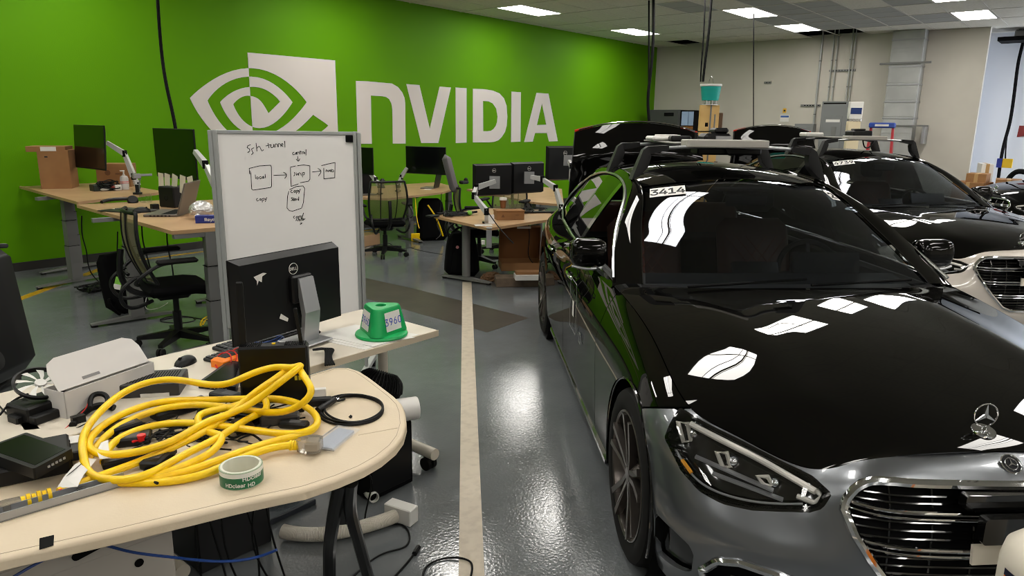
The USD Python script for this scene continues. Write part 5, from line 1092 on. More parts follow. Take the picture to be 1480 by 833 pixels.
pt = thing('pipe_offcut', 'short white plastic pipe lying below the computer tower', 'pipe', (0, 0, 0)); part(pt, 'pipe', tf(lathe([(.021, 0), (.025, 0), (.025, .34), (.021, .34), (.021, 0)], 20), frame4((1.923,2.425,0.03), np.cross((0, 0, 1), np.array((1.963,2.578,0.03)) - np.array((1.923,2.425,0.03))), (0, 0, 1))), M['white_plastic']); part(pt, 'stripe', tf(lathe([(.0253, .05), (.0253, .06)], 20), frame4((1.923,2.425,0.03), np.cross((0, 0, 1), np.array((1.963,2.578,0.03)) - np.array((1.923,2.425,0.03))), (0, 0, 1))), M['grey_metal'])
dk = thing('clear_bag', 'clear bag of cable ends on a dark sleeve under the cream table', 'plastic bag', (1.62, 2.72, 0), 0)
part(dk, 'sleeve', bx(-.13, .12, -.10, .14, 0, .03, .004), mat('dark_blue_sleeve', (34, 38, 46), .35)); m_ = trimesh.creation.icosphere(3); v_ = m_.vertices; v_ = v_ * (1 + .22 * (meshkit.noise(v_ * 4 + 9) - .5))[:, None] * [.10, .09, .07]; v_[:, 2] = np.maximum(v_[:, 2], -.02) + .05; m_.vertices = v_
part(dk, 'bag', m_, pane('bag_film', (.75, .78, .8), .08), smooth=False); part(dk, 'strip', tube([(-.02, .0, .11), (.04, .04, .12), (.09, .03, .1)], .012, 6, 4, flat=.3), M['paper'])
single('floor_cable', 'black cable looping on the grey floor from the table leg to the hose nozzle', 'cable', [tube([(1.734,2.26,0.3), (1.8,2.286,0.2), (1.756,2.283,0.02), (1.788,2.243,0.008), (1.87,2.2,0.008), (1.865,2.127,0.006), (1.78,2.049,0.006), (1.688,2.078,0.006), (1.549,2.06,0.006), (1.481,2.037,0.006)], .004, 7)], M['cable'])
fc = thing('floor_lead', 'short black lead with a plug end on the grey floor', 'cable', (0, 0, 0)); part(fc, 'lead', tube([(1.797,1.995,0.008), (1.716,1.96,0.006), (1.61,1.923,0.006), (1.55,1.894,0.006)], .0045, 7), M['cable']); part(fc, 'plug', cyl((1.806,1.997,0.012), (1.762,1.974,0.012), .011, 10), M['black_plastic'])
single('loop_cable', 'black cable loop lying across the cream floor line at the bottom edge', 'cable', [tube([(1.678,1.838,0.006), (1.748,1.881,0.006), (1.821,1.868,0.006), (1.868,1.815,0.009), (1.875,1.764,0.009), (1.835,1.719,0.009), (1.778,1.68,0.008)], .0042, 7)], M['cable'])
single('blue_cable', 'blue network cable strung under the cream table edge', 'cable', [tube([(.30, 2.02, .55), (0.592,2.019,0.6), (0.669,1.938,0.58), (0.754,1.838,0.56), (0.839,1.734,0.55), (0.912,1.68,0.55), (0.945,1.627,0.58)], .004, 7)], M['blue'])
hg = thing('hanging_cables', 'bundle of thin black cables hanging under the cream table', 'cables', (0, 0, 0))
for k in range(6):
    x = 1.02 + .05 * k; part(hg, 'cable', tube([(x, 2.20 - .01 * k, .685), (x + r2.uniform(-.04, .04), 2.22 - .01 * k, .5), (x + r2.uniform(-.06, .06), 2.25 - .01 * k, .25), (x + .05, 2.27 - .01 * k, .01)], .004, 6), M['cable'])

# ------------------------------------------------------------------ standing desks, chairs and monitors along the green wall
def desk(name, label, corners, z, legs, foot, m=None, leg_r=None, cat_='desk', rnd=False):
    """corners: table top polygon; legs: (x, y) of each column; foot: half vector of the foot bar"""
    t = thing(name, label, cat_, (0, 0, 0))
    part(t, 'desktop', prism(Polygon(corners).buffer(-.01).buffer(.01), .028, z - .028), m or M['wood'])
    f = np.array(foot, float); fu = f / np.linalg.norm(f); n = np.array([-fu[1], fu[0]])
    for x, y in legs:
        c = np.array([x, y])
        def bar(a, b, w, z0, z1): return hull([(*(c + fu * s + n * q), zz) for s in (a, b) for q in (-w, w) for zz in (z0, z1)])
        L = np.linalg.norm(f)
        lg_ = holder(t, 'leg')
        if rnd:
            part(lg_, 'column', cyl((x, y, .06), (x, y, z - .07), .046, 24), M['grey_metal']); part(lg_, 'collar', cyl((x, y, z - .075), (x, y, z - .028), .062, 24), M['grey_metal'])
        else:
            part(lg_, 'lower_column', bar(-.055, .055, .044, .04, z * .42), M['grey_metal']); part(lg_, 'middle_column', bar(-.050, .050, .039, z * .42, z * .70), M['grey_metal']); part(lg_, 'upper_column', bar(-.045, .045, .034, z * .70, z - .03), M['grey_metal'])
            [part(lg_, 'joint', bar(-.057, .057, .046, z * k - .004, z * k), M['matte_black']) for k in (.42, .70)]
        part(lg_, 'foot_bar', hull([(*(c + fu * s * L * e + n * q), zz) for s in (-1, 1) for e, zz, q in ((1, .02, .034), (1, .032, .03), (.1, .055, .034), (.1, .02, .034)) for q in (-q, q)]), M['grey_metal'])
        for s in (-1, 1): part(lg_, 'foot_pad', cyl((*(c + fu * s * L * .93), 0), (*(c + fu * s * L * .93), .022), .028, 14), M['rubber'])
        part(lg_, 'top_bracket', hull([(*(c + fu * s * L * .72 + n * q), zz) for s in (-1, 1) for q in (-.025, .025) for zz in (z - .062, z - .029)]), M['grey_metal'])
    if len(legs) > 1:
        a, b = np.array(legs[0]), np.array(legs[-1]); part(t, 'crossbeam', hull([(*(p + n2), zz) for p in (a, b) for n2 in (fu * .05, fu * -.05) for zz in (z - .075, z - .032)]), M['grey_metal'])
    return t
ZA, ZB = .975, .955
DA = desk('standing_desk', 'light wood standing desk at the far left carrying the cardboard boxes', [(2.70, 9.50), (2.682,9.699,0.975)[:2], (2.52,7.418,0.975)[:2], (3.55,7.895,0.975)[:2], (3.62, 9.50)], ZA, [(2.77, 8.47), (3.05, 9.25)], (.40, .075))
DB = desk('standing_desk', 'light wood standing desk with open laptop behind the whiteboard', [(2.491,7.373,0.955)[:2], (2.43, 6.3), (2.345, 5.16), (3.12, 5.05), (3.26, 7.25)], ZB, [(2.555, 6.45), (2.62, 5.15)], (.36, -.05))
DB2 = desk('standing_desk', 'light wood standing desk half hidden behind the nearer left desk', [(3.30, 7.20), (3.2, 5.3), (3.95, 5.2), (4.05, 7.1)], ZB - .02, [(3.55, 6.6), (3.5, 5.5)], (.36, -.05))
DM = desk('standing_desk', 'light wood desk with paper cup and small carton beside the black car', [(5.593,5.831,0.72)[:2], (5.299,4.741,0.72)[:2], (6.45, 4.72), (6.95, 5.3), (6.558,5.938,0.72)[:2]], .72, [(5.72, 5.45), (7.0, 5.42)], (.04, -.33), rnd=True)
DC = desk('standing_desk', 'light wood desk with monitor below the first letters on the green wall', [(6.253,7.928,0.72)[:2], (6.443,7.628,0.72)[:2], (6.89,7.674,0.72)[:2], (7.645,7.77,0.72)[:2], (8.401,8.217,0.72)[:2], (8.9, 9.2), (7.4, 9.3)], .72, [(7.26, 8.1), (8.3, 8.3)], (.1, .36))
DD = desk('standing_desk', 'light wood desk half hidden behind the trunk of the nearest car', [(7.573,5.977,0.72)[:2], (7.607,5.485,0.72)[:2], (9.5, 6.9), (9.6, 7.7), (8.3, 7.9)], .72, [(8.55, 7.3), (9.2, 7.2)], (.05, .34))

_where = {}
def to_local(t, m):
    g = UsdGeom.Xformable(stage.GetPrimAtPath(t)).GetLocalTransformation().GetInverse(); A = np.array(g).T
    return tf(m, A)
def arm(t, pts, plate=None):
    """a sprung monitor arm, part of its monitor t; pts and plate in the world"""
    h = holder(t, 'support_arm', 'silver support arm'); P = [np.array(p, float) for p in pts]
    for a, b in zip(P[:-1], P[1:]):
        d = (b - a) / np.linalg.norm(b - a); u_ = np.cross(d, (0, 0, 1)); u_ = u_ / max(np.linalg.norm(u_), 1e-6) if np.linalg.norm(u_) > .05 else np.array([1., 0, 0]); v_ = np.cross(u_, d)
        part(h, 'arm_link', to_local(t, hull([p + u_ * s * w + v_ * q * h_ for p, w, h_ in ((a, .022, .028), (b, .018, .020)) for s in (-1, 1) for q in (-1, 1)])), mat('arm_silver', (186, 186, 184), .35, metal=.25), smooth=20)
    for p in P[1:-1]: part(h, 'joint', to_local(t, cyl(p + [0, 0, -.035], p + [0, 0, .035], .026, 16)), M['matte_black'])
    part(h, 'post', to_local(t, cat(cyl(P[0] + [0, 0, .001], P[0] + [0, 0, .02], .045, 18), cyl(P[0] + [0, 0, .002], P[0] + [0, 0, .10], .018, 14))), M['black_plastic'])
    if plate is not None: part(h, 'mount_plate', to_local(t, plate), M['silver'])

# far left: two dark screens on arms, boxes, bottle, clutter
green_dark = mat('dark_screen_left', (6, 9, 7), .16, spec=.6)
m1, a1 = monitor('monitor', 'dark screen turned left on the far left desk in front of cardboard boxes', (3.121,9.127,1.677), (3.13,8.31,1.66), .475, .03, face='front', screen_m=green_dark, tiltz=-4)
m2, a2 = monitor('monitor', 'dark screen with five paper notes taped along its lower edge', (3.051,6.916,1.661), (3.059,6.154,1.66), .445, .03, face='front', screen_m=green_dark)
tl, tr = np.array((3.051,6.916,1.661)), np.array((3.059,6.154,1.66)); ex = (tr - tl) / np.linalg.norm(tr - tl); W_ = np.linalg.norm(tr - tl)
for k, (f, a, l) in enumerate(((.06, 4, 'first'), (.22, 8, 'second'), (.40, 16, 'third'), (.60, 10, 'fourth'), (.80, -10, 'fifth'))):
    c = tl + ex * (f + .06) * W_; t = thing('paper_note', f'{l} paper note from the left taped under the dark screen', 'paper note', (c[0], c[1], tl[2] - .445 - .05), a2, group='paper notes under the dark screen')
    part(t, 'note', tf(prism([(-.050, .085), (.050, .088), (.042, -.085), (-.055, -.08)], .002), ('z', -a), ('x', 90), (0, -.006, .0)), mat('cream_note', (214, 206, 184), .7), smooth=False)
arm(m1, [(*(3.217,7.778,0.975)[:2], .975), (3.434,8.278,1.024), (3.399,8.276,1.124), (3.355,8.337,1.37), (3.228,8.451,1.487)])
arm(m2, [(3.02, 5.55, .96), (3.077,5.885,1.197), (3.063,5.996,1.367), (3.064,6.161,1.472)])
bb = thing('cardboard_box', 'tall cardboard box with a white label on the far left desk', 'cardboard box', (2.93, 9.1, ZA), -32)
part(bb, 'body', bx(-.14, .16, -.16, .16, 0, .42, .003), M['card']); part(bb, 'flap', [tf(bx(-.24, .14, -.16, .16, .40, .46, .003), (0, 0, 0))], M['card']); part(bb, 'label', bx(-.10, .05, -.163, -.160, .41, .455, 0), M['paper'], smooth=False); part(bb, 'mark', bx(-.07, -.04, -.1615, -.160, .34, .355, 0), M['ink'], smooth=False)
b2 = thing('cardboard_box', 'lower cardboard box behind the far left dark screen', 'cardboard box', (3.38, 8.98, ZA), -38)
part(b2, 'body', bx(-.06, .30, -.12, .12, 0, .26, .003), M['card']); part(b2, 'print', [tf(prism(Point(.06, .16).buffer(.03), .001), ('x', 90), (0, -.1205, 0)), bx(.14, .22, -.1215, -.12, .14, .155, 0)], mat('brown_print', (110, 74, 44), .8), smooth=False, kind='stuff')
sn = thing('sanitizer_bottle', 'white hand sanitizer pump bottle with red print on the far left desk', 'bottle', (3.349,8.405,0.975))
part(sn, 'body', lathe([(0, 0), (.04, 0), (.043, .01), (.043, .12), (.035, .145), (.014, .155), (.014, .165), (0, .165)], 24), mat('bottle_white', (206, 202, 200), .35)); part(sn, 'pump', [cyl((0, 0, .165), (0, 0, .20), .008, 10), bx(-.035, .012, -.009, .009, .198, .212, .003)], M['white_plastic']); part(sn, 'print', [tf(lathe([(.0435, z), (.0435, z + .006)], 24)) for z in (.07, .085)], M['red'], kind='stuff')
cl = thing('cable_clutter', 'tangle of dark gadgets and cables below the far left dark screen', 'cables', (3.135,8.427,0.975))
part(cl, 'box', bx(-.12, .10, -.06, .06, 0, .07, .006), mat('dark_green_case', (20, 34, 26), .5)); part(cl, 'cable', [tube([(.04 + r2.uniform(-.12, .1), r2.uniform(-.12, .05), r2.uniform(.01, .1)) for _ in range(6)], .006, 6) for _ in range(8)], M['cable']); part(cl, 'red_knob', tf(trimesh.creation.icosphere(2, .022), (.06, -.09, .04)), mat('dark_red_knob', (120, 36, 28), .4)); part(cl, 'white_plug', bx(.08, .15, -.10, -.05, .0, .06, .006), M['white_plastic'])
mw = thing('white_pad', 'small white lump on the far left desk before the dark gadgets', 'lump', (3.125,8.382,0.975)); part(mw, 'pad', tf(trimesh.creation.icosphere(2, .04), np.diag([1.3, .9, .45, 1.0]), (0, 0, .016)), M['white_plastic'])
mouse('computer_mouse', 'white mouse on the far left desk near the pump bottle', (3.286,8.575,0.975), 20); 
mouse('computer_mouse', 'black mouse beside the laptop on the left desk', (2.666,6.4,0.955), -30, 1.3)
hp_ = thing('headphones', 'black headphones lying at the edge of the left desk', 'headphones', (2.827,7.221,0.955), -20)
part(hp_, 'band', tube([(-.16, -.02, .02), (-.10, .05, .03), (.0, .06, .035), (.08, .03, .035)], .016, 8), M['black_plastic']); part(hp_, 'ear_cup', tf(lathe([(0, .03), (.04, .03), (.05, .015), (.05, 0), (0, 0)], 24), ('x', 50), (.10, 0, .02)), M['black_plastic'])
bo = thing('small_bottle', 'small white bottle with flip cap on the left desk', 'bottle', (3.188,7.14,0.955)); part(bo, 'body', lathe([(0, 0), (.026, 0), (.028, .01), (.028, .085), (.015, .1), (0, .1)], 20), mat('bottle_white', (206, 202, 200), .35)); part(bo, 'cap', lathe([(0, .13), (.014, .13), (.016, .1), (0, .1)], 16), M['white_plastic'])
nb = thing('notebook', 'dark flat keyboard and pad at the front of the left desk', 'keyboard', (2.567,6.562,0.955), -68); part(nb, 'pad', bx(-.20, .22, -.07, .07, 0, .008, .003), M['black_plastic']); part(nb, 'tray', bx(-.16, .24, .075, .19, 0, .012, .003), mat('dark_grey_sheet', (46, 45, 44), .5)); part(nb, 'sheet', bx(-.22, -.12, .08, .2, .0, .003, 0), M['paper'])
dl = thing('laptop', 'open grey laptop seen from its left side on the left desk', 'laptop', (2.87, 6.03, ZB), -44)
alu = mat('dark_aluminium', (112, 104, 98), .4, metal=.5)
part(dl, 'base', bx(-.27, .0, -.20, .20, 0, .020, .004), alu); part(dl, 'keyboard_deck', bx(-.14, -.03, -.17, .17, .020, .0212, 0), M['matte_black'], smooth=False)
part(dl, 'lid', tf(bx(-.006, .006, -.20, .20, 0, .27, .004), ('y', 17), (.0, .0, .018)), alu); part(dl, 'screen', tf(bx(-.0075, -.006, -.18, .18, .02, .25, 0), ('y', 17), (.0, .0, .018)), mat('dim_screen', (54, 48, 46), .3), smooth=False)
part(dl, 'port', [bx(-.22 + k * .03, -.205 + k * .03, -.2015, -.20, .006, .014, 0) for k in range(6)], M['matte_black'], smooth=False, kind='stuff')
ps = thing('webcam_stand', 'small camera stand with clip beside the paper notes', 'webcam', (3.26,7.817,0.955)); part(ps, 'stem', [tube([(0, 0, 0), (0, 0, .12), (.02, -.01, .20)], .006, 6)], M['grey_metal']); part(ps, 'clip', bx(-.06, .02, -.02, .02, .18, .23, .006), M['silver']); part(ps, 'foot', lathe([(0, .012), (.05, .01), (.052, 0)], 20), M['white_plastic']); part(ps, 'arm', bx(.0, .14, -.008, .008, .2, .225, .004), M['silver'])
gb_ = thing('glass_jar', 'clear glass jar on the left desk behind the headphones', 'jar', (3.017,7.127,0.955)); part(gb_, 'jar', lathe([(.0, 0), (.05, 0), (.055, .02), (.055, .08), (.05, .085)], 24), pane('jar_glass', (.86, .9, .86)))
cd = thing('black_speaker', 'black speaker block behind the paper notes on the left desk', 'speaker', (3.06, 6.62, ZB), 15); part(cd, 'cabinet', bx(-.09, .09, -.10, .10, 0, .19, .01), M['black_plastic']); part(cd, 'cone', tf(lathe([(.02, .0), (.06, .012), (.065, .004)], 24, 'x'), (-.092, 0, .09)), M['rubber'])
gs = thing('silver_dome', 'grey rounded charger dock behind the open laptop', 'dock', (3.076,6.59,0.955)); part(gs, 'shell', tf(trimesh.creation.icosphere(3, .06), np.diag([1.2, 1.2, .8, 1.0]), (0, 0, .03)), mat('dock_grey', (150, 148, 146), .35))
blk = thing('black_cube', 'small black cube on the left desk before the flip cap bottle', 'adapter', (2.832,6.522,0.955)); part(blk, 'case', bx(-.03, .03, -.03, .03, 0, .05, .006), M['black_plastic'])
fo = thing('foil_ball', 'crumpled silver foil helmet shape on the left desk by the whiteboard', 'foil ball', (2.828,5.666,0.955), 0)
m_ = trimesh.creation.icosphere(4); v_ = m_.vertices; v_ = v_ * (1 + .10 * (meshkit.noise(v_ * 7) - .5) + .05 * (meshkit.noise(v_ * 17) - .5))[:, None] * [.095, .085, .075]; v_[:, 2] = np.maximum(v_[:, 2], -.03) + .07; m_.vertices = v_
part(fo, 'shell', m_, mat('crumpled_foil', (196, 194, 192), .32, metal=.75), smooth=25); part(fo, 'knob', [tf(trimesh.creation.icosphere(2, .024), (-.07, -.07, .026))], M['white_plastic'])
fx_ = thing('foil_box', 'blue box of foil wrap standing by the whiteboard edge', 'box', (2.758,5.385,0.955), -36); part(fx_, 'box', bx(-.11, .17, -.03, .03, 0, .06, .003), mat('foil_box_blue', (24, 40, 120), .4)); part(fx_, 'lettering', tf(text('Reynolds', .024, .0006, True), ('x', 90), (.03, -.0306, .028)), M['paper'], smooth=False); part(fx_, 'corner_print', bx(.04, .10, -.031, -.030, .008, .02, 0), mat('orange_print', (220, 130, 40), .5), smooth=False)
for nm, lab, pts in (('desk_cable', 'black cable with an inline block hanging under the far left desk', [(2.717,7.93,0.781), (2.726,8.004,0.575), (2.8,8.162,0.367), (2.834,8.198,0.134), (2.918,8.206,-0.01), (2.844,8.126,-0.03)]), ('desk_cable', 'thin black cable looping down behind the left desk legs', [(2.842,7.416,0.661), (2.839,7.49,0.411), (2.833,7.59,0.221), (2.817,7.711,0.062)]), ('desk_cable', 'pair of black cables hanging right of the left desk leg', [(2.834,6.831,0.788), (2.816,6.796,0.632), (2.818,6.727,0.446), (2.858,6.765,0.237)]), ('desk_cable', 'black cable hanging below the laptop end of the left desk', [(2.792,6.242,0.79), (2.775,6.209,0.644), (2.768,6.145,0.439), (2.762,6.23,0.21)])):
    single(nm, lab, 'cable', [tube(pts, .006, 6)], M['cable'])
sp = thing('power_strip_heap', 'heap of black cables and a power strip on the floor under the far left desk', 'cables', (2.843,7.936,0))
part(sp, 'cable', [tube([(r2.uniform(-.25, .35), r2.uniform(-.2, .25), r2.uniform(.01, .05)) for _ in range(6)], .008, 6) for _ in range(9)], M['cable']); part(sp, 'strip', tf(bx(-.18, .18, -.03, .03, .0, .04, .006), ('z', 30)), M['black_plastic'])
pk = thing('backpack', 'black backpack with a green tag leaning under the left desk', 'backpack', (2.66, 6.86, 0), 20)
def backpack(par, w, d_, h, lean):
    m = bx(-w / 2, w / 2, -d_ / 2, d_ / 2, 0, h, .06); m = m.subdivide().subdivide(); v = m.vertices; t_ = v[:, 2] / h; v[:, 0] *= 1 - .28 * t_ ** 2; v[:, 1] = v[:, 1] * (1 - .45 * t_) + lean * t_; v += .012 * (meshkit.noise(v * 9) - .5)[:, None]; m.vertices = v; return m
part(pk, 'bag', tf(backpack(pk, .36, .26, .52, .16), ('z', 0)), M['fabric_black'], smooth=50); part(pk, 'strap', [tube([(-.20, -.10, .02), (-.27, -.10, .10), (-.24, -.04, .16), (-.17, -.02, .10)], .014, 6)], M['fabric_black']); TG_ = [(2.511,6.783,0.246), (2.549,6.733,0.234), (2.603,6.783,0.327), (2.564,6.833,0.339)]
part(pk, 'tag', to_local(pk, hull([np.array(p) + np.array([.004, .004, 0]) * q for p in TG_ for q in (-1, 1)])), mat('green_tag', (110, 180, 20), .5))
part(pk, 'tag_label', to_local(pk, hull([np.array(p) + np.array([-.006, -.006, 0]) * q for p in ((2.511,6.783,0.246), (2.549,6.733,0.234), (2.567,6.743,0.275), (2.528,6.793,0.286)) for q in (.8, 1.2)])), M['paper'], smooth=False)
part(pk, 'earphone_wire', tube([(.02, -.17, .38), (.04, -.2, .2), (.0, -.2, .04), (.1, -.24, .02), (.2, -.26, .05)], .004, 6), M['white_plastic'])

# task chairs
net = usdkit.material(stage, '/World/Looks/chair_net', {'t': ('transparent_bsdf', dict(color=(.9, .9, .9))), 'd': ('diffuse_bsdf', dict(color=lin((120, 118, 84)))), 'm': ('mix_closure', dict(fac=.5))}, [('t.BSDF', 'm.closure1'), ('d.BSDF', 'm.closure2')], surface='m.closure')
def task_chair(label, loc, rz, seat=.48, back=1.02, headrest=False, netm=None, group=None, arms=True):
    t = thing('office_chair', label, 'office chair', loc, rz, group)
    for k in range(5):
        a = 2 * PI * k / 5 + .3; c_, s_ = math.cos(a), math.sin(a)
        part(t, 'base_leg', hull([(r * c_ - w * s_, r * s_ + w * c_, z) for r, w0, zs in ((.03, .03, (.07, .13)), (.30, .018, (.065, .09))) for w in (-w0, w0) for z in zs]), M['black_plastic'])
        part(t, 'castor', [cyl((.30 * c_ - s_ * q * .012 - s_ * q * .012, .30 * s_ + c_ * q * .024, .03), (.30 * c_ - s_ * q * .006, .30 * s_ + c_ * q * .006, .03), .03, 14) for q in (-1, 1)], M['rubber'])
    part(t, 'gas_stem', [cyl((0, 0, .10), (0, 0, .28), .032, 14), cyl((0, 0, .28), (0, 0, seat - .08), .022, 14)], M['black_plastic'])
    part(t, 'mechanism', bx(-.14, .10, -.09, .09, seat - .11, seat - .05, .02), M['black_plastic'])
    sm = bx(-.23, .25, -.24, .24, seat - .055, seat + .02, .03).subdivide().subdivide(); v = sm.vertices; r_ = np.clip(np.hypot(v[:, 0] / .28, v[:, 1] / .27), 0, 2); v[:, 0] *= 1 - .10 * np.clip(np.abs(v[:, 1]) / .24, 0, 1) ** 3; v[:, 2] -= .03 * np.clip((v[:, 0] - .15) / .1, 0, 1); sm.vertices = v
    part(t, 'seat', sm, M['fabric_black'], smooth=60)
    U_, V_ = np.meshgrid(np.linspace(-1, 1, 15), np.linspace(0, 1, 15), indexing='ij'); hb = back - seat - .05
    wb_ = (.20 + .05 * np.sin(PI * (V_ * .8 + .1))); P = np.stack([-.20 - .10 * V_ - .05 * np.sin(PI * V_) + .05 * U_ ** 2, U_ * wb_, seat + .05 + hb * V_], -1)
    part(t, 'backrest', grid(P), netm or net, 'see-through net backrest', smooth=True)
    rim_ = np.vstack([P[0], P[:, -1][1:], P[-1][::-1][1:], P[:, 0][::-1][1:-1]])
    part(t, 'back_frame', tube(list(map(tuple, rim_)), .014, 8, 2, closed=True), M['black_plastic'])
    part(t, 'back_rib', [tube([tuple(P[i, j] - np.array([.008, 0, 0])) for j in range(0, 15, 2)], .006, 6, 2) for i in (4, 10)], M['black_plastic'], kind='stuff')
    part(t, 'back_support', tube([(-.12, 0, seat - .08), (-.30, 0, seat - .02), (-.36, 0, seat + .12), (-.34, 0, seat + .30)], .022, 8), M['black_plastic'])
    if arms:
        for s in (-1, 1):
            part(t, 'armrest', tube([(-.28, s * .22, seat + .06), (-.30, s * .30, seat + .10), (-.16, s * .31, seat + .20), (-.05, s * .30, seat + .215)], .014, 8), M['black_plastic'])
            part(t, 'arm_pad', bx(-.16, .12, s * .30 - .045, s * .30 + .045, seat + .21, seat + .24, .012), M['rubber'])
            part(t, 'arm_loop', tube([(-.29, s * .23, seat + .12), (-.40, s * .24, seat + .02), (-.36, s * .20, seat - .10), (-.18, s * .12, seat - .09)], .014, 8), M['black_plastic'])
    if headrest:
        hm_ = bx(-.05, .05, -.16, .16, 0, .46, .045); part(t, 'headrest', tf(hm_, ('y', -14), (-.30, 0, back - .06)), mat('grey_headrest', (96, 92, 94), .8), 'tall grey upholstered headrest', smooth=50)
    return t
task_chair('black office chair with green net back at the left desk', (2.47, 5.48, 0), -14, .50, 1.08)
task_chair('black office chair with olive net back facing the wall desk', (6.15, 7.35, 0), 62, .46, 1.0)
task_chair('black office chair with grey headrest behind the desk with the paper cup', (6.50, 5.97, 0), -42, .47, .98, headrest=True)
task_chair('dark office chair behind the desk with the twin black monitors', (7.40, 6.35, 0), 200, .5, .92)
lc = thing('leather_chair', 'black leather armchair cut by the left edge', 'armchair', (.72, 4.10, 0), -50)
def pillow(x0, x1, y0, y1, z0, z1, b): return bx(x0, x1, y0, y1, z0, z1, b).subdivide().subdivide()
part(lc, 'backrest', tf(pillow(-.09, .09, -.28, .28, 0, .66, .08), ('y', -6), (.24, 0, .50)), M['leather_black'], smooth=60); part(lc, 'seat', pillow(-.30, .22, -.27, .27, .40, .52, .05), M['leather_black'], smooth=60)
part(lc, 'piping', tube([(.30, -.28, .55), (.25, -.29, 1.0), (.22, -.25, 1.13), (.21, 0, 1.16), (.22, .25, 1.13)], .012, 6), M['leather_black'])
for s in (-1, 1): part(lc, 'armrest', tube([(.20, s * .30, .62), (.0, s * .31, .68), (-.2, s * .31, .66), (-.24, s * .30, .46)], .03, 10), M['leather_black'])
for k in range(5):
    a = 2 * PI * k / 5; part(lc, 'base_leg', hull([(r * math.cos(a) - w * math.sin(a), r * math.sin(a) + w * math.cos(a), z) for r, w0, zs in ((.03, .03, (.05, .12)), (.3, .02, (.0, .07))) for w in (-w0, w0) for z in zs]), M['black_plastic'])
part(lc, 'stem', cyl((0, 0, .1), (0, 0, .42), .03, 12), M['black_plastic'])
part(lc, 'arm_knob', tf(lathe([(0, .05), (.05, .045), (.06, .0), (.04, -.03)], 20), ('y', 70), (.32, -.12, .66)), M['black_plastic'])

# whiteboard on its stand
A_, B_ = np.array((2.374,4.498,1.674)), np.array((2.955,3.802,1.677)); bw = float(np.linalg.norm(B_ - A_)); brz = math.degrees(math.atan2(B_[1] - A_[1], B_[0] - A_[0]))
wbd = thing('whiteboard', 'standing whiteboard with handwritten tunnel diagram', 'whiteboard', (A_[0], A_[1], 0), brz); zt_ = float(A_[2]); zb_ = .36
part(wbd, 'panel', bx(.008, bw - .008, .004, .022, zb_ + .01, zt_ - .01, 0), mat('whiteboard_enamel', (232, 229, 226), .22))
part(wbd, 'panel_backing', bx(.006, bw - .006, .022, .030, zb_, zt_, 0), M['grey_metal'], smooth=False)
fr_m = mat('whiteboard_frame', (168, 170, 168), .4, metal=.4)
part(wbd, 'frame_rail', bx(0, bw, -.004, .034, zt_ - .018, zt_ + .004, .003), fr_m); part(wbd, 'frame_rail', bx(0, bw, -.004, .034, zb_ - .01, zb_ + .015, .003), fr_m)
part(wbd, 'frame_stile', bx(-.012, .018, -.008, .036, zb_ - .01, zt_ + .006, .003), fr_m); part(wbd, 'frame_stile', bx(bw - .014, bw + .008, -.008, .036, zb_ - .01, zt_ + .006, .003), fr_m)
part(wbd, 'stand_post', bx(-.045, -.014, -.004, .03, .06, zt_ + .004, .004), fr_m); part(wbd, 'stand_post', bx(bw + .010, bw + .032, -.0, .03, .06, zt_, .004), fr_m)
for x in (-.03, bw + .02):
    part(wbd, 'stand_foot', bx(x - .02, x + .02, -.26, .28, .05, .085, .005), fr_m)
    for y in (-.24, .26): part(wbd, 'castor', cyl((x - .012, y, .025), (x + .012, y, .025), .025, 14), M['rubber'])
part(wbd, 'corner_clip', bx(bw - .06, bw - .012, -.014, .004, zt_ - .062, zt_ - .018, .004), M['matte_black'])
# strokes: pixels of a flat view of the board, (290,180)-(640,377) at 4.229, mapped onto the panel
def bp(u, v):
    # bilinear map from the drawing's own corners to the panel
    (x0, y0), (x1, y1), (x2, y2), (x3, y3) = (112, 55), (905, 58), (945, 800), (175, 800)
    s, t_ = .5, .5
    for _ in range(12):
        X = (x0 * (1 - s) + x1 * s) * (1 - t_) + (x3 * (1 - s) + x2 * s) * t_ - u; Y = (y0 * (1 - s) + y1 * s) * (1 - t_) + (y3 * (1 - s) + y2 * s) * t_ - v
        a, b = (x1 - x0) * (1 - t_) + (x2 - x3) * t_, (x3 - x0) * (1 - s) + (x2 - x1) * s; c, d = (y1 - y0) * (1 - t_) + (y2 - y3) * t_, (y3 - y0) * (1 - s) + (y2 - y1) * s
        D = a * d - b * c; s -= (X * d - Y * b) / D; t_ -= (Y * a - X * c) / D
    return .02 + s * (bw - .035), zt_ - .018 - t_ * PANEL_DROP
PANEL_DROP = 1.07 * float(zt_ - .018 - (2.203,4.037,0.936)[2])
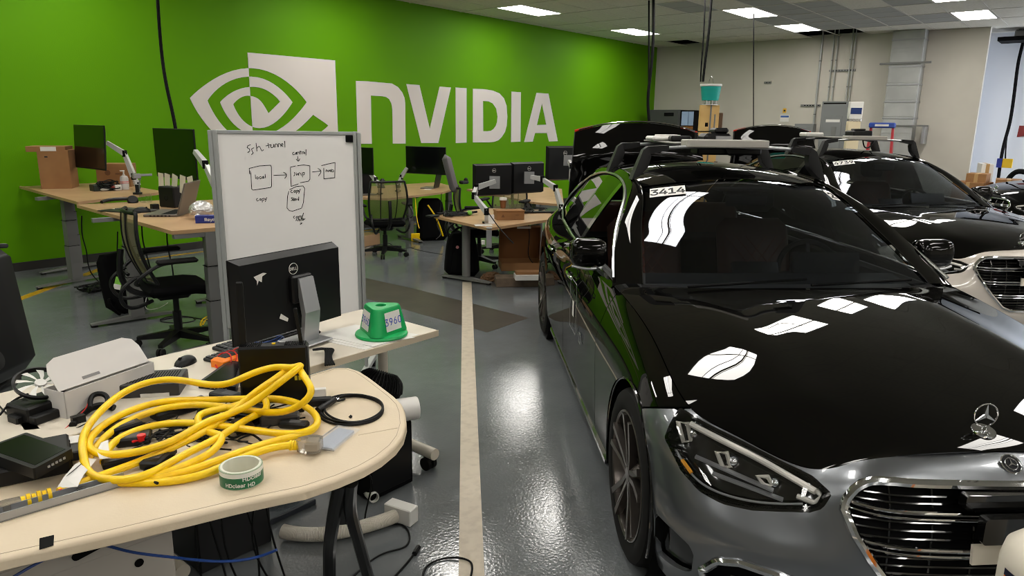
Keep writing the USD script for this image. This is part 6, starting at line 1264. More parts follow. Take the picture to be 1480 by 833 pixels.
ST = [[(305, 122), (290, 128), (286, 140), (300, 148), (302, 160), (290, 170)], [(325, 140), (312, 148), (316, 162), (322, 172), (312, 182)], [(338, 112), (344, 160)], [(342, 145), (358, 132), (372, 158), (382, 152)],
 [(408, 112), (414, 140)], [(396, 128), (424, 120)], [(426, 120), (428, 138), (440, 132), (441, 118), (444, 136)], [(450, 136), (452, 116), (462, 118), (464, 134)], [(470, 133), (470, 114), (480, 116), (484, 132)], [(488, 124), (496, 118), (492, 112), (486, 122), (496, 131)], [(506, 98), (508, 134)],
 [(562, 165), (553, 172), (558, 180), (566, 176)], [(570, 172), (576, 165), (574, 178), (570, 172)], [(580, 178), (582, 164), (590, 166), (592, 176)], [(598, 156), (600, 176)], [(592, 164), (606, 160)], [(610, 176), (610, 164), (618, 162)], [(622, 164), (626, 172), (618, 172), (622, 164)], [(632, 148), (632, 182)],
 [(583, 190), (588, 220)], [(576, 208), (588, 220), (596, 205)],
 [(302, 302), (300, 268), (360, 252), (425, 247), (430, 258), (433, 378), (428, 386), (326, 404), (316, 398), (310, 300), (306, 286)],
 [(336, 308), (338, 332)], [(348, 320), (354, 326), (350, 334), (344, 328), (348, 320)], [(370, 318), (360, 324), (366, 332), (372, 328)], [(382, 318), (376, 326), (384, 328), (384, 316), (388, 328)], [(394, 304), (396, 326)],
 [(445, 310), (518, 306)], [(502, 290), (520, 305), (510, 328)],
 [(542, 262), (548, 378), (590, 362)], [(542, 258), (572, 250)], [(584, 248), (620, 243), (656, 248), (658, 330), (650, 344), (602, 354)],
 [(566, 290), (568, 306), (562, 312)], [(576, 292), (580, 308), (586, 296), (590, 308)], [(592, 306), (594, 292), (602, 296), (606, 308)], [(612, 292), (614, 318)], [(612, 294), (624, 290), (622, 304), (614, 304)],
 [(672, 286), (720, 280)], [(704, 264), (722, 280), (708, 310)],
 [(725, 246), (760, 236), (804, 226), (804, 320), (740, 328), (738, 262)], [(752, 284), (754, 272), (760, 276), (764, 284), (768, 272)], [(772, 276), (778, 272), (778, 282), (772, 278)], [(784, 284), (784, 268)], [(782, 276), (794, 272), (796, 282), (786, 282)],
 [(352, 456), (345, 464), (350, 472), (358, 468)], [(364, 462), (370, 458), (372, 468), (364, 466)], [(378, 458), (380, 480)], [(378, 460), (390, 456), (388, 468), (380, 470)], [(396, 456), (400, 464), (406, 450), (398, 476)],
 [(535, 410), (528, 440), (526, 515), (540, 532), (560, 535), (612, 515), (622, 480), (628, 390), (618, 374), (580, 378), (540, 398)],
 [(554, 402), (546, 410), (552, 418), (558, 414)], [(564, 408), (572, 404), (572, 416), (564, 412)], [(578, 404), (580, 424)], [(578, 406), (588, 402), (588, 412), (580, 414)], [(592, 402), (596, 410), (602, 394), (594, 422)],
 [(558, 448), (550, 452), (558, 460), (550, 468)], [(562, 462), (570, 458), (564, 452), (560, 464), (572, 466)], [(574, 466), (576, 454), (582, 464)], [(586, 456), (592, 464), (594, 444), (594, 466)],
 [(572, 566), (565, 574), (572, 582)], [(580, 574), (588, 568), (588, 580), (580, 578)], [(594, 568), (596, 590)], [(596, 570), (606, 564), (604, 576)], [(612, 564), (616, 572), (624, 546), (614, 582)],
 [(580, 596), (584, 588), (590, 598)], [(596, 590), (604, 586), (602, 596), (596, 592)], [(610, 596), (612, 576)], [(618, 590), (626, 584), (620, 580), (618, 592), (634, 582)], [(606, 612), (616, 610), (606, 620)]]
ms_ = []
for st in ST:
    P2 = spline([(*bp(*p), 0) for p in st], 4) if len(st) > 2 and max(abs(st[0][0] - q[0]) + abs(st[0][1] - q[1]) for q in st) < 55 else np.array([(*bp(*p), 0) for p in st])
    ms_.append(tf(prism(LineString([(p[0], p[1]) for p in P2]).buffer(.0021, quad_segs=3), .0008), ('x', 90), (0, .0037, 0)))
part(wbd, 'marker_writing', ms_, mat('marker_ink', (26, 26, 28), .5), 'black handwriting: ssh tunnel diagram', smooth=False, kind='stuff')

# middle: monitors by the wall, twin monitors, desk clutter
m3, r = monitor('monitor', 'black monitor on an arm below the first letters on the wall', (6.983,7.846,1.405), (7.135,7.189,1.423), .385, .03)
m4, r = monitor('monitor', 'black monitor cut off by the right edge of the whiteboard', (6.12,8.079,1.402), (6.189,7.601,1.415), .36, .03)
arm(m3, [(7.218,8.301,0.72), (6.829,7.836,0.865), (6.874,7.824,0.981), (6.912,7.746,1.11)]); arm(m4, [(6.742,8.149,0.72), (6.26,7.575,0.913), (6.242,7.622,0.985), (6.204,7.7,1.074)])
lt = thing('laptop', 'open black laptop below the wall monitor', 'laptop', (7.993,8.406,0.72), 30); part(lt, 'lid', tf(bx(-.16, .16, -.005, .005, 0, .23, .003), ('x', 12), (0, -.10, .012)), M['black_plastic']); part(lt, 'base', bx(-.16, .16, -.10, .12, 0, .016, .003), alu); part(lt, 'paper', bx(-.3, -.18, -.08, .02, 0, .002, 0), M['paper'])
lt2 = thing('laptop', 'open black laptop right of the whiteboard', 'laptop', (6.51,8.22,0.72), -10); part(lt2, 'lid', tf(bx(-.15, .15, -.005, .005, 0, .30, .003), ('x', 8), (0, .06, .012)), M['black_plastic']); part(lt2, 'base', bx(-.15, .15, -.12, .07, 0, .016, .003), alu)
cn = thing('small_camera', 'small black camera on the wall desk behind the net backed chair', 'camera', (7.427,8.903,0.72)); part(cn, 'body', lathe([(0, 0), (.04, 0), (.035, .02), (.02, .06), (.045, .08), (.045, .12), (.02, .15), (0, .15)], 16), M['black_plastic']); part(cn, 'lens', cyl((-.05, -.03, .1), (-.02, -.01, .1), .02, 12), M['screen'])
gd = thing('black_gadget', 'small black gadget on the wall desk right of the grey headrest', 'gadget', (8.988,8.607,0.72)); part(gd, 'body', bx(-.10, .08, -.05, .05, 0, .06, .02), M['black_plastic']); part(gd, 'knob', tf(trimesh.creation.icosphere(2, .035), (.04, 0, .07)), M['black_plastic'])
m5, r = monitor('monitor', 'left one of twin black monitors seen from behind with silver mount', (5.636,5.264,1.314), (6.088,5.125,1.32), .345, .04, face='back')
m6, r = monitor('monitor', 'right one of twin black monitors seen from behind with silver mount', (6.098,5.129,1.32), (6.558,5.047,1.332), .345, .04, face='back')
m7, r = monitor('monitor', 'third black monitor seen from behind beside the open car trunk', (7.305,5.561,1.469), (7.828,5.417,1.474), .43, .04, face='back')
def plate(px, d_): 
    c = np.array(px); fx = np.array([math.cos(YAW), math.sin(YAW), 0]); rx_ = np.array([math.sin(YAW), -math.cos(YAW), 0]); return hull([c + rx_ * a * .055 + np.array([0, 0, b * .065]) + fx * q for a in (-1, 1) for b in (-1, 1) for q in (-.012, .02)])
arm(m5, [(5.549,4.994,0.72), (5.421,4.879,0.864), (5.403,5.036,1.016), (5.472,5.062,1.095), (5.645,4.957,1.157)], plate((5.751,5.06,1.131), 0))
arm(m6, [(6.423,4.691,0.72), (6.122,4.449,0.887), (6.158,4.555,1.082), (6.164,4.738,1.166), (6.17,4.896,1.179)], plate((6.249,4.988,1.162), 0))
arm(m7, [(8.265,5.83,0.72), (7.436,5.254,1.048), (7.426,5.254,1.238), (7.455,5.319,1.294)], plate((7.492,5.357,1.3), 0))
dc = thing('desk_clamp', 'grey clamp plate hanging at the front edge of the cup desk', 'clamp', (5.268,4.704,0.72), -50); part(dc, 'plate', bx(-.028, .028, -.012, .0, -.19, -.01, .003), M['silver']); part(dc, 'jaw', bx(-.028, .028, -.012, .06, .0, .012, .003), M['silver']); part(dc, 'knob', cyl((-.06, .02, -.12), (-.06, .02, -.16), .018, 12), M['white_plastic'])
cu = thing('paper_cup', 'iced coffee in a clear cup with white lid', 'cup', (6.728,5.778,0.72)); part(cu, 'cup', lathe([(0, 0), (.033, 0), (.042, .10), (0, .10)], 24), mat('coffee', (120, 74, 40), .3)); part(cu, 'lid', lathe([(0, .135), (.045, .13), (.047, .10), (0, .1)], 24), M['white_plastic'])
sx_ = thing('small_carton', 'small brown carton on the desk with the paper cup', 'carton', (5.972,5.047,0.72), -36); part(sx_, 'box', bx(-.15, .16, -.07, .09, 0, .10, .003), M['card']); part(sx_, 'lid_edge', bx(-.155, .165, -.075, .095, .088, .104, .003), M['card']); part(sx_, 'print', [tf(prism([(-.06, .03), (-.04, .065), (-.02, .03)], .001), ('x', 90), (-.04, -.0705, 0)), bx(.06, .10, -.0715, -.0705, .05, .056, 0)], mat('brown_print', (110, 74, 44), .8), smooth=False, kind='stuff')
nbk = thing('desk_papers', 'white papers at the foot of the silver monitor arm', 'papers', (5.432,4.889,0.72), -40); part(nbk, 'sheet', [bx(-.12, .06, -.05, .06, 0, .003, 0)], M['paper'], smooth=False); part(nbk, 'packet', tf(bx(-.05, .05, -.003, .003, 0, .10, .002), ('x', -20), (.05, .10, .0)), M['paper'])
cs = thing('desk_clutter', 'dark cables and adapters at the left end of the cup desk', 'cables', (5.75,5.68,0.72)); part(cs, 'cable', [tube([(r2.uniform(-.2, .3), r2.uniform(-.15, .15), r2.uniform(.006, .04)) for _ in range(6)], .007, 6) for _ in range(7)], M['cable']); part(cs, 'adapter', bx(-.3, -.16, .05, .14, 0, .02, .004), M['black_plastic']); part(cs, 'lime_roll', tf(trimesh.creation.icosphere(2, .03), (.14, -.12, .03)), mat('lime_block', (120, 190, 60), .5))
cs2 = thing('desk_clutter', 'dark keyboard and cables at the right end of the cup desk', 'cables', (6.638,5.184,0.72)); part(cs2, 'keyboard', tf(bx(-.2, .2, -.06, .06, 0, .02, .004), ('z', -40), (.05, -.02, 0)), M['black_plastic']); part(cs2, 'cable', [tube([(r2.uniform(-.3, .2), r2.uniform(-.05, .25), r2.uniform(.006, .05)) for _ in range(6)], .007, 6) for _ in range(6)], M['cable'])
pkk = thing('backpack', 'black backpack standing behind the round leg of the cup desk', 'backpack', (5.93, 5.72, 0), -35); part(pkk, 'bag', backpack(pkk, .40, .26, .50, .02), M['fabric_black'], smooth=50); part(pkk, 'pocket', tf(backpack(pkk, .30, .10, .30, .02), (0, -.13, .03)), M['fabric_black'], smooth=50); part(pkk, 'badge', tf(lathe([(0, .003), (.018, .003), (.018, 0)], 16), ('x', 90), (-.08, -.145, .36)), mat('pink_badge', (190, 130, 130), .6)); part(pkk, 'tag', bx(-.03, .05, -.19, -.185, .12, .16, .001), mat('green_tag', (110, 180, 20), .5)); part(pkk, 'strap', tube([(-.1, .1, .48), (0, .1, .55), (.1, .1, .48)], .014, 6), M['fabric_black'])
bk3 = thing('backpack', 'black backpack with yellow strap leaning on the wall desk leg', 'backpack', (7.50, 7.86, 0), -30); part(bk3, 'bag', backpack(bk3, .45, .28, .62, .10), M['fabric_black'], smooth=50); part(bk3, 'strap', tube([(-.1, -.16, .55), (.02, -.2, .35), (.12, -.19, .08)], .014, 6, flat=.6), M['yellow']); part(bk3, 'patch', bx(-.34, -.2, -.08, -.05, .0, .12, .01), M['yellow'])
ob = thing('open_carton', 'open brown carton with raised lid on the floor by the desk', 'cardboard box', (6.34, 5.17, .1), -43)
part(ob, 'tray', [bx(-.24, .24, -.16, .16, 0, .004, 0), bx(-.24, .24, -.16, -.155, 0, .09, 0), bx(-.24, .24, .155, .16, 0, .09, 0), bx(-.24, -.235, -.16, .16, 0, .09, 0), bx(.235, .24, -.16, .16, 0, .09, 0)], M['card'], smooth=False)
part(ob, 'lid', [tf(cat(bx(-.24, .24, 0, .005, 0, .40, 0), bx(-.24, -.235, -.07, 0, 0, .40, 0), bx(.235, .24, -.07, 0, 0, .40, 0), bx(-.24, .24, -.07, 0, .395, .40, 0)), ('x', 8), (0, .16, .09))], mat('cardboard_inside', (128, 84, 46), .85), smooth=False)
part(ob, 'label', tf(bx(-.04, .12, -.08, -.072, .385, .41, 0), ('x', 8), (0, .16, .09)), M['paper'], smooth=False)
pl_ = thing('flat_box', 'flat white and brown box lying right of the open carton', 'box', (5.933,4.709,0.1), -43); part(pl_, 'box', bx(-.16, .2, -.06, .10, 0, .055, .003), M['paper']); part(pl_, 'insert', [bx(-.15, .18, -.02, .10, .055, .085, .004)], M['card']); part(pl_, 'blue_end', bx(.10, .201, -.061, .0, .005, .05, 0), mat('blue_print', (24, 44, 140), .5), smooth=False)
cur = thing('timber_beam', 'worn timber wheel stop beam on the floor behind the nearest car', 'timber beam', (6.20, 4.69, 0), -43); part(cur, 'beam', bx(-.56, .60, -.10, .12, 0, .10, .006), mat('worn_timber', (118, 100, 82), .85, vary=(7, (86, 74, 62), .35, .7), bump=(30, .5)))
bs = thing('brown_bag', 'crumpled brown paper by the foot of the cup desk', 'paper', (5.965,5.289,0)); m_ = trimesh.creation.icosphere(3); v_ = m_.vertices; v_ = v_ * (1 + .5 * (meshkit.noise(v_ * 4 + 3) - .5))[:, None] * [.14, .10, .06]; v_[:, 2] = np.maximum(v_[:, 2], -.03) + .03; m_.vertices = v_; part(bs, 'paper', m_, mat('brown_paper', (110, 80, 52), .85), smooth=False)
bl_ = thing('wood_block', 'pale wooden block on the floor right of the whiteboard', 'wooden block', (6.433,8.193,0), 10); part(bl_, 'block', bx(-.25, .25, -.12, .12, 0, .16, .006), M['wood'])
for lab, pts in (('thin black cable hanging from the wall desk to the floor', [(7.063,7.205,0.777), (6.996,7.183,0.493), (6.884,7.111,0.365), (6.686,6.841,0.29), (6.494,6.736,0.248)]), ('black cable stretched on the floor from the net chair to the backpack', [(6.787,7.58,0), (6.713,7.171,0), (6.728,6.848,0)]), ('black cord stretched from the twin monitors down to the open carton', [(5.467,4.902,0.858), (5.405,4.685,0.715), (5.394,4.492,0.584)]), ('loose black cables on the floor behind the net backed chair', [(6.839,8.687,0), (6.696,8.187,0), (6.397,7.977,0), (6.803,8.08,0), (6.594,7.612,0), (6.882,7.567,0)]), ('black cable under the right end of the cup desk', [(6.461,5.166,0.672), (6.433,5.118,0.445), (6.395,5.093,0.249), (6.421,5.029,0.156)]), ('yellow cord hanging beside the wall desk leg', [(7.222,7.922,0.695), (6.868,7.524,0.572), (6.784,7.408,0.413), (6.716,7.294,0.315)])):
    single('loose_cable', lab, 'cable', [tube(pts, .0055, 6)], M['yellow'] if lab.startswith('yellow') else M['cable'])
single('yellow_cable', 'yellow cable coil on the floor by the desk leg beside the whiteboard', 'cable', [tube([(2.867,5.891,0), (2.983,6.031,0), (2.997,5.948,0), (2.897,5.794,0), (2.837,5.796,0), (2.887,5.967,0), (3.029,6.119,0), (2.965,5.85,0)], .008, 6)], M['yellow'])
single('floor_cable', 'black cable loop on the floor behind the left office chair', 'cable', [tube([(2.693,6.31,0), (2.8,6.367,0), (2.904,6.254,0), (2.898,6.089,0), (2.798,6.064,0), (2.705,6.164,0), (2.687,6.283,0), (2.859,6.268,0), (2.96,5.987,0)], .007, 6)], M['cable'])

# ------------------------------------------------------------------ back wall fittings and the things behind the cars
XB = X1
def onback(y, z): return (XB, y, z)
dtt = thing('air_duct', 'galvanised square air duct climbing the back wall', 'air duct', (XB, 0, 0))
part(dtt, 'duct', bx(-.34, -.01, 3.38, 3.97, .9, HC - .003, .004), M['steel'])
for a, b in ((3.33, 3.72), (2.97, 3.02), (2.62, 2.66), (2.28, 2.31), (1.95, 1.98)):
    part(dtt, 'seam_band', bx(-.352, -.005, 3.37, 3.98, (a + b) / 2 - .018, (a + b) / 2 + .018, .003), M['silver'])
for k, (z0, z1) in enumerate(((1.0, 1.62), (1.64, 1.95), (1.98, 2.28), (2.31, 2.62), (2.66, 2.97), (3.02, 3.3), (3.34, 3.70))):
    part(dtt, 'panel', bx(-.346, -.338, 3.40, 3.95, z0 + .02, z1 - .02, .002), M['steel'], smooth=False)
part(dtt, 'strut', [bx(-.38, -.34, 3.20, 4.15, 3.04, 3.08, .003)], M['grey_metal']); part(dtt, 'strut', bx(-.38, -.34, 3.1, 4.15, 1.80, 1.83, .003), M['grey_metal']); part(dtt, 'bracket', bx(-.36, -.02, 3.15, 3.2, 1.45, 1.83, .003), M['silver'])
lab_c = ('leftmost steel conduit on the back wall', 'first of four steel conduits above the electrical panel', 'second of four steel conduits above the electrical panel', 'third of four steel conduits above the electrical panel', 'fourth of four steel conduits above the electrical panel')
for k, ((ya, za), (yb, zb)) in enumerate((((5.472,3.736), (5.45,1.743)), ((5.23,3.719), (5.197,2.336)), ((5.145,3.743), (5.108,2.335)), ((4.823,3.722), (4.838,2.333)), ((4.763,3.746), (4.773,2.332)))):
    t = thing('conduit', lab_c[k], 'conduit', (XB - .05, (ya + yb) / 2, zb), group=None); part(t, 'pipe', cyl((0, 0, 0), (0, 0, HC + .5 - zb), .022 if k == 0 else .014, 12), M['steel']); part(t, 'clip', [cyl((-.0, 0, z - zb - .012), (0, 0, z - zb + .012), .028 if k == 0 else .02, 12) for z in (zb + .3, 3.2)], M['grey_metal'], kind='stuff')
for nm, lab, p0, p1 in (('conduit_strut', 'perforated steel strut across the conduits above the electrical panel', (5.253,2.991), (4.703,2.972)), ('conduit_strut', 'perforated steel strut beside the leftmost conduit', (5.795,2.242), (5.366,2.239)), ('wall_bracket', 'short dark bracket screwed alone on the back wall', (6.696,2.768), (6.532,2.764))):
    t = thing(nm, lab, 'bracket', (XB, 0, 0)); y0, y1, z = min(p0[0], p1[0]), max(p0[0], p1[0]), (p0[1] + p1[1]) / 2
    part(t, 'channel', bx(-.04, -.002, y0, y1, z - .022, z + .022, .002), M['grey_metal']); part(t, 'slot', [bx(-.042, -.039, y0 + .02 + k * .06, y0 + .05 + k * .06, z - .008, z + .008, 0) for k in range(int((y1 - y0 - .02) / .06))] or [bx(-.042, -.039, y0 + .01, y0 + .03, z - .008, z + .008, 0)], M['matte_black'], smooth=False, kind='stuff')
def tilt_yz(pts): return pts
ep = thing('electrical_panel', 'grey electrical panel with inner door on the back wall', 'electrical panel', (XB, 0, 0)); eg = mat('panel_grey', (118, 120, 120), .45)
(ey0, ez0), (ey1, _z) = (5.284,2.322), (4.728,2.317)
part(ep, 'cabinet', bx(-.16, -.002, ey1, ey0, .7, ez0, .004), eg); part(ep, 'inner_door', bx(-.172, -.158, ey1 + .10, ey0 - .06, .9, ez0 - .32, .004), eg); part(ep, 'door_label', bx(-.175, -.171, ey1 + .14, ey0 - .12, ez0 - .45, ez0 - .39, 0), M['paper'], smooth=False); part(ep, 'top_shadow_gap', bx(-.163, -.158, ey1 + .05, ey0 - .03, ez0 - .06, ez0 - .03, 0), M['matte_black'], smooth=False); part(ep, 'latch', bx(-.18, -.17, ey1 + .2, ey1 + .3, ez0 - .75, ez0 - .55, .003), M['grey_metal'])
tb_ = thing('junction_box', 'small grey switch box left of the electrical panel', 'switch box', (XB, 0, 0)); (ty0, tz0), (ty1, _z) = (5.831,1.832), (5.414,1.836); part(tb_, 'body', bx(-.2, -.002, ty1, ty0, .9, tz0, .006), eg); part(tb_, 'door', bx(-.21, -.2, ty1 + .05, ty0 - .03, .95, tz0 - .05, .003), eg)
nt = thing('safety_notice', 'small white notice with blue text and yellow emblem on the back wall', 'notice', (XB, 0, 0)); (ny, nz), (ny2, nz2) = (6.25,2.033), (6.042,1.877); part(nt, 'sheet', bx(-.006, -.001, ny2, ny, nz2, nz, 0), M['paper'], smooth=False); part(nt, 'blue_text', bx(-.008, -.006, ny2 + .01, ny - .01, nz - .06, nz - .02, 0), mat('blue_print2', (50, 90, 160), .6), smooth=False); (cy_, cz_) = (6.163,2.127); part(nt, 'emblem', bx(-.006, -.001, cy_ - .04, cy_ + .04, cz_ - .05, cz_ + .05, 0), mat('yellow_emblem', (220, 170, 30), .6), smooth=False); part(nt, 'emblem_mark', bx(-.008, -.006, cy_ - .02, cy_ + .02, cz_ - .02, cz_ + .02, 0), M['ink'], smooth=False)
# cabinet, plywood post with the teal bucket
cbn = thing('storage_cabinet', 'dark grey cabinet with black handle behind the open trunk', 'cabinet', (16.3, 0, 0)); part(cbn, 'body', bx(0, .6, 8.36, 9.22, 0, 2.13, .01), mat('dark_cabinet', (62, 62, 64), .5)); part(cbn, 'door', bx(-.015, 0, 8.4, 9.2, .1, 2.1, .005), mat('dark_cabinet', (62, 62, 64), .5)); part(cbn, 'handle', bx(-.04, -.015, 8.52, 8.78, 1.98, 2.06, .01), M['matte_black'])
oc = thing('open_locker', 'narrow shelf locker with pale blue sheets and a brown box', 'locker', (16.3, 0, 0)); part(oc, 'frame', [bx(0, .6, 8.33, 8.35, 0, 2.12, 0), bx(0, .6, 7.98, 8.0, 0, 2.12, 0), bx(0, .6, 7.98, 8.35, 2.10, 2.12, 0), bx(.55, .6, 7.98, 8.35, 0, 2.1, 0)], M['matte_black'], smooth=False); part(oc, 'sheet', bx(.02, .06, 8.16, 8.33, 1.76, 2.09, .004), mat('pale_blue_sheet', (150, 170, 205), .5)); part(oc, 'sheet', bx(.03, .07, 8.0, 8.15, 1.76, 2.09, .004), mat('pale_blue_sheet', (150, 170, 205), .5)); part(oc, 'brown_box', bx(.02, .4, 8.0, 8.32, 1.4, 1.74, .004), mat('brown_box', (136, 84, 34), .8))
po = thing('plywood_tower', 'pale plywood tower with a black hole and band behind the nearest car', 'plywood tower', (10.6, 4.93, 0), 40); ply = mat('pale_plywood', (214, 178, 112), .6, vary=(3, (200, 160, 96), .35, .7))
part(po, 'panel', bx(-.06, .0, .02, .175, .3, 2.06, .003), ply); part(po, 'panel', bx(-.06, .0, -.12, -.0, .3, 2.06, .003), ply); part(po, 'seam_strip', bx(-.065, -.0, -.002, .022, .3, 2.06, .001), M['grey_metal']); part(po, 'hole', bx(-.062, -.058, .04, .085, 1.74, 1.80, 0), M['matte_black'], smooth=False); part(po, 'band', bx(-.068, .005, -.125, .18, 1.66, 1.675, .002), M['matte_black']); part(po, 'foot', bx(-.2, .2, -.25, .25, 0, .3, .01), ply); part(po, 'side_bracket', bx(.0, .06, -.20, -.10, 1.5, 1.95, .01), mat('brown_bracket', (90, 66, 44), .7))
bu = thing('teal_bucket', 'teal bucket with white lid on the plywood tower', 'bucket', (10.6, 4.95, 2.06), 40); part(bu, 'pail', lathe([(0, .07), (.125, .07), (.152, .28), (0, .28)], 32), mat('teal_plastic', (0, 158, 146), .45)); part(bu, 'lid', lathe([(0, .315), (.162, .312), (.164, .28), (.15, .275)], 32), M['white_plastic']); part(bu, 'handle', tube([(0, .03, .31), (0, .025, .39), (0, 0, .42), (0, -.025, .39), (0, -.03, .31)], .006, 6), M['chrome']); part(bu, 'stand', [cyl((.09 * math.cos(a), .09 * math.sin(a), 0), (.09 * math.cos(a), .09 * math.sin(a), .07), .014, 10) for a in np.linspace(0, 2 * PI, 7)[:-1]], M['chrome'], kind='stuff'); part(bu, 'plate', lathe([(0, .012), (.12, .01), (.12, 0)], 24), M['white_plastic'])
wp = thing('white_post', 'cream post with a blue display box behind the second car', 'post', (13.2, 3.55, 0), 30); part(wp, 'post', bx(-.06, .06, -.10, .10, 0, 1.86, .006), mat('cream_post', (206, 192, 160), .6)); part(wp, 'box', bx(-.06, .06, -.11, .10, 1.90, 2.18, .006), M['white_plastic']); part(wp, 'blue_window', bx(-.066, -.06, -.09, .08, 1.98, 2.08, 0), mat('blue_window', (14, 44, 100), .3), smooth=False); part(wp, 'clips', [bx(-.07, -.05, -.1 + .05 * k, -.07 + .05 * k, 1.86, 1.90, .002) for k in range(4)], M['chrome'], kind='stuff')
ld = thing('step_ladder', 'red step ladder with blue top standing before the back wall', 'step ladder', (15.4, 3.63, 0), 8); rd = mat('ladder_red', (170, 30, 40), .45)
part(ld, 'rail', hull([(x, y, z) for (x, y, z) in ((0, .24, 0), (.06, .24, 0), (0, .28, 0), (.06, .28, 0), (.12, .17, 1.78), (.18, .17, 1.78), (.12, .21, 1.78), (.18, .21, 1.78))]), rd); part(ld, 'rail', hull([(x, -y, z) for (x, y, z) in ((0, .24, 0), (.06, .24, 0), (0, .28, 0), (.06, .28, 0), (.12, .17, 1.78), (.18, .17, 1.78), (.12, .21, 1.78), (.18, .21, 1.78))]), rd)
for k in range(5): part(ld, 'step', bx(.02 + .025 * k, .10 + .025 * k, -.25 + .015 * k, .25 - .015 * k, .3 + .3 * k, .33 + .3 * k, .003), M['silver'])
part(ld, 'top', bx(.06, .28, -.23, .23, 1.76, 1.86, .02), mat('ladder_blue', (34, 66, 150), .45)); part(ld, 'back_leg', [tube([(.22, s * .19, 1.76), (.62, s * .26, 0)], .02, 8, 1, smooth=False) for s in (-1, 1)], rd)
part(ld, 'label', bx(.055, .06, -.12, .12, 1.79, 1.83, 0), M['paper'], smooth=False)
# hanging cords
def cord_(lab, pts, r): single('hanging_cable', lab, 'hanging cable', [tube(pts, r, 8)], M['matte_black'])
cord_('thick black cord hanging before the green wall at the left', [(3.602,7.731,3.183), (3.547,7.651,2.776), (3.501,7.56,2.369), (3.431,7.36,2.026), (3.371,7.133,1.639), (3.307,7.008,1.299)], .017)
cord_('thin black cord left of the pair near the corner of the green wall', [(10.831,6.263,4.041), (10.707,6.139,3.282), (10.558,6.006,2.413), (10.455,5.916,1.816), (10.389,5.839,1.382)], .014)
cord_('thick bent black cord near the corner of the green wall', [(10.688,6.1,4.002), (10.567,5.978,3.256), (10.46,5.914,2.722), (10.369,5.889,2.348), (10.314,5.859,2.081), (10.28,5.805,1.815), (10.199,5.729,1.335)], .024)
cord_('thin black cord hanging above the teal bucket', [(10.866,5.277,3.641), (10.766,5.211,3.122), (10.676,5.17,2.706), (10.617,5.136,2.415)], .012)
cord_('thick black cord hanging above the teal bucket', [(10.829,5.156,3.625), (10.715,5.107,3.11), (10.612,5.082,2.698), (10.544,5.061,2.41)], .020)
cord_('thin grey rod cord hanging between bucket and wall bracket', [(12.96,5.348,3.691), (12.777,5.183,2.621), (12.618,5.033,1.669), (12.478,4.901,0.837)], .010)
rc_ = thing('hanging_cable', 'heavy black cords hanging at the right edge with a blue and yellow box', 'hanging cable', (0, 0, 0))
part(rc_, 'cord', tube([(18.532,1.847,4.06), (18.25,1.89,3.236), (18.136,1.879,2.824), (17.906,1.835,1.933), (17.765,1.856,1.521), (17.642,1.855,1.109), (17.537,1.834,0.698)], .03, 8), M['matte_black']); part(rc_, 'cord', tube([(18.373,1.89,3.648), (18.168,1.889,2.961), (17.958,1.846,2.139), (17.803,1.834,1.59), (17.716,1.791,1.179)], .014, 8), M['cable'])
bp_ = np.array((17.581,1.849,1.111)); part(rc_, 'blue_box', hull([bp_ + np.array(o) for o in [(x, y, z) for x in (-.05, .05) for y in (-.03, .06) for z in (-.1, .08)]]), mat('blue_print', (24, 44, 140), .5)); part(rc_, 'yellow_box', hull([bp_ + np.array(o) for o in [(x, y, z) for x in (-.05, .05) for y in (-.20, -.035) for z in (-.1, .08)]]), mat('yellow_box', (220, 180, 20), .5))
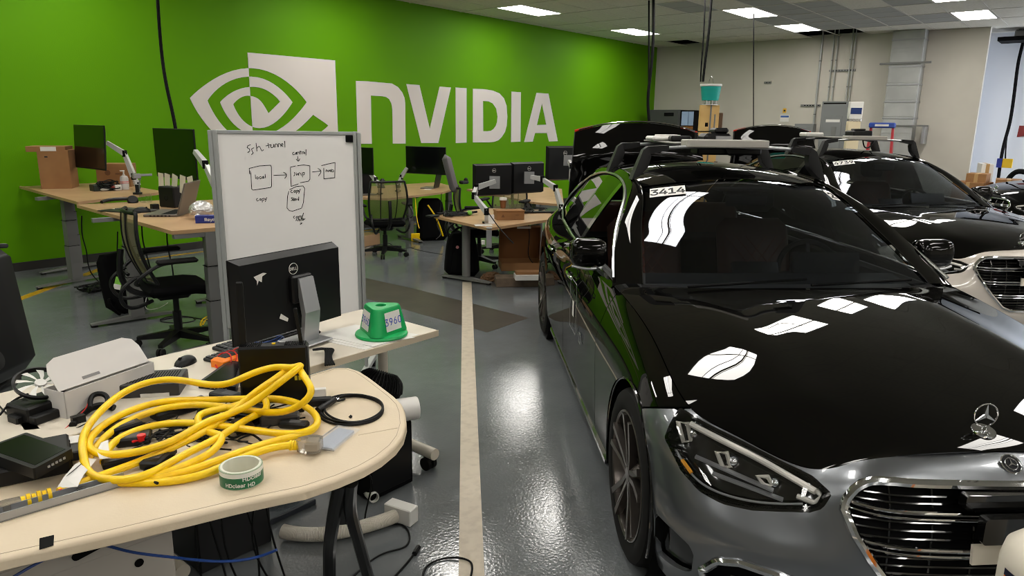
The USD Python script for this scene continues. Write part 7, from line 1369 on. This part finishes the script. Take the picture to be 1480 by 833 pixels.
# right edge: track of the roll-up door, boxes, dark machine
tk = thing('door_track', 'dark roller door track bracket under the ceiling at the right edge', 'door track', (18.0, 0, 0)); part(tk, 'channel', bx(-.3, .3, .8, 2.25, 3.48, 3.56, .01), M['matte_black']); part(tk, 'motor', bx(-.1, .2, 1.2, 2.0, 3.56, 3.70, .02), M['grey_metal']); part(tk, 'hanger', [bx(0, .05, y, y + .05, 3.5, 3.72, 0) for y in (1.1, 1.9)], M['grey_metal'], kind='stuff')
for k, (loc, s, lab, c) in enumerate((((17.324,2.351,0.55), (.26, .26, .24), 'brown carton leftmost in the stack at the right edge', 'card'), ((17.794,2.277,0.7), (.22, .16, .13), 'flat brown carton on top of the stack at the right edge', 'card'), ((17.819,2.021,0.6), (.26, .2, .2), 'brown carton rightmost in the stack at the right edge', 'card'), ((18.293,2.353,0.95), (.30, .1, .26), 'white carton standing behind the brown stack at the right edge', 'paper'))):
    zb = loc[2]; t = thing('storage_carton', lab, 'cardboard box', (15.9 + .65 * (k == 3), loc[1] * 15.9 / max(loc[0], 1) if 0 else (2.05, 1.98, 1.50, 1.97)[k], (.0, .80, .0, .0)[k]), 8 * k - 10)
    h = (.80, .16, .88, 1.12)[k]; part(t, 'box', bx(-s[0], s[0], -s[1], s[1], 0, h, .004), M[c]); part(t, 'tape', bx(-s[0] - .001, s[0] + .001, -.03, .03, .0, h + .001, 0), mat('packing_tape', (176, 140, 90), .4), smooth=False)
mc = thing('motorcycle', 'dark cycle machine with red tail cut by the right edge', 'motorcycle', (16.95, 1.10, 0), 60)
part(mc, 'tire', tf(lathe([(.22, -.05), (.30, -.05), (.325, 0), (.30, .05), (.22, .05)], 40), ('x', 90), (.0, 0, .70)), M['rubber']); part(mc, 'rim', tf(lathe([(.21, -.03), (.225, -.03), (.225, .03), (.21, .03)], 32), ('x', 90), (0, 0, .70)), M['silver']); part(mc, 'frame', [tube([(0, 0, .7), (.25, .02, 1.0), (.35, 0, 1.45), (.3, 0, 1.78)], .04, 8), tube([(.1, 0, .9), (.5, 0, .95), (.7, 0, .6)], .05, 8)], M['matte_black']); part(mc, 'lamp', bx(.05, .17, -.06, .06, 1.16, 1.26, .02), M['matte_black']); part(mc, 'tail', hull([(.02, -.12, 1.72), (.02, .12, 1.72), (.5, -.14, 1.62), (.5, .14, 1.62), (.05, -.1, 1.82), (.05, .1, 1.82), (.5, -.12, 1.84), (.5, .12, 1.84)]), mat('dark_red', (120, 22, 30), .4)); part(mc, 'stand', bx(.5, .9, -.25, .25, 0, .6, .02), M['matte_black'])
yb_ = thing('yellow_tag', 'small yellow sign at the right edge above the dark cycle', 'sign', (18.811,1.618,1.228), 40); part(yb_, 'sign', bx(-.01, .01, -.09, .09, -.09, .09, .003), mat('yellow_box', (220, 180, 20), .5)); part(yb_, 'post', cyl((.02, 0, -1.2), (.02, 0, .0), .012, 8), M['grey_metal'])
